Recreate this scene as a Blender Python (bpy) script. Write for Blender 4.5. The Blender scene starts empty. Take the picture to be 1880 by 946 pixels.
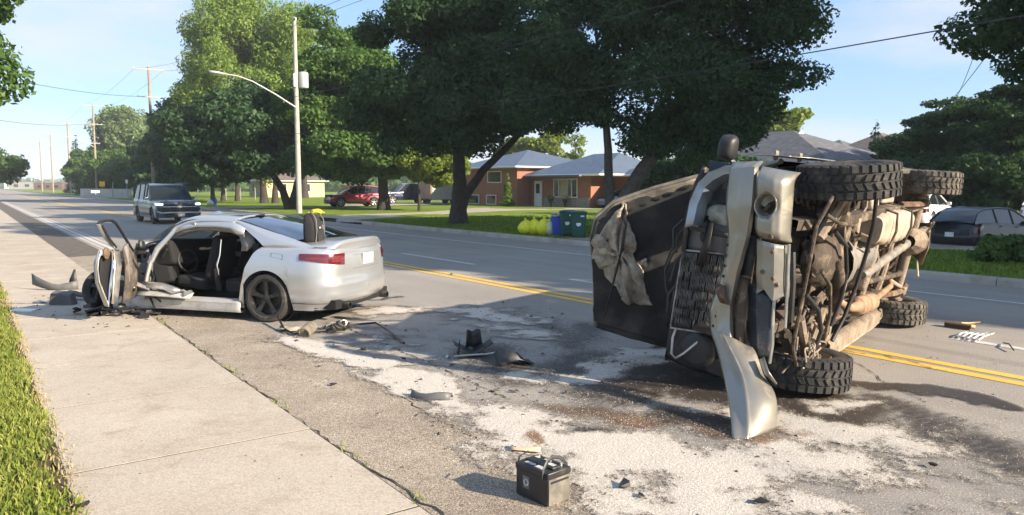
import bpy, bmesh, math, random
import numpy as np
from mathutils import Vector, Matrix, Euler

# ------------------------------------------------------------------ camera, sky, sun, exposure
SC = bpy.context.scene
COL = SC.collection
CAM_H = 1.78
cam_d = bpy.data.cameras.new('camera')
cam = bpy.data.objects.new('camera', cam_d); COL.objects.link(cam)
cam_d.sensor_width = 36.0
cam_d.lens = 36.0 * 1400.0 / 1880.0
cam_d.clip_start = 0.05; cam_d.clip_end = 6000
cam.location = (0, 0, CAM_H)
cam.rotation_euler = (math.radians(90 - 5.346), 0, math.radians(-35.42))
SC.camera = cam

SUN_AZ = (0.43, -0.903)            # horizontal direction towards the sun
SUN_EL = math.radians(23.5)
W = bpy.data.worlds.new('World'); SC.world = W; W.use_nodes = True
nt = W.node_tree; nt.nodes.clear()
wo = nt.nodes.new('ShaderNodeOutputWorld'); bg = nt.nodes.new('ShaderNodeBackground')
sky = nt.nodes.new('ShaderNodeTexSky'); sky.sky_type = 'NISHITA'; sky.sun_disc = False
sky.sun_elevation = SUN_EL; sky.sun_rotation = math.atan2(SUN_AZ[0], SUN_AZ[1])
sky.air_density = 1.0; sky.dust_density = .35; sky.ozone_density = 2.6; sky.altitude = 300
# thin cumulus bands mixed over the sky by direction
tc = nt.nodes.new('ShaderNodeTexCoord'); mp = nt.nodes.new('ShaderNodeMapping')
mp.inputs['Scale'].default_value = (1.0, 1.0, 3.6); mp.inputs['Location'].default_value = (3.1, 1.7, 0.35)
nz = nt.nodes.new('ShaderNodeTexNoise'); nz.inputs['Scale'].default_value = 2.3; nz.inputs['Detail'].default_value = 7; nz.inputs['Roughness'].default_value = .55
cr = nt.nodes.new('ShaderNodeValToRGB'); cr.color_ramp.elements[0].position = .45; cr.color_ramp.elements[1].position = .68
cr.color_ramp.elements[1].color = (.8, .8, .8, 1)
mx = nt.nodes.new('ShaderNodeMix'); mx.data_type = 'RGBA'
mx.inputs[7].default_value = (3.5, 3.45, 3.65, 1)
nt.links.new(tc.outputs['Generated'], mp.inputs['Vector']); nt.links.new(mp.outputs['Vector'], nz.inputs['Vector'])
nt.links.new(nz.outputs['Fac'], cr.inputs['Fac']); nt.links.new(cr.outputs['Color'], mx.inputs[0])
ev = nt.nodes.new('ShaderNodeMix'); ev.data_type = 'RGBA'; ev.inputs[0].default_value = .66; ev.inputs[7].default_value = (1.4, 2.25, 3.65, 1)   # thin even veil of high haze
nt.links.new(sky.outputs['Color'], ev.inputs[6]); nt.links.new(ev.outputs[2], mx.inputs[6]); nt.links.new(mx.outputs[2], bg.inputs['Color'])
bg.inputs['Strength'].default_value = 0.105
nt.links.new(bg.outputs['Background'], wo.inputs['Surface'])

sd = bpy.data.lights.new('sun', 'SUN'); sd.energy = 5.0; sd.angle = math.radians(.53); sd.color = (1.0, .86, .68)
so = bpy.data.objects.new('sun', sd); COL.objects.link(so); so.location = (30, -60, 40)
ce = math.cos(SUN_EL)
so.rotation_euler = Vector((-SUN_AZ[0]*ce, -SUN_AZ[1]*ce, -math.sin(SUN_EL))).to_track_quat('-Z', 'Y').to_euler()

SC.view_settings.view_transform = 'Standard'; SC.view_settings.look = 'None'
SC.view_settings.exposure = 1.36; SC.view_settings.gamma = 1.0; SC.view_settings.use_curve_mapping = False
SC.render.engine = 'CYCLES'
SC.cycles.use_denoising = True; SC.cycles.max_bounces = 7; SC.cycles.transparent_max_bounces = 16
SC.cycles.diffuse_bounces = 3; SC.cycles.glossy_bounces = 3; SC.cycles.transmission_bounces = 4
SC.cycles.sample_clamp_indirect = 6

random.seed(7); RNG = np.random.default_rng(7)
pi = math.pi
def R(a): return math.radians(a)

# ------------------------------------------------------------------ materials
MATS = {}
def new_mat(name):
    m = bpy.data.materials.new(name); m.use_nodes = True
    MATS[name] = m
    return m, m.node_tree, m.node_tree.nodes['Principled BSDF']
def N(nt, t, **kw):
    n = nt.nodes.new(t)
    for k, v in kw.items():
        if k in n.inputs: n.inputs[k].default_value = v
        else: setattr(n, k, v)
    return n
def ramp(nt, fac, stops):
    r = nt.nodes.new('ShaderNodeValToRGB'); e = r.color_ramp.elements
    while len(e) < len(stops): e.new(.5)
    for i, (p, c) in enumerate(stops):
        e[i].position = p; e[i].color = (c[0], c[1], c[2], 1) if not isinstance(c, (int, float)) else (c, c, c, 1)
    nt.links.new(fac, r.inputs['Fac']); return r.outputs['Color']
def mixc(nt, fac, a, b, mode='MIX'):
    m = nt.nodes.new('ShaderNodeMix'); m.data_type = 'RGBA'; m.blend_type = mode
    for sock, v in ((0, fac), (6, a), (7, b)):
        if isinstance(v, (int, float)): m.inputs[sock].default_value = v if sock == 0 else (v, v, v, 1)
        elif isinstance(v, tuple): m.inputs[sock].default_value = (v[0], v[1], v[2], 1)
        else: nt.links.new(v, m.inputs[sock])
    return m.outputs[2]
def mathn(nt, op, a, b=0.0):
    m = nt.nodes.new('ShaderNodeMath'); m.operation = op
    for i, v in enumerate((a, b)):
        if isinstance(v, (int, float)): m.inputs[i].default_value = v
        else: nt.links.new(v, m.inputs[i])
    return m.outputs[0]
def coords(nt, scale=(1, 1, 1), kind='Object'):
    t = nt.nodes.new('ShaderNodeTexCoord'); m = nt.nodes.new('ShaderNodeMapping')
    m.inputs['Scale'].default_value = scale
    nt.links.new(t.outputs[kind], m.inputs['Vector']); return m.outputs['Vector']
def noise(nt, vec, scale, detail=4, rough=.55, dist=0.0):
    n = N(nt, 'ShaderNodeTexNoise', Scale=scale, Detail=detail, Roughness=rough, Distortion=dist)
    nt.links.new(vec, n.inputs['Vector']); return n.outputs['Fac']
def bump(nt, b, h, strength=.3, dist=.01):
    n = N(nt, 'ShaderNodeBump', Strength=strength, Distance=dist)
    nt.links.new(h, n.inputs['Height']); nt.links.new(n.outputs['Normal'], b.inputs['Normal'])

def pm(name, base, rough=.5, metal=0.0, var=.2, vs=6.0, bs=0.0, bscale=60.0, coat=0.0, dirt=None, dirt_amt=.5, dirt_scale=3.0, rvar=.0, bd=.01, alt=None):
    """procedural principled: two-tone noise colour, optional dirt layer and fine bump"""
    m, nt, b = new_mat(name)
    v = coords(nt)
    n1 = noise(nt, v, vs, 5, .6)
    lo = tuple(c*(1-var) for c in base); hi = tuple(min(1, c*(1+var)) for c in (alt or base))
    col = ramp(nt, n1, [(.3, lo), (.7, hi)])
    rr = None
    if dirt:
        n2 = noise(nt, v, dirt_scale, 6, .65, .3)
        f = ramp(nt, n2, [(max(0.01, .72-dirt_amt*.6), 0.0), (min(.99, .95-dirt_amt*.45), 1.0)])
        col = mixc(nt, f, col, dirt)
        rr = mixc(nt, f, rough, .85)
        if metal: nt.links.new(mathn(nt, 'MULTIPLY', mathn(nt, 'SUBTRACT', 1.0, f), metal), b.inputs['Metallic'])
    elif metal: b.inputs['Metallic'].default_value = metal
    nt.links.new(col, b.inputs['Base Color'])
    if rr is not None: nt.links.new(rr, b.inputs['Roughness'])
    else:
        b.inputs['Roughness'].default_value = rough
        if rvar:
            n3 = noise(nt, v, vs*2.3, 4)
            nt.links.new(ramp(nt, n3, [(.3, max(.02, rough-rvar)), (.7, min(1, rough+rvar))]), b.inputs['Roughness'])
    if coat: b.inputs['Coat Weight'].default_value = coat; b.inputs['Coat Roughness'].default_value = .06
    if bs: bump(nt, b, noise(nt, v, bscale, 4, .6), bs, bd)
    return m

# ------------------------------------------------------------------ mesh builder
def basis_from(d, up=(0, 0, 1)):
    d = Vector(d).normalized(); u = Vector(up)
    if abs(d.dot(u)) > .98: u = Vector((1, 0, 0))
    a = d.cross(u).normalized(); return a, a.cross(d).normalized()
class MB:
    def __init__(s): s.v = []; s.f = []; s.mi = []; s.cur = 0
    def add(s, vs, fs):
        o = len(s.v); s.v.extend([tuple(x) for x in vs])
        for f in fs: s.f.append(tuple(i+o for i in f)); s.mi.append(s.cur)
        return s
    def box(s, c, size, rot=None, taper=1.0, jit=0.0):
        c = Vector(c); M = Euler(rot).to_matrix() if rot else None; vs = []
        for z in (-.5, .5):
            k = 1.0 if z < 0 else taper
            for x, y in ((-.5, -.5), (.5, -.5), (.5, .5), (-.5, .5)):
                p = Vector((x*size[0]*k, y*size[1]*k, z*size[2]))
                if jit: p += Vector((random.uniform(-jit, jit), random.uniform(-jit, jit), random.uniform(-jit, jit)))
                vs.append(c + (M @ p if M else p))
        return s.add(vs, [(0, 3, 2, 1), (4, 5, 6, 7), (0, 1, 5, 4), (1, 2, 6, 5), (2, 3, 7, 6), (3, 0, 4, 7)])
    def tube(s, pts, r, n=8, caps=True, squash=1.0, up=(0, 0, 1)):
        pts = [Vector(p) for p in pts]; k = len(pts)
        rs = r if isinstance(r, (list, tuple)) else [r]*k
        vs = []; fs = []; a = None
        for i, p in enumerate(pts):
            d = (pts[min(i+1, k-1)] - pts[max(i-1, 0)])
            if d.length < 1e-9: d = Vector((0, 0, 1))
            d.normalize()
            if a is None: a, b = basis_from(d, up)
            else:
                a = (a - d*a.dot(d))
                if a.length < 1e-6: a, b = basis_from(d, up)
                a.normalize(); b = a.cross(d).normalized()
            for j in range(n):
                t = 2*pi*j/n
                vs.append(p + a*(math.cos(t)*rs[i]) + b*(math.sin(t)*rs[i]*squash))
        for i in range(k-1):
            for j in range(n):
                j2 = (j+1) % n
                fs.append((i*n+j, i*n+j2, (i+1)*n+j2, (i+1)*n+j))
        if caps:
            fs.append(tuple(range(n))); fs.append(tuple((k-1)*n+j for j in reversed(range(n))))
        return s.add(vs, fs)
    def lathe(s, prof, o, d, n=24, closed=False, a0=0, a1=2*pi):
        """prof: list of (radius, height along d)"""
        o = Vector(o); d = Vector(d).normalized(); a, b = basis_from(d); k = len(prof); vs = []; fs = []
        full = abs(a1-a0-2*pi) < 1e-6
        m = n if full else n+1
        for r, h in prof:
            for j in range(m):
                t = a0+(a1-a0)*j/n
                vs.append(o + d*h + a*(math.cos(t)*r) + b*(math.sin(t)*r))
        rng = range(k if closed else k-1)
        for i in rng:
            i2 = (i+1) % k
            for j in range(n):
                j2 = (j+1) % m
                fs.append((i*m+j, i2*m+j, i2*m+j2, i*m+j2))
        return s.add(vs, fs)
    def disc(s, o, d, r, n=20, r2=None):
        o = Vector(o); a, b = basis_from(d)
        return s.add([o + a*(math.cos(2*pi*j/n)*r) + b*(math.sin(2*pi*j/n)*(r2 or r)) for j in range(n)], [tuple(range(n))])
    def grid(s, rows, flip=False, closed=False):
        k = len(rows); m = len(rows[0]); vs = [p for r in rows for p in r]; fs = []
        for i in range(k-1):
            for j in range(m if closed else m-1):
                j2 = (j+1) % m
                q = (i*m+j, i*m+j2, (i+1)*m+j2, (i+1)*m+j)
                fs.append(q[::-1] if flip else q)
        return s.add(vs, fs)
    def prism(s, poly, mapf, t0, t1):
        """poly 2d list, mapf(u,v,t)->3d"""
        n = len(poly)
        vs = [mapf(u, v, t0) for u, v in poly] + [mapf(u, v, t1) for u, v in poly]
        fs = [tuple(range(n))[::-1], tuple(range(n, 2*n))] + [(i, (i+1) % n, n+(i+1) % n, n+i) for i in range(n)]
        return s.add(vs, fs)
    def poly(s, pts): return s.add(pts, [tuple(range(len(pts)))])
    def build(s, name, mat, parent=None, bevel=0.0, solid=0.0, sub=0, smooth=35, seg=2, off=0.0, loc=None, rot=None, fixn=False):
        me = bpy.data.meshes.new(name)
        me.from_pydata(s.v, [], s.f)
        mats = mat if isinstance(mat, (list, tuple)) else [mat]
        for mm in mats: me.materials.append(MATS[mm] if isinstance(mm, str) else mm)
        if len(mats) > 1: me.polygons.foreach_set('material_index', s.mi)
        if fixn:
            bm = bmesh.new(); bm.from_mesh(me); bmesh.ops.recalc_face_normals(bm, faces=bm.faces); bm.to_mesh(me); bm.free()
        me.update()
        if smooth is not None:
            me.polygons.foreach_set('use_smooth', [True]*len(me.polygons))
            if smooth < 180: me.set_sharp_from_angle(angle=R(smooth))
        o = bpy.data.objects.new(name, me); COL.objects.link(o)
        if parent: o.parent = parent
        if loc: o.location = loc
        if rot: o.rotation_euler = rot
        if sub: md = o.modifiers.new('s', 'SUBSURF'); md.levels = md.render_levels = sub
        if solid: md = o.modifiers.new('t', 'SOLIDIFY'); md.thickness = solid; md.offset = off
        if bevel: md = o.modifiers.new('b', 'BEVEL'); md.width = bevel; md.segments = seg; md.limit_method = 'ANGLE'; md.angle_limit = R(40)
        return o
def tag(o, label=None, cat=None, group=None, kind=None):
    if label: o['label'] = label
    if cat: o['category'] = cat
    if group: o['group'] = group
    if kind: o['kind'] = kind
    return o
def empty(name, loc=(0, 0, 0), rz=0.0, label=None, cat=None, group=None):
    o = bpy.data.objects.new(name, None); COL.objects.link(o); o.location = loc; o.rotation_euler = (0, 0, rz); o.empty_display_size = .2
    return tag(o, label, cat, group)
def copy_tree(o, parent=None):
    c = o.copy(); COL.objects.link(c); c.parent = parent
    for ch in list(o.children): copy_tree(ch, c)
    return c
def lerp(a, b, t): return a+(b-a)*t
def interp(x, pts):
    if x <= pts[0][0]: return pts[0][1]
    for (x0, y0), (x1, y1) in zip(pts, pts[1:]):
        if x <= x1: return y0+(y1-y0)*(x-x0)/(x1-x0) if x1 > x0 else y1
    return pts[-1][1]
def sinterp(x, pts):
    """smooth (cosine-eased) interpolation"""
    if x <= pts[0][0]: return pts[0][1]
    for (x0, y0), (x1, y1) in zip(pts, pts[1:]):
        if x <= x1:
            t = (x-x0)/(x1-x0); t = t*t*(3-2*t); return y0+(y1-y0)*t
    return pts[-1][1]
def vnoise_factory(seed):
    rg = np.random.default_rng(seed); T = rg.random((256, 256))
    def f(x, y):
        x = np.asarray(x, float); y = np.asarray(y, float)
        xi = np.floor(x).astype(int); yi = np.floor(y).astype(int); u = x-xi; v = y-yi
        u = u*u*(3-2*u); v = v*v*(3-2*v)
        a = T[xi % 256, yi % 256]; b = T[(xi+1) % 256, yi % 256]; c = T[xi % 256, (yi+1) % 256]; d = T[(xi+1) % 256, (yi+1) % 256]
        return a*(1-u)*(1-v)+b*u*(1-v)+c*(1-u)*v+d*u*v
    return f
VN = vnoise_factory(3)
def fbm(x, y, o=5, g=.55):
    s = 0; a = 1; t = 0
    for i in range(o): s = s + a*VN(x*2**i+17*i, y*2**i+31*i); t += a; a *= g
    return s/t
# ------------------------------------------------------------------ where a photo pixel meets the ground (used only to measure ground positions)
_p = math.atan((473-342)/1400); _yaw = R(35.42)
def gp(x, y, z=0.0):
    r, u = (x-940)/1400, (473-y)/1400
    fh = math.cos(_p)+u*math.sin(_p); zz = u*math.cos(_p)-math.sin(_p)
    t = (z-CAM_H)/zz; a, b = r*t, fh*t
    return (a*math.cos(_yaw)+b*math.sin(_yaw), -a*math.sin(_yaw)+b*math.cos(_yaw))
def at_depth(x, depth):
    lat = (x-940)/1400*depth
    return (lat*math.cos(_yaw)+depth*math.sin(_yaw), -lat*math.sin(_yaw)+depth*math.cos(_yaw))

# ------------------------------------------------------------------ surface materials
def mat_asphalt():
    m, nt, b = new_mat('asphalt'); v = coords(nt)
    big = noise(nt, v, .35, 5, .6); tracks = noise(nt, coords(nt, (1.1, .03, 1)), 1.6, 4, .6)
    fine = noise(nt, v, 85, 4, .85); mid = noise(nt, v, 14, 5, .65)
    c = ramp(nt, big, [(.3, (.262, .236, .206)), (.7, (.342, .312, .275))])
    c = mixc(nt, ramp(nt, tracks, [(.35, 0.0), (.75, .55)]), c, (.205, .188, .168))
    c = mixc(nt, ramp(nt, mid, [(.5, 0.0), (.8, .45)]), c, (.25, .225, .195))
    c = mixc(nt, .95, c, ramp(nt, fine, [(.3, .08), (.5, .5), (.7, .95)]), 'OVERLAY')
    nt.links.new(c, b.inputs['Base Color']); b.inputs['Roughness'].default_value = .82
    b.inputs['Specular IOR Level'].default_value = .3
    bump(nt, b, fine, .5, .004)
mat_asphalt()
def mat_strip():
    m, nt, b = new_mat('old_asphalt'); v = coords(nt)
    agg = N(nt, 'ShaderNodeTexVoronoi', Scale=210.0); nt.links.new(v, agg.inputs['Vector'])
    big = noise(nt, v, 1.1, 5, .65); fine = noise(nt, v, 60, 4, .7)
    c = ramp(nt, big, [(.28, (.195, .155, .115)), (.5, (.29, .238, .18)), (.75, (.365, .308, .24))])
    sp = N(nt, 'ShaderNodeSeparateColor'); nt.links.new(agg.outputs['Color'], sp.inputs[0])
    c = mixc(nt, .95, c, ramp(nt, sp.outputs[0], [(0, .1), (.5, .48), (1, .98)]), 'OVERLAY')
    c = mixc(nt, ramp(nt, noise(nt, v, 3.2, 6, .7), [(.57, 0.0), (.75, .55)]), c, (.12, .098, .075))
    nt.links.new(c, b.inputs['Base Color']); b.inputs['Roughness'].default_value = .88
    bump(nt, b, fine, .8, .006)
mat_strip()
def mat_concrete():
    m, nt, b = new_mat('concrete'); v = coords(nt, kind='Object')
    g = N(nt, 'ShaderNodeNewGeometry'); big = noise(nt, g.outputs['Position'], .9, 6, .62); fine = noise(nt, g.outputs['Position'], 90, 4, .85)
    st = noise(nt, g.outputs['Position'], 2.2, 7, .72, .6)
    c = ramp(nt, big, [(.25, (.345, .29, .225)), (.55, (.435, .375, .298)), (.8, (.49, .43, .35))])
    oi = N(nt, 'ShaderNodeObjectInfo')
    c = mixc(nt, mathn(nt, 'MULTIPLY', oi.outputs['Random'], .28), c, (.40, .345, .275))
    c = mixc(nt, ramp(nt, st, [(.52, 0.0), (.70, .8)]), c, (.30, .235, .165))
    pit = noise(nt, g.outputs['Position'], 28, 5, .8); c = mixc(nt, ramp(nt, pit, [(.66, 0.0), (.74, .7)]), c, (.13, .105, .08))
    c = mixc(nt, .8, c, ramp(nt, fine, [(.3, .22), (.5, .5), (.7, .8)]), 'OVERLAY')
    nt.links.new(c, b.inputs['Base Color']); b.inputs['Roughness'].default_value = .85
    bump(nt, b, fine, .35, .004)
mat_concrete()
def mat_grass(name, a, b_, c_, sc=1.0):
    m, nt, b = new_mat(name); g = N(nt, 'ShaderNodeNewGeometry'); v = g.outputs['Position']
    n1 = noise(nt, v, .5*sc, 5, .6); n2 = noise(nt, v, 22*sc, 4, .75)
    c = ramp(nt, n1, [(.3, a), (.55, b_), (.75, c_)])
    c = mixc(nt, .8, c, ramp(nt, n2, [(.25, .2), (.5, .5), (.75, .8)]), 'OVERLAY')
    nt.links.new(c, b.inputs['Base Color']); b.inputs['Roughness'].default_value = .9; b.inputs['Specular IOR Level'].default_value = .1
    bump(nt, b, n2, .9, .05)
mat_grass('lawn', (.11, .17, .022), (.17, .235, .03), (.22, .26, .045))
mat_grass('field', (.10, .13, .03), (.14, .165, .045), (.18, .18, .06), .3)
mat_grass('verge_soil', (.06, .085, .02), (.12, .10, .045), (.20, .155, .085), 3)
def mat_leaf(name, lo, mid, hi, transl=.35):
    m, nt, b = new_mat(name); nt.nodes.remove(b); out = nt.nodes['Material Output']
    g = N(nt, 'ShaderNodeNewGeometry')
    c = ramp(nt, g.outputs['Random Per Island'], [(0, lo), (.5, mid), (1, hi)])
    n1 = noise(nt, g.outputs['Position'], .45, 3, .5)
    c = mixc(nt, ramp(nt, n1, [(.35, 0.0), (.7, .45)]), c, hi)
    d = N(nt, 'ShaderNodeBsdfDiffuse'); t = N(nt, 'ShaderNodeBsdfTranslucent'); gl = N(nt, 'ShaderNodeBsdfGlossy', Roughness=.5)
    nt.links.new(c, d.inputs['Color']); nt.links.new(mixc(nt, .55, c, (hi[0]*1.3, hi[1]*1.5, hi[2]*.6)), t.inputs['Color'])
    gl.inputs['Color'].default_value = (.35, .4, .35, 1)
    mx = N(nt, 'ShaderNodeMixShader'); mx.inputs[0].default_value = transl; nt.links.new(d.outputs[0], mx.inputs[1]); nt.links.new(t.outputs[0], mx.inputs[2])
    m2 = N(nt, 'ShaderNodeMixShader'); m2.inputs[0].default_value = .025; nt.links.new(mx.outputs[0], m2.inputs[1]); nt.links.new(gl.outputs[0], m2.inputs[2])
    nt.links.new(m2.outputs[0], out.inputs['Surface'])
mat_leaf('blade', (.09, .15, .02), (.16, .22, .03), (.34, .33, .10), .3)
mat_leaf('lawn_blade', (.09, .15, .02), (.13, .20, .026), (.19, .245, .045), .3)
mat_leaf('dry_blade', (.28, .21, .10), (.36, .28, .15), (.42, .35, .2), .2)
mat_leaf('maple_dark', (.03, .062, .03), (.042, .084, .036), (.06, .112, .045), .3)
mat_leaf('maple', (.04, .085, .02), (.065, .125, .028), (.10, .175, .04), .35)
mat_leaf('ash_leaf', (.12, .185, .035), (.165, .24, .05), (.22, .30, .07), .4)
mat_leaf('poplar_leaf', (.10, .16, .06), (.15, .21, .085), (.20, .26, .12), .35)
mat_leaf('yellow_leaf', (.09, .14, .02), (.14, .19, .03), (.2, .24, .04), .45)
mat_leaf('spruce', (.02, .042, .028), (.03, .06, .04), (.05, .085, .055), .1)
mat_leaf('cedar', (.05, .10, .012), (.08, .14, .018), (.12, .19, .03), .2)
mat_leaf('sumac', (.028, .056, .024), (.042, .08, .03), (.06, .105, .038), .3)
pm('bark', (.045, .036, .028), .92, var=.4, vs=5, bs=1.0, bscale=14, bd=.06)
pm('bark_light', (.10, .085, .066), .92, var=.35, vs=6, bs=.9, bscale=16, bd=.05)
pm('kerb', (.36, .335, .295), .88, var=.16, vs=1.6, bs=.4, bscale=70, dirt=(.2, .17, .13), dirt_amt=.35, dirt_scale=1.3)
pm('yellow_paint', (.70, .42, .06), .7, var=.12, vs=5, bs=.2, dirt=(.28, .23, .17), dirt_amt=.3, dirt_scale=22)
pm('white_paint', (.58, .57, .54), .7, var=.1, vs=5, bs=.2, dirt=(.24, .22, .2), dirt_amt=.45, dirt_scale=18)
pm('gutter_concrete', (.47, .44, .385), .85, var=.12, vs=2, bs=.3, dirt=(.25, .215, .17), dirt_amt=.4, dirt_scale=2.5)
pm('dark_asphalt', (.105, .088, .07), .9, var=.25, vs=3, bs=.7, bscale=120, dirt=(.2, .17, .13), dirt_amt=.3, dirt_scale=4)
pm('gravel_drive', (.36, .30, .235), .95, var=.2, vs=3, bs=.8, bscale=60, bd=.02)
pm('joint_dirt', (.075, .058, .04), .95, var=.4, vs=5)
pm('crack', (.035, .028, .022), .95, var=.3)

# ------------------------------------------------------------------ ground, road, pavement
g = MB().poly([(-1300, -1300, -.35), (1300, -1300, -.35), (1300, 1300, -.35), (-1300, 1300, -.35)]).build('ground', 'field', smooth=None); tag(g, kind='structure')
ROAD_L, ROAD_R = 2.92, 14.87
road = MB()
ys = [-60, 0, 30, 60, 120, 240, 480, 1200]
road.grid([[(ROAD_L, y, 0), ((ROAD_L+ROAD_R)/2, y, .0), (ROAD_R, y, 0)] for y in ys], flip=True)
road = road.build('road', 'asphalt', smooth=None); tag(road, kind='structure')
strip = MB().box((2.435, 20, -.02), (.97, 160, .056)).build('asphalt_strip', 'old_asphalt', smooth=None); tag(strip, kind='structure')
patch = MB().grid([[(1.97, y, .0125), (2.9, y+.12, .0125)] for y in (22, 40, 70, 140)], flip=True).build('dark_patch', 'dark_asphalt', strip, smooth=None)
MB().grid([[(1.96, 100, .008), (2.92, 100, .008)], [(1.96, 900, .008), (2.92, 900, .008)]], flip=True).build('far_strip', 'dark_asphalt', strip, smooth=None)
side = MB().poly([(.36, -20, .0142), (1.95, -20, .0142), (1.95, 63, .0142), (.36, 63, .0142)]).build('sidewalk', 'joint_dirt', smooth=None); tag(side, kind='structure')
SL = 1.66; y = -6.34; k = 0; slab_me = None
while y < 62:
    a = random.uniform(-.004, .004)
    m = MB().box((0, 0, -.05), (1.545, SL-.02, .12))
    if slab_me is None:
        so_ = m.build('slab', 'concrete', side); slab_me = so_.data
    else:
        so_ = bpy.data.objects.new('slab', slab_me); COL.objects.link(so_); so_.parent = side
    so_.location = (1.172+random.uniform(-.006, .006), y+SL/2, .0066+random.uniform(-.0003, .0006)); so_.rotation_euler = (0, 0, random.uniform(-.002, .002))
    y += SL
MB().poly([(.4, y, .018), (1.945, y, .018), (1.945, 900, .018), (.4, 900, .018)]).build('far_slab', 'concrete', side, smooth=None)
verge = MB()
yy = np.concatenate([np.arange(-6, 26, .5), np.array([30, 40, 60, 100, 200, 900])])
verge.grid([[(-80, y_, -.02), (-4, y_, .0), (-1.0, y_, .015), (.25, y_, .01), (.42+.05*math.sin(y_*3.1)+.04*math.sin(y_*7.7), y_, .016)] for y_ in yy], flip=True)
verge = verge.build('verge', 'verge_soil'); tag(verge, kind='structure')

# painted lines: each is a thin sheet 4 mm over the asphalt
def line(x0, x1, y0, y1, mat, z=.004, wob=.012, n=None, name='lane_marking'):
    n = n or max(2, int((y1-y0)/.7)); m = MB(); rows = []
    for i in range(n+1):
        y_ = lerp(y0, y1, i/n); w_ = random.uniform(-wob, wob)*.4
        rows.append([(x0+w_+random.uniform(-wob, wob)*.3, y_, z), (x1+w_+random.uniform(-wob, wob)*.3, y_, z)])
    m.grid(rows, flip=True); return m.build(name, mat, road, smooth=None)
YL = 7.62
line(YL-.03, YL+.11, -20, 260, 'yellow_paint', n=160, name='yellow_line')
line(YL+.22, YL+.36, -20, 260, 'yellow_paint', n=160, name='yellow_line')
for y0, y1 in ((-6.4, -2.8), (.6, 4.2), (7.6, 11.2), (14.6, 18.2), (21.6, 25.2), (28.6, 32.2), (35.6, 39.2), (42.6, 46.2), (49.6, 53.2)): line(9.27, 9.40, y0, y1, 'white_paint', name='lane_dash')
line(12.93, 13.04, -20, 34.5, 'white_paint', name='edge_line')
line(12.93, 13.04, 44, 240, 'white_paint', name='edge_line')
line(3.2, 3.34, 19, 240, 'white_paint', name='edge_line')
line(3.02, 3.14, 19, 240, 'gutter_concrete', z=.005, name='gutter_band')
line(3.42, 3.52, 24, 240, 'gutter_concrete', z=.005, name='gutter_band')

# cracks: narrow dark ribbons
def crack(pts, w0=.014, z=.0065, parent=road, n=26, rough=.05):
    w0 *= .55
    P = []
    for (x0, y0), (x1, y1) in zip(pts, pts[1:]):
        for i in range(n):
            t = i/n; P.append((lerp(x0, x1, t), lerp(y0, y1, t)))
    P.append(pts[-1]); rows = []
    for i, (x, y_) in enumerate(P):
        j = random.uniform(-rough, rough)*.5; wv = w0*random.uniform(.1, 1.5)
        d = Vector((P[min(i+1, len(P)-1)][0]-P[max(i-1, 0)][0], P[min(i+1, len(P)-1)][1]-P[max(i-1, 0)][1])).normalized(); nx, ny = -d.y, d.x
        rows.append([(x+nx*(j-wv), y_+ny*(j-wv), z), (x+nx*(j+wv), y_+ny*(j+wv), z)])
    MB().grid(rows).build('crack', 'crack', parent, smooth=None)
crack([gp(1400, 925), gp(1250, 862), gp(1130, 800), gp(1035, 778)], .016)
crack([gp(935, 735), gp(860, 700), gp(760, 655), gp(690, 625), gp(640, 605)], .015)
crack([gp(1180, 946), gp(960, 850), gp(860, 800), gp(800, 772), gp(640, 665), gp(540, 620), gp(470, 590)], .011, z=.011)
crack([(2.0, 2.8), (1.96, 5.3), (1.97, 8), (1.99, 11.1)], .012, z=.014, parent=strip)
crack([gp(1000, 715), gp(1045, 735), gp(1100, 735)], .008)
crack([gp(1500, 620), gp(1620, 700), gp(1700, 740)], .01)
for i in range(9):
    x = random.uniform(4, 12.5); y_ = random.uniform(13, 38); pts = [(x, y_)]
    for k in range(4): x += random.uniform(-.35, .35); y_ += random.uniform(.6, 1.8); pts.append((x, y_))
    crack(pts, .01)

# ------------------------------------------------------------------ far kerb, lawn, drives
def lawn_z(x, y):
    z = .14 + .0*x
    z -= .57*math.exp(-(((x-29)/7.5)**2+((y-12)/6.0)**2))*(1/(1+math.exp(-(x-19.5)*1.2)))
    z += .05*(math.sin(x*.31+1)*math.sin(y*.23)) * min(1, max(0, (x-16)/4))
    return z
kerb = empty('kerb'); tag(kerb, kind='structure')
prof = [(0, -.1), (0, .1), (.02, .135), (.06, .15), (.2, .152), (.22, .14), (.22, -.1)]
def kerb_piece(y0, y1, h0=1.0, h1=1.0):
    m = MB(); rows = []
    for y_, hh in ((y0, h0), (y1, h1)): rows.append([(ROAD_R+a, y_, b*hh if b > 0 else b) for a, b in prof])
    m.grid(rows); n = len(prof)
    m.f.append(tuple(range(n))); m.mi.append(0); m.f.append(tuple(range(2*n-1, n-1, -1))); m.mi.append(0)
    m.build('kerb_stone', 'kerb', kerb, bevel=.006, fixn=True)
y = -21.0
while y < 33.5: kerb_piece(y+.006, y+2.994); y += 3
kerb_piece(33.006, 35.5, 1, .25); y = 42
kerb_piece(40.6, 41.994, .25, 1)
while y < 120: kerb_piece(y+.006, y+5.994); y += 6
kerb_piece(120.006, 700)
lw = MB(); gx = [15.08, 15.3, 16, 17, 18, 19, 20, 21.5, 23, 25, 27, 29, 31, 33, 36, 40, 46, 60, 90, 200, 600]
gy = [-60, -30, -15, -8, -4, 0, 2, 4, 6, 8, 10, 12, 14, 16, 18, 20, 23, 26, 30, 34, 36, 40, 42, 46, 52, 60, 75, 100, 200, 700]
lw.grid([[(x, y, lawn_z(x, y)-(.1 if x < 15.2 and 35 < y < 41 else 0)) for x in gx] for y in gy], flip=True)
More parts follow.
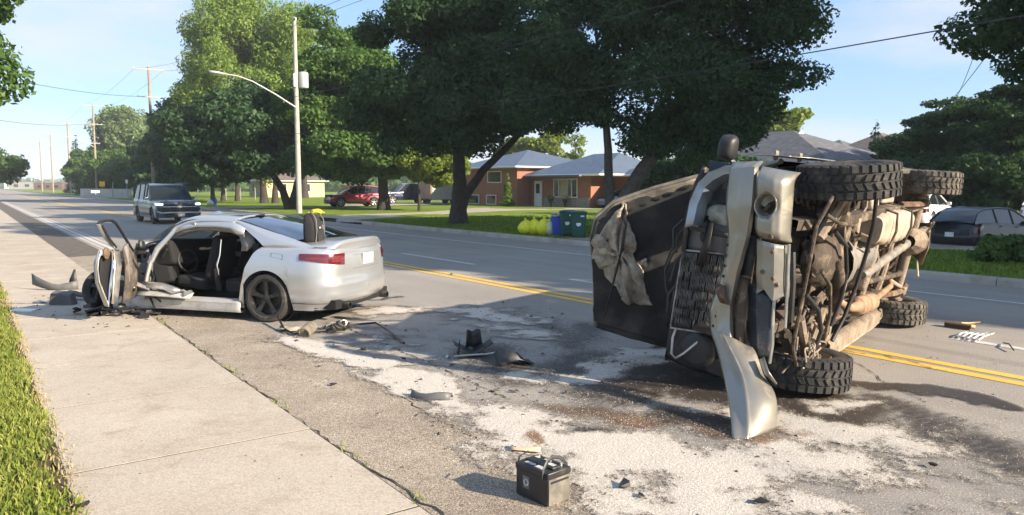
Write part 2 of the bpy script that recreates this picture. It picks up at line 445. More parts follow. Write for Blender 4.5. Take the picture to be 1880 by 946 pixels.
lawn = lw.build('lawn', 'lawn', smooth=180); tag(lawn, kind='structure')
def drive(name, outline, mat, dz=.012):
    """driveway sheet draped over the lawn: quads between two edges"""
    m = MB(); rows = []
    for (a, b) in outline:
        rows.append([(lerp(a[0], b[0], t), lerp(a[1], b[1], t), lawn_z(lerp(a[0], b[0], t), lerp(a[1], b[1], t))+dz) for t in (0, .25, .5, .75, 1)])
    m.grid(rows); o = m.build(name, mat, smooth=180, fixn=True); tag(o, kind='structure'); return o
drive('driveway', [((15.09, 34.5), (15.09, 41.5)), ((18, 36), (18, 41)), ((24, 39), (24, 43)), ((30, 41.5), (30, 47)), ((37.9, 41), (37.9, 50.2))], 'gravel_drive')
drive('neighbour_driveway', [((15.09, 56), (15.09, 62)), ((26, 57), (26, 62)), ((45, 62), (45, 69))], 'gravel_drive')
drive('right_driveway', [((15.2, 13.4), (15.2, 18.6)), ((20, 13.0), (20, 19)), ((24, 10.5), (24, 20)), ((42, 9), (42, 20))], 'gravel_drive')

# ------------------------------------------------------------------ grass blades
def blades(name, n, area, hgt, mat, zf, wid=.006, dens=None, parent=None, clump=0):
    x = RNG.uniform(area[0], area[1], n); y = RNG.uniform(area[2], area[3], n)
    if dens is not None:
        keep = RNG.random(n) < dens(x, y); x = x[keep]; y = y[keep]
    n = len(x); z = np.array([zf(a, b) for a, b in zip(x, y)]) if callable(zf) else np.full(n, zf)
    a = RNG.uniform(0, 2*pi, n); hh = hgt*RNG.uniform(.4, 1.25, n)*(0.6+.8*fbm(x*2.2, y*2.2, 3)); ln = hh*RNG.uniform(.2, .95, n); b = RNG.uniform(0, 2*pi, n)
    w_ = wid*RNG.uniform(.6, 1.4, n)
    V = np.zeros((n, 5, 3)); ca, sa = np.cos(a)*w_, np.sin(a)*w_
    V[:, 0] = np.stack([x-ca, y-sa, z], 1); V[:, 1] = np.stack([x+ca, y+sa, z], 1)
    mx_, my_ = x+np.cos(b)*ln*.35, y+np.sin(b)*ln*.35
    V[:, 2] = np.stack([mx_+ca*.8, my_+sa*.8, z+hh*.65], 1); V[:, 3] = np.stack([mx_-ca*.8, my_-sa*.8, z+hh*.65], 1)
    V[:, 4] = np.stack([x+np.cos(b)*ln, y+np.sin(b)*ln, z+hh*.95], 1)
    me = bpy.data.meshes.new(name); me.vertices.add(n*5); me.vertices.foreach_set('co', V.reshape(-1))
    base = (np.arange(n)*5)[:, None]
    lv = np.concatenate([base+np.array([0, 1, 2, 3]), base+np.array([3, 2, 4])], 1).reshape(-1)
    me.loops.add(n*7); me.loops.foreach_set('vertex_index', lv)
    me.polygons.add(n*2); ls = (np.arange(n)*7)[:, None]+np.array([0, 4]); me.polygons.foreach_set('loop_start', ls.reshape(-1))
    me.materials.append(MATS[mat]); me.update(); me.validate()
    o = bpy.data.objects.new(name, me); COL.objects.link(o)
    if parent: o.parent = parent
    tag(o, kind='stuff'); return o
def vd(x, y):
    e = .40+.05*np.sin(y*3.1)+.05*(fbm(y*1.3, y*0, 3)-.5)
    return np.clip((e-x)*7, 0, 1)*np.clip(1.5*fbm(x*2.0, y*2.0, 3)-.1, .25, 1)
tag(blades('grass', 95000, (-1.3, .44, 3.2, 17), .065, 'blade', .01, .0055, vd), 'short bright green grass growing on the verge beside the sidewalk', 'grass')
tag(blades('outer_grass', 60000, (-4.5, -1.25, 1.5, 17), .07, 'blade', .004, .008, None), 'green verge grass further from the sidewalk', 'grass')
tag(blades('tall_grass', 16000, (-3.2, .40, 17, 40), .08, 'blade', .01, .012, lambda x, y: np.clip((.4-x)*5, 0, 1)), 'far stretch of green grass along the sidewalk edge', 'grass')
tag(blades('dry_grass', 9000, (.1, .50, 3.2, 16), .03, 'dry_blade', .014, .004, lambda x, y: np.exp(-((x-.39)/.06)**2)), 'dry straw coloured grass clippings lining the sidewalk edge', 'grass')
tag(blades('lawn_grass', 60000, (15.1, 27, 1.5, 34), .085, 'lawn_blade', lambda a, b: lawn_z(a, b)-.01, .016, lambda x, y: np.clip(1.15-(x-15)/13, 0.1, 1)*((y < 13.2) | (y > 19) | (x < 15))), 'mown green lawn grass behind the far kerb', 'grass')
tag(blades('crack_weeds', 700, (1.93, 2.02, 3.2, 11), .03, 'blade', .012, .004, lambda x, y: np.clip(fbm(y*1.5, y*0+3, 3)*2.4-1.1, 0, 1)), 'small weeds sprouting from the sidewalk joint', 'weeds')
# ------------------------------------------------------------------ spilled absorbent and fluids on the road
def mat_spill():
    m, nt, b = new_mat('spill'); out = nt.nodes['Material Output']
    g = N(nt, 'ShaderNodeNewGeometry'); P = g.outputs['Position']
    ap = N(nt, 'ShaderNodeAttribute', attribute_name='powder'); aw = N(nt, 'ShaderNodeAttribute', attribute_name='wet'); ab = N(nt, 'ShaderNodeAttribute', attribute_name='brown')
    fine = noise(nt, P, 42, 4, .8); med = noise(nt, P, 22, 4, .7)
    vf = noise(nt, P, 80, 4, .85); grain = mathn(nt, 'ADD', mathn(nt, 'MULTIPLY', vf, .55), mathn(nt, 'ADD', mathn(nt, 'MULTIPLY', fine, .3), mathn(nt, 'MULTIPLY', med, .15)))
    def cut(att, lo=.35, hi=.65, w=.10):
        # granular threshold: attribute against noise
        d = mathn(nt, 'SUBTRACT', att, mathn(nt, 'ADD', mathn(nt, 'MULTIPLY', grain, 2.6), -.86))
        return ramp(nt, mathn(nt, 'ADD', mathn(nt, 'MULTIPLY', d, 3.2), .5), [(.12, 0.0), (.9, 1.0)])
    pw = cut(ap.outputs['Fac']); wt = ramp(nt, mathn(nt, 'ADD', aw.outputs['Fac'], mathn(nt, 'MULTIPLY', mathn(nt, 'SUBTRACT', med, .5), .7)), [(.34, 0.0), (.62, 1.0)])
    bw = ramp(nt, mathn(nt, 'ADD', ab.outputs['Fac'], mathn(nt, 'MULTIPLY', mathn(nt, 'SUBTRACT', fine, .5), .9)), [(.4, 0.0), (.7, 1.0)])
    powc = ramp(nt, vf, [(.34, (.27, .225, .175)), (.5, (.50, .455, .395)), (.66, (.70, .66, .60))])
    powc = mixc(nt, bw, powc, ramp(nt, fine, [(.3, (.10, .055, .03)), (.7, (.26, .16, .09))]))
    wetc = ramp(nt, fine, [(.3, (.028, .022, .018)), (.7, (.07, .055, .043))])
    col = mixc(nt, pw, wetc, powc)
    nt.links.new(col, b.inputs['Base Color'])
    nt.links.new(mixc(nt, pw, .42, .95), b.inputs['Roughness'])
    al = mathn(nt, 'MAXIMUM', pw, mathn(nt, 'MULTIPLY', wt, .86))
    nt.links.new(al, b.inputs['Alpha'])
    bump(nt, b, mathn(nt, 'MULTIPLY', fine, pw), .7, .012)
mat_spill()
X0, X1, Y0, Y1, ST = 2.25, 11.2, .9, 12.4, .03
nx, ny = int((X1-X0)/ST)+1, int((Y1-Y0)/ST)+1
gxx, gyy = np.meshgrid(X0+np.arange(nx)*ST, Y0+np.arange(ny)*ST)
wx = gxx+.35*(fbm(gxx*1.3, gyy*1.3)-.5)*2; wy = gyy+.35*(fbm(gxx*1.3+9, gyy*1.3+5)-.5)*2
def stroke(pts, rad, amt=1.0, soft=.85):
    """field of distance to a ground polyline given by photo pixels"""
    d = np.full(gxx.shape, 1e9); P = [gp(*q) for q in pts]
    if len(P) == 1: P = P*2
    rr = rad if isinstance(rad, (list, tuple)) else [rad]*len(P)
    for i in range(len(P)-1):
        ax, ay = P[i]; bx, by = P[i+1]; L2 = (bx-ax)**2+(by-ay)**2+1e-9
        t = np.clip(((wx-ax)*(bx-ax)+(wy-ay)*(by-ay))/L2, 0, 1)
        dd = np.hypot(wx-ax-t*(bx-ax), wy-ay-t*(by-ay))/(rr[i]+(rr[min(i+1, len(rr)-1)]-rr[i])*t)
        d = np.minimum(d, dd)
    return amt*np.clip((1+soft-d)/(2*soft), 0, 1)
pw = np.zeros_like(gxx); wt = np.zeros_like(gxx); br = np.zeros_like(gxx)
def addp(*a, **k):
    global pw; pw = np.maximum(pw, stroke(*a, **k))
def adds(*a, **k):
    global wt; wt = np.maximum(wt, stroke(*a, **k))
def addb(*a, **k):
    global br; br = np.maximum(br, stroke(*a, **k))
def sub(*a, **k):
    global pw; pw = pw*(1-stroke(*a, **k))
addp([(700, 575), (800, 568), (900, 575), (985, 590)], .42, .8)
addp([(640, 600), (690, 585)], .25, .55)
addp([(880, 600), (960, 620), (1010, 620)], .35, .62)
addp([(545, 622), (600, 645), (700, 682), (820, 740), (900, 775)], [.22, .28, .26, .28, .32], .98)
addp([(900, 775), (1010, 815), (1100, 850)], .4, .95)
addp([(990, 800), (1180, 850), (1330, 870), (1500, 850)], .52, 1.0)
addp([(1150, 920), (1350, 930)], .35, .8)
addp([(1420, 770), (1560, 790), (1640, 800)], .34, .9)
addp([(1060, 700), (1150, 670), (1230, 650)], .34, .88)
addp([(960, 690), (1040, 705), (1110, 735)], .25, .6)
addp([(850, 760), (1000, 750), (1110, 760)], .3, .85)
addp([(1560, 740), (1530, 745)], .12, .8)
addp([(1300, 900), (1600, 860), (1850, 900)], .75, .42)
addp([(1150, 960), (1500, 960)], .5, .55)
addp([(640, 610), (900, 690), (1100, 740), (1500, 850)], [.8, 1.0, 1.2, 1.3], .33)
addp([(1200, 745), (1290, 765), (1400, 775)], .22, .6)
sub([(1120, 720), (1200, 700), (1280, 715), (1330, 700)], .36, .95)
sub([(1230, 770), (1330, 785)], .22, .9)
sub([(1040, 745), (1090, 765), (1000, 745)], .16, .8)
sub([(1040, 790), (1110, 800)], .13, .8)
sub([(800, 640), (900, 665), (960, 655)], .3, .7)
sub([(640, 640), (720, 660)], .1, .6)
pw = pw*(.54+.76*fbm(gxx*1.9, gyy*1.9, 4)); pw = np.clip(pw+(1.15*(fbm(gxx*4.5, gyy*4.5, 5, .68)-.5))*(pw > .03), 0, .86)
adds([(1120, 720), (1200, 700), (1280, 715), (1400, 720), (1500, 745)], .42, 1.0)
adds([(1230, 770), (1330, 785), (1400, 760)], .24, 1.0)
adds([(1240, 690), (1330, 660)], .5, .9)
adds([(1540, 703), (1700, 720), (1900, 756)], [.13, .11, .09], 1.0)
adds([(1555, 720), (1700, 780), (1890, 860)], [.2, .3, .42], .55)
adds([(1570, 760), (1660, 800)], .24, .6)
adds([(1530, 640), (1640, 655), (1740, 680)], .05, .5)
adds([(600, 575), (680, 572), (760, 562)], .2, .62)
adds([(620, 552), (700, 552), (740, 545)], .12, .55)
adds([(560, 610), (640, 615), (720, 620)], .22, .5)
adds([(880, 650), (960, 690), (1080, 660)], .5, .62)
adds([(1000, 590), (1060, 640), (1090, 600)], .4, .5)
adds([(1040, 745), (1100, 765)], .14, .6); adds([(1040, 792), (1110, 802)], .1, .6)
addb([(1000, 735), (1090, 765), (1180, 785)], .22, 1.0); addb([(1240, 765), (1340, 795), (1430, 800)], .25, 1.0); addp([(1000, 740), (1180, 790)], .2, .5); addp([(1250, 790), (1430, 800)], .2, .5)
addb([(1040, 880), (1120, 920)], .18, .55); addb([(940, 800), (970, 815)], .1, .7); addb([(1090, 700), (1130, 740)], .2, .7)
addb([(1440, 800), (1520, 800)], .2, .55); addb([(520, 605), (570, 610)], .15, .6)
keep = np.maximum(np.maximum(pw, wt), 0) > .02
edge = np.minimum(np.minimum(gxx-X0, X1-gxx), np.minimum(gyy-Y0, Y1-gyy)); pw *= np.clip(edge/.3, 0, 1); wt *= np.clip(edge/.3, 0, 1); br = np.clip(br+.5*(fbm(gxx*5+3, gyy*5+8, 4)-.5)*(br > .02), 0, 1)
vid = np.arange(nx*ny).reshape(ny, nx)
q = keep[:-1, :-1] | keep[1:, :-1] | keep[:-1, 1:] | keep[1:, 1:]
F = np.stack([vid[:-1, :-1][q], vid[:-1, 1:][q], vid[1:, 1:][q], vid[1:, :-1][q]], 1)
used = np.unique(F); remap = -np.ones(nx*ny, int); remap[used] = np.arange(len(used))
zz = .0095+np.where(gxx < 2.93, .008, 0)+.006*np.clip(pw, 0, 1)*fbm(gxx*9, gyy*9, 3)
V = np.stack([gxx.ravel(), gyy.ravel(), zz.ravel()], 1)[used]
me = bpy.data.meshes.new('absorbent_spill'); me.from_pydata(V.tolist(), [], remap[F].tolist())
for nm, arr in (('powder', pw), ('wet', wt), ('brown', br)):
    at = me.attributes.new(nm, 'FLOAT', 'POINT'); at.data.foreach_set('value', arr.ravel()[used].astype(np.float32))
me.materials.append(MATS['spill']); me.polygons.foreach_set('use_smooth', [True]*len(me.polygons))
spill = bpy.data.objects.new('absorbent_spill', me); COL.objects.link(spill)
tag(spill, 'white granular absorbent and dark fluid stains spread across the road', 'spill', kind='stuff')
# loose granules standing proud of the layer
pm('granule', (.70, .66, .58), .95, var=.25, vs=40)
ng = 40000; ii = RNG.integers(0, nx*ny, ng*6); pr = np.clip(pw.ravel()[ii], 0, 1)
dep = np.hypot(gxx.ravel()[ii], gyy.ravel()[ii]); ok = (RNG.random(len(ii)) < pr*.8+.03*(pr > 0)) & (dep < 8.5); ii = ii[ok][:ng]; n = len(ii)
cx_ = gxx.ravel()[ii]+RNG.uniform(-.02, .02, n); cy_ = gyy.ravel()[ii]+RNG.uniform(-.02, .02, n); cz_ = zz.ravel()[ii]; sz = RNG.uniform(.0012, .0032, n)
T = np.array([[1, 0, -.4], [-.5, .87, -.4], [-.5, -.87, -.4], [0, 0, 1.0]]); an = RNG.uniform(0, 2*pi, n)
V = np.zeros((n, 4, 3)); V[:, :, 0] = cx_[:, None]+sz[:, None]*(T[:, 0]*np.cos(an)[:, None]-T[:, 1]*np.sin(an)[:, None]); V[:, :, 1] = cy_[:, None]+sz[:, None]*(T[:, 0]*np.sin(an)[:, None]+T[:, 1]*np.cos(an)[:, None]); V[:, :, 2] = cz_[:, None]+.003+sz[:, None]*T[:, 2]
F = ((np.arange(n)*4)[:, None, None]+np.array([[0, 1, 3], [1, 2, 3], [2, 0, 3]])).reshape(-1, 3)
me = bpy.data.meshes.new('granules'); me.from_pydata(V.reshape(-1, 3).tolist(), [], F.tolist()); me.materials.append(MATS['granule'])
gr = bpy.data.objects.new('granules', me); COL.objects.link(gr); tag(gr, 'loose white absorbent granules scattered over the spill', 'granules', kind='stuff')
# gravel and glass crumbs over road, strip and sidewalk
pm('crumb_dark', (.07, .06, .05), .8, var=.5, vs=30)
def crumbs(name, n, area, mat, s0, s1, label, z=.012):
    x = RNG.uniform(area[0], area[1], n); y = RNG.uniform(area[2]**.5, area[3]**.5, n)**2
    k = fbm(x*.8, y*.8, 3) > .42; x, y = x[k], y[k]; n = len(x); s_ = RNG.uniform(s0, s1, n)*(RNG.random(n)**2*1.6+.4)
    T = np.array([[1, 0, 0], [-.5, .87, 0], [-.6, -.7, 0], [.1, .05, .45]])*RNG.uniform(.6, 1.4, (n, 4, 3)); an = RNG.uniform(0, 2*pi, n)[:, None]; S = s_[:, None]
    V = np.stack([x[:, None]+S*(T[..., 0]*np.cos(an)-T[..., 1]*np.sin(an)), y[:, None]+S*(T[..., 0]*np.sin(an)+T[..., 1]*np.cos(an)), z+S*T[..., 2]], 2)
    F = ((np.arange(n)*4)[:, None, None]+np.array([[0, 1, 3], [1, 2, 3], [2, 0, 3]])).reshape(-1, 3)
    me = bpy.data.meshes.new(name); me.from_pydata(V.reshape(-1, 3).tolist(), [], F.tolist()); me.materials.append(MATS[mat])
    o = bpy.data.objects.new(name, me); COL.objects.link(o); tag(o, label, 'debris', kind='stuff')
crumbs('dark_crumbs', 2200, (.6, 9.5, 2.4, 20), 'crumb_dark', .004, .011, 'small dark chips of plastic and dirt strewn over pavement and road', .014)
pm('glass_crumb', (.55, .6, .58), .15, var=.2, vs=40)
crumbs('glass_crumbs', 1300, (2.0, 8.5, 3.5, 15), 'glass_crumb', .002, .005, 'glittering crumbs of broken safety glass on the road', .012)
crumbs('plastic_shards', 520, (2.6, 6.8, 4.2, 10.5), 'crumb_dark', .008, .024, 'small black plastic shards scattered between the two wrecks', .016)
crumbs('trim_shards', 260, (.7, 2.9, 10.5, 14.5), 'crumb_dark', .01, .03, 'small black trim shards around the sedan front on the sidewalk', .02)
# ------------------------------------------------------------------ vehicle materials
def mat_paint(name, base, metal=.6, rough=.32, dirt=None, dirt_amt=.3, dscale=2.5, coat=.8, flake=.08):
    m, nt, b = new_mat(name); v = coords(nt)
    n1 = noise(nt, v, 900, 2, .5)
    c = mixc(nt, ramp(nt, n1, [(.35, 0.0), (.65, 1.0)]), tuple(x*(1-flake) for x in base), tuple(min(1, x*(1+flake)) for x in base))
    b.inputs['Coat Weight'].default_value = coat; b.inputs['Coat Roughness'].default_value = .08
    if dirt:
        n2 = noise(nt, v, dscale, 7, .7, .4); f = ramp(nt, n2, [(max(.02, .75-dirt_amt*.7), 0.0), (min(.98, .98-dirt_amt*.5), .85)])
        c = mixc(nt, f, c, dirt)
        nt.links.new(mathn(nt, 'MULTIPLY', mathn(nt, 'SUBTRACT', 1.0, f), metal), b.inputs['Metallic'])
        nt.links.new(mixc(nt, f, rough, .85), b.inputs['Roughness'])
        nt.links.new(mathn(nt, 'MULTIPLY', mathn(nt, 'SUBTRACT', 1.0, f), coat), b.inputs['Coat Weight'])
    else: b.inputs['Metallic'].default_value = metal; b.inputs['Roughness'].default_value = rough
    nt.links.new(c, b.inputs['Base Color'])
mat_paint('silver', (.54, .55, .56), .70, .30, (.36, .33, .28), .14, 3.0, .5)
mat_paint('silver_scuffed', (.50, .50, .48), .5, .45, (.22, .19, .15), .5, 6.0, .2)
mat_paint('champagne', (.30, .28, .238), .65, .36, (.30, .24, .165), .3, 4.0, .35)
mat_paint('slate_blue', (.06, .085, .12), .3, .35, None, coat=.7)
mat_paint('red_paint', (.36, .015, .03), .2, .3)
mat_paint('navy_paint', (.012, .018, .045), .3, .25)
mat_paint('charcoal_paint', (.014, .015, .02), .3, .3, coat=.5)
mat_paint('white_car', (.72, .72, .72), 0, .3)
mat_paint('light_blue_car', (.22, .32, .46), .4, .3)
pm('car_glass', (.012, .016, .02), .04, var=.2, vs=2, coat=.6)
pm('blue_glass', (.015, .022, .035), .03, var=.2, vs=2, coat=1.0)
pm('black_plastic', (.018, .018, .019), .5, var=.3, vs=8, bs=.15, bscale=120)
pm('grey_plastic', (.10, .10, .10), .55, var=.25, vs=6, dirt=(.22, .19, .15), dirt_amt=.3, dirt_scale=5)
pm('black_metal', (.022, .021, .02), .45, .3, var=.4, vs=8, dirt=(.12, .09, .06), dirt_amt=.3, dirt_scale=5)
pm('rubber', (.026, .025, .024), .82, var=.35, vs=7, bs=.3, bscale=80, dirt=(.13, .11, .085), dirt_amt=.35, dirt_scale=6)
pm('rubber_dusty', (.045, .042, .038), .88, var=.35, vs=7, bs=.3, bscale=80, dirt=(.22, .185, .14), dirt_amt=.5, dirt_scale=7)
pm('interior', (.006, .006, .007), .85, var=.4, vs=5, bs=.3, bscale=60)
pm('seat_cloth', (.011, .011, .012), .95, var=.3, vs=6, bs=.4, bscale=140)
pm('trim_grey', (.17, .16, .145), .7, var=.2, vs=4, bs=.2, bscale=60)
pm('alloy', (.52, .52, .5), .32, .8, var=.12, vs=8, dirt=(.2, .17, .13), dirt_amt=.25, dirt_scale=9)
pm('black_rim', (.03, .03, .031), .3, .4, var=.25, vs=8, dirt=(.14, .12, .09), dirt_amt=.25, dirt_scale=9)
pm('bare_metal', (.46, .45, .43), .4, .8, var=.25, vs=7, bs=.2, bscale=30, dirt=(.25, .18, .11), dirt_amt=.35, dirt_scale=6)
pm('chrome', (.75, .75, .74), .12, 1.0, var=.05)
pm('dusty_tan', (.26, .205, .15), .9, var=.28, vs=5, bs=.6, bscale=35, dirt=(.10, .075, .05), dirt_amt=.42, dirt_scale=7, bd=.02)
pm('dusty_dark', (.06, .045, .032), .9, var=.45, vs=7, bs=.6, bscale=30, dirt=(.32, .25, .175), dirt_amt=.36, dirt_scale=6, bd=.02)
pm('dusty_light', (.37, .31, .24), .88, var=.22, vs=4, bs=.4, bscale=30, dirt=(.17, .13, .09), dirt_amt=.42, dirt_scale=6)
pm('rust', (.11, .062, .038), .92, var=.5, vs=9, bs=.6, bscale=40, dirt=(.32, .25, .17), dirt_amt=.4, dirt_scale=8)
pm('hood_dark', (.022, .021, .021), .7, .1, var=.5, vs=3, dirt=(.10, .08, .06), dirt_amt=.35, dirt_scale=3)
pm('insulation', (.40, .345, .265), .97, var=.25, vs=5, bs=.9, bscale=28, bd=.02, dirt=(.11, .085, .06), dirt_amt=.42, dirt_scale=3.5)
pm('tail_red', (.10, .010, .013), .12, var=.3, vs=14, coat=1.0)
pm('lamp_clear', (.62, .62, .6), .12, .3, var=.2, vs=20, coat=1.0)
pm('plate_white', (.72, .74, .76), .4, var=.08, vs=12)
pm('fin_metal', (.26, .255, .245), .5, .5, var=.6, vs=9, dirt=(.5, .49, .46), dirt_amt=.45, dirt_scale=9)
pm('orange_amber', (.55, .16, .02), .3, var=.2)
def mat_clear(name, col=(.75, .85, .8), a=.25):
    m, nt, b = new_mat(name); nt.nodes.remove(b); out = nt.nodes['Material Output']
    t = N(nt, 'ShaderNodeBsdfTransparent'); t.inputs['Color'].default_value = (*col, 1); g_ = N(nt, 'ShaderNodeBsdfGlossy', Roughness=.03)
    fr = N(nt, 'ShaderNodeFresnel', IOR=1.5); nz_ = noise(nt, coords(nt), 18, 5, .7)
    f = mathn(nt, 'ADD', fr.outputs[0], ramp(nt, nz_, [(.5, 0.0), (.8, a)])); mx_ = N(nt, 'ShaderNodeMixShader')
    nt.links.new(f, mx_.inputs[0]); nt.links.new(t.outputs[0], mx_.inputs[1]); nt.links.new(g_.outputs[0], mx_.inputs[2]); nt.links.new(mx_.outputs[0], out.inputs['Surface'])
mat_clear('clear_glass')
pm('lamp_pink', (.15, .03, .032), .12, var=.3, vs=30, coat=1.0)
pm('plate_grey', (.42, .42, .41), .45, var=.12, vs=18)
pm('burnt_trim', (.075, .062, .052), .8, var=.5, vs=9, bs=.5, bscale=40, dirt=(.2, .17, .14), dirt_amt=.32, dirt_scale=9)
def mat_shatter():
    m, nt, b = new_mat('shattered_glass'); v = coords(nt)
    vo = N(nt, 'ShaderNodeTexVoronoi', Scale=40.0, feature='DISTANCE_TO_EDGE'); nt.links.new(v, vo.inputs['Vector'])
    e = ramp(nt, vo.outputs[0], [(0, 1.0), (.06, 0.0)])
    nt.links.new(mixc(nt, e, (.035, .06, .052), (.45, .55, .5)), b.inputs['Base Color']); b.inputs['Roughness'].default_value = .2
    nt.links.new(mathn(nt, 'ADD', .55, mathn(nt, 'MULTIPLY', e, .4)), b.inputs['Alpha'])
mat_shatter()

# ------------------------------------------------------------------ body shell: plan outline x height profile
class Shell:
    def __init__(s, L, Wd, rc, bf, br, zl, zt, inset, end_inset, step=.07):
        s.L, s.hw = L, Wd/2; hw = s.hw; P = []
        brc = br*((hw-rc)/hw)**2; bfc = bf*((hw-rc)/hw)**2
        for y in np.linspace(0, hw-rc, 6): P.append((-L/2+br*(y/hw)**2, y))
        for a in np.linspace(8, 82, 7): P.append((-L/2+brc+rc-rc*math.cos(R(a)), hw-rc+rc*math.sin(R(a))))
        x0, x1 = -L/2+brc+rc, L/2-bfc-rc
        for x in np.arange(x0, x1, step): P.append((x, hw))
        P.append((x1, hw))
        for a in np.linspace(82, 8, 7): P.append((L/2-bfc-rc+rc*math.cos(R(a)), hw-rc+rc*math.sin(R(a))))
        for y in np.linspace(hw-rc, 0, 6): P.append((L/2-bf*(y/hw)**2, y))
        s.P = P; s.S = [0.0]
        for a, b in zip(P, P[1:]): s.S.append(s.S[-1]+math.hypot(a[0]-b[0], a[1]-b[1]))
        s.zl, s.zt, s.inset, s.end = zl, zt, inset, end_inset
    def xy(s, q):
        q = max(0, min(q, s.S[-1]))
        for i in range(len(s.S)-1):
            if q <= s.S[i+1]:
                t = (q-s.S[i])/(s.S[i+1]-s.S[i]) if s.S[i+1] > s.S[i] else 0
                return lerp(s.P[i][0], s.P[i+1][0], t), lerp(s.P[i][1], s.P[i+1][1], t)
        return s.P[-1]
    def s_at_x(s, x):
        """arc length where the left side has this x"""
        for i in range(len(s.P)-1):
            if s.P[i][1] > s.hw-.02 and s.P[i][0] <= x <= s.P[i+1][0]: return s.S[i]+(x-s.P[i][0])
        return s.S[0] if x < 0 else s.S[-1]
    def pt(s, q, t, side=1, off=0.0):
        x, y = s.xy(q); zl, zt = s.zl(x, y), s.zt(x); z = zl+(zt-zl)*t
        f = (z-.2)/max(.01, zt-.2); i = s.inset(f)-off; e = s.end(f, x)-off
        sx = abs(x)/(s.L/2); k = max(0, (sx-.72)/.28)**1.5
        return Vector((x-math.copysign(e*k, x), side*(y-i*(y/s.hw)), z))
    def patch(s, m, q0, q1, t0, t1, side=1, off=.006, nq=10, ntt=5, tf=None):
        rows = []
        for j in range(ntt+1):
            rows.append([s.pt(lerp(q0, q1, i/nq), (lerp(t0, t1, j/ntt) if tf is None else tf(i/nq, j/ntt)), side, off) for i in range(nq+1)])
        m.grid(rows, flip=(side > 0)); return m
    def skin(s, m, side, q0=0, q1=None, nt_=10, xf=None):
        q1 = s.S[-1] if q1 is None else q1
        qs = [q for q in s.S if q0-1e-6 <= q <= q1+1e-6]
        rows = []
        for j in range(nt_+1):
            r = [s.pt(q, j/nt_, side) for q in qs]
            if xf: r = [xf(p) for p in r]
            rows.append(r)
        m.grid(rows, flip=(side > 0)); return m
    def cap(s, m, x0, x1, crown=.04, n=8, zo=0.0):
        rows = []
        for q in s.S:
            x, y = s.xy(q)
            if x < x0-1e-6 or x > x1+1e-6: continue
            a = s.pt(q, 1, 1); rows.append([Vector((a.x, a.y*v, a.z+zo+crown*(1-v*v)*min(1, abs(y)*3))) for v in np.linspace(1, -1, n+1)])
        m.grid(rows, flip=True); return m
def arches(base, axles, ra, zc, hw):
    def f(x, y):
        z = base
        if abs(y) > hw-.16:
            for xa in axles:
                d = abs(x-xa)
                if d < ra: z = max(z, zc+math.sqrt(ra*ra-d*d))
        return z
    return f
def make_wheel(parent, pos, r, w, side, rim='alloy', spokes=5, tyre='rubber', rot=None, rim_r=.66, name='wheel', dish=.3, twin=False):
    """tyre mesh with a rim child; axis along local y, outer face towards side"""
    m = MB(); h = w/2
    m.lathe([(r*rim_r, -h*.92), (r*.80, -h*1.04), (r*.93, -h*1.0), (r*.985, -h*.82), (r, -h*.45), (r, h*.45), (r*.985, h*.82), (r*.93, h*1.0), (r*.80, h*1.04), (r*rim_r, h*.92), (r*rim_r*.97, 0)], (0, 0, 0), (0, 1, 0), 36, closed=True)
    o = m.build(name, tyre, parent, smooth=40, fixn=True); o.location = pos
    if rot: o.rotation_euler = rot
    k = MB(); rr = r*rim_r
    k.lathe([(rr*1.0, h*.93*side), (rr*.97, h*.98*side), (rr*.93, h*.9*side), (rr*.9, h*.55*side), (rr*.88, -h*.6*side)], (0, 0, 0), (0, 1, 0), 32)
    for i in range(spokes):
        for dd in ((-.13, .13) if twin else (0,)):
            a = 2*pi*i/spokes+dd+.3; c_, s_ = math.cos(a), math.sin(a); wdt = rr*(.16 if twin else .24)
            ti = Vector((-s_, 0, c_)); ro = Vector((c_, 0, s_)); yo = Vector((0, side, 0))
            vs = []
            for q_, ww, dp in ((.12, .8, h*.78), (.5, .75, h*.86-h*dish*.3), (.95, 1.25, h*.9)):
                vs += [ro*rr*q_-ti*wdt*.5*ww+yo*dp, ro*rr*q_+ti*wdt*.5*ww+yo*dp, ro*rr*q_+ti*wdt*.4*ww+yo*(dp-h*.35), ro*rr*q_-ti*wdt*.4*ww+yo*(dp-h*.35)]
            k.add(vs, [(0, 1, 5, 4), (4, 5, 9, 8), (1, 2, 6, 5), (5, 6, 10, 9), (3, 0, 4, 7), (7, 4, 8, 11), (2, 3, 7, 6), (6, 7, 11, 10)])
    k.lathe([(0, h*.86*side), (rr*.14, h*.84*side), (rr*.2, h*.74*side), (rr*.2, h*.3*side)], (0, 0, 0), (0, 1, 0), 16)
    k.build('rim', rim, o, smooth=35, fixn=True)
    d = MB().disc((0, h*.1*side, 0), (0, 1, 0), rr*.9, 24).build('brake_disc', 'black_metal', o, smooth=None)
    return o

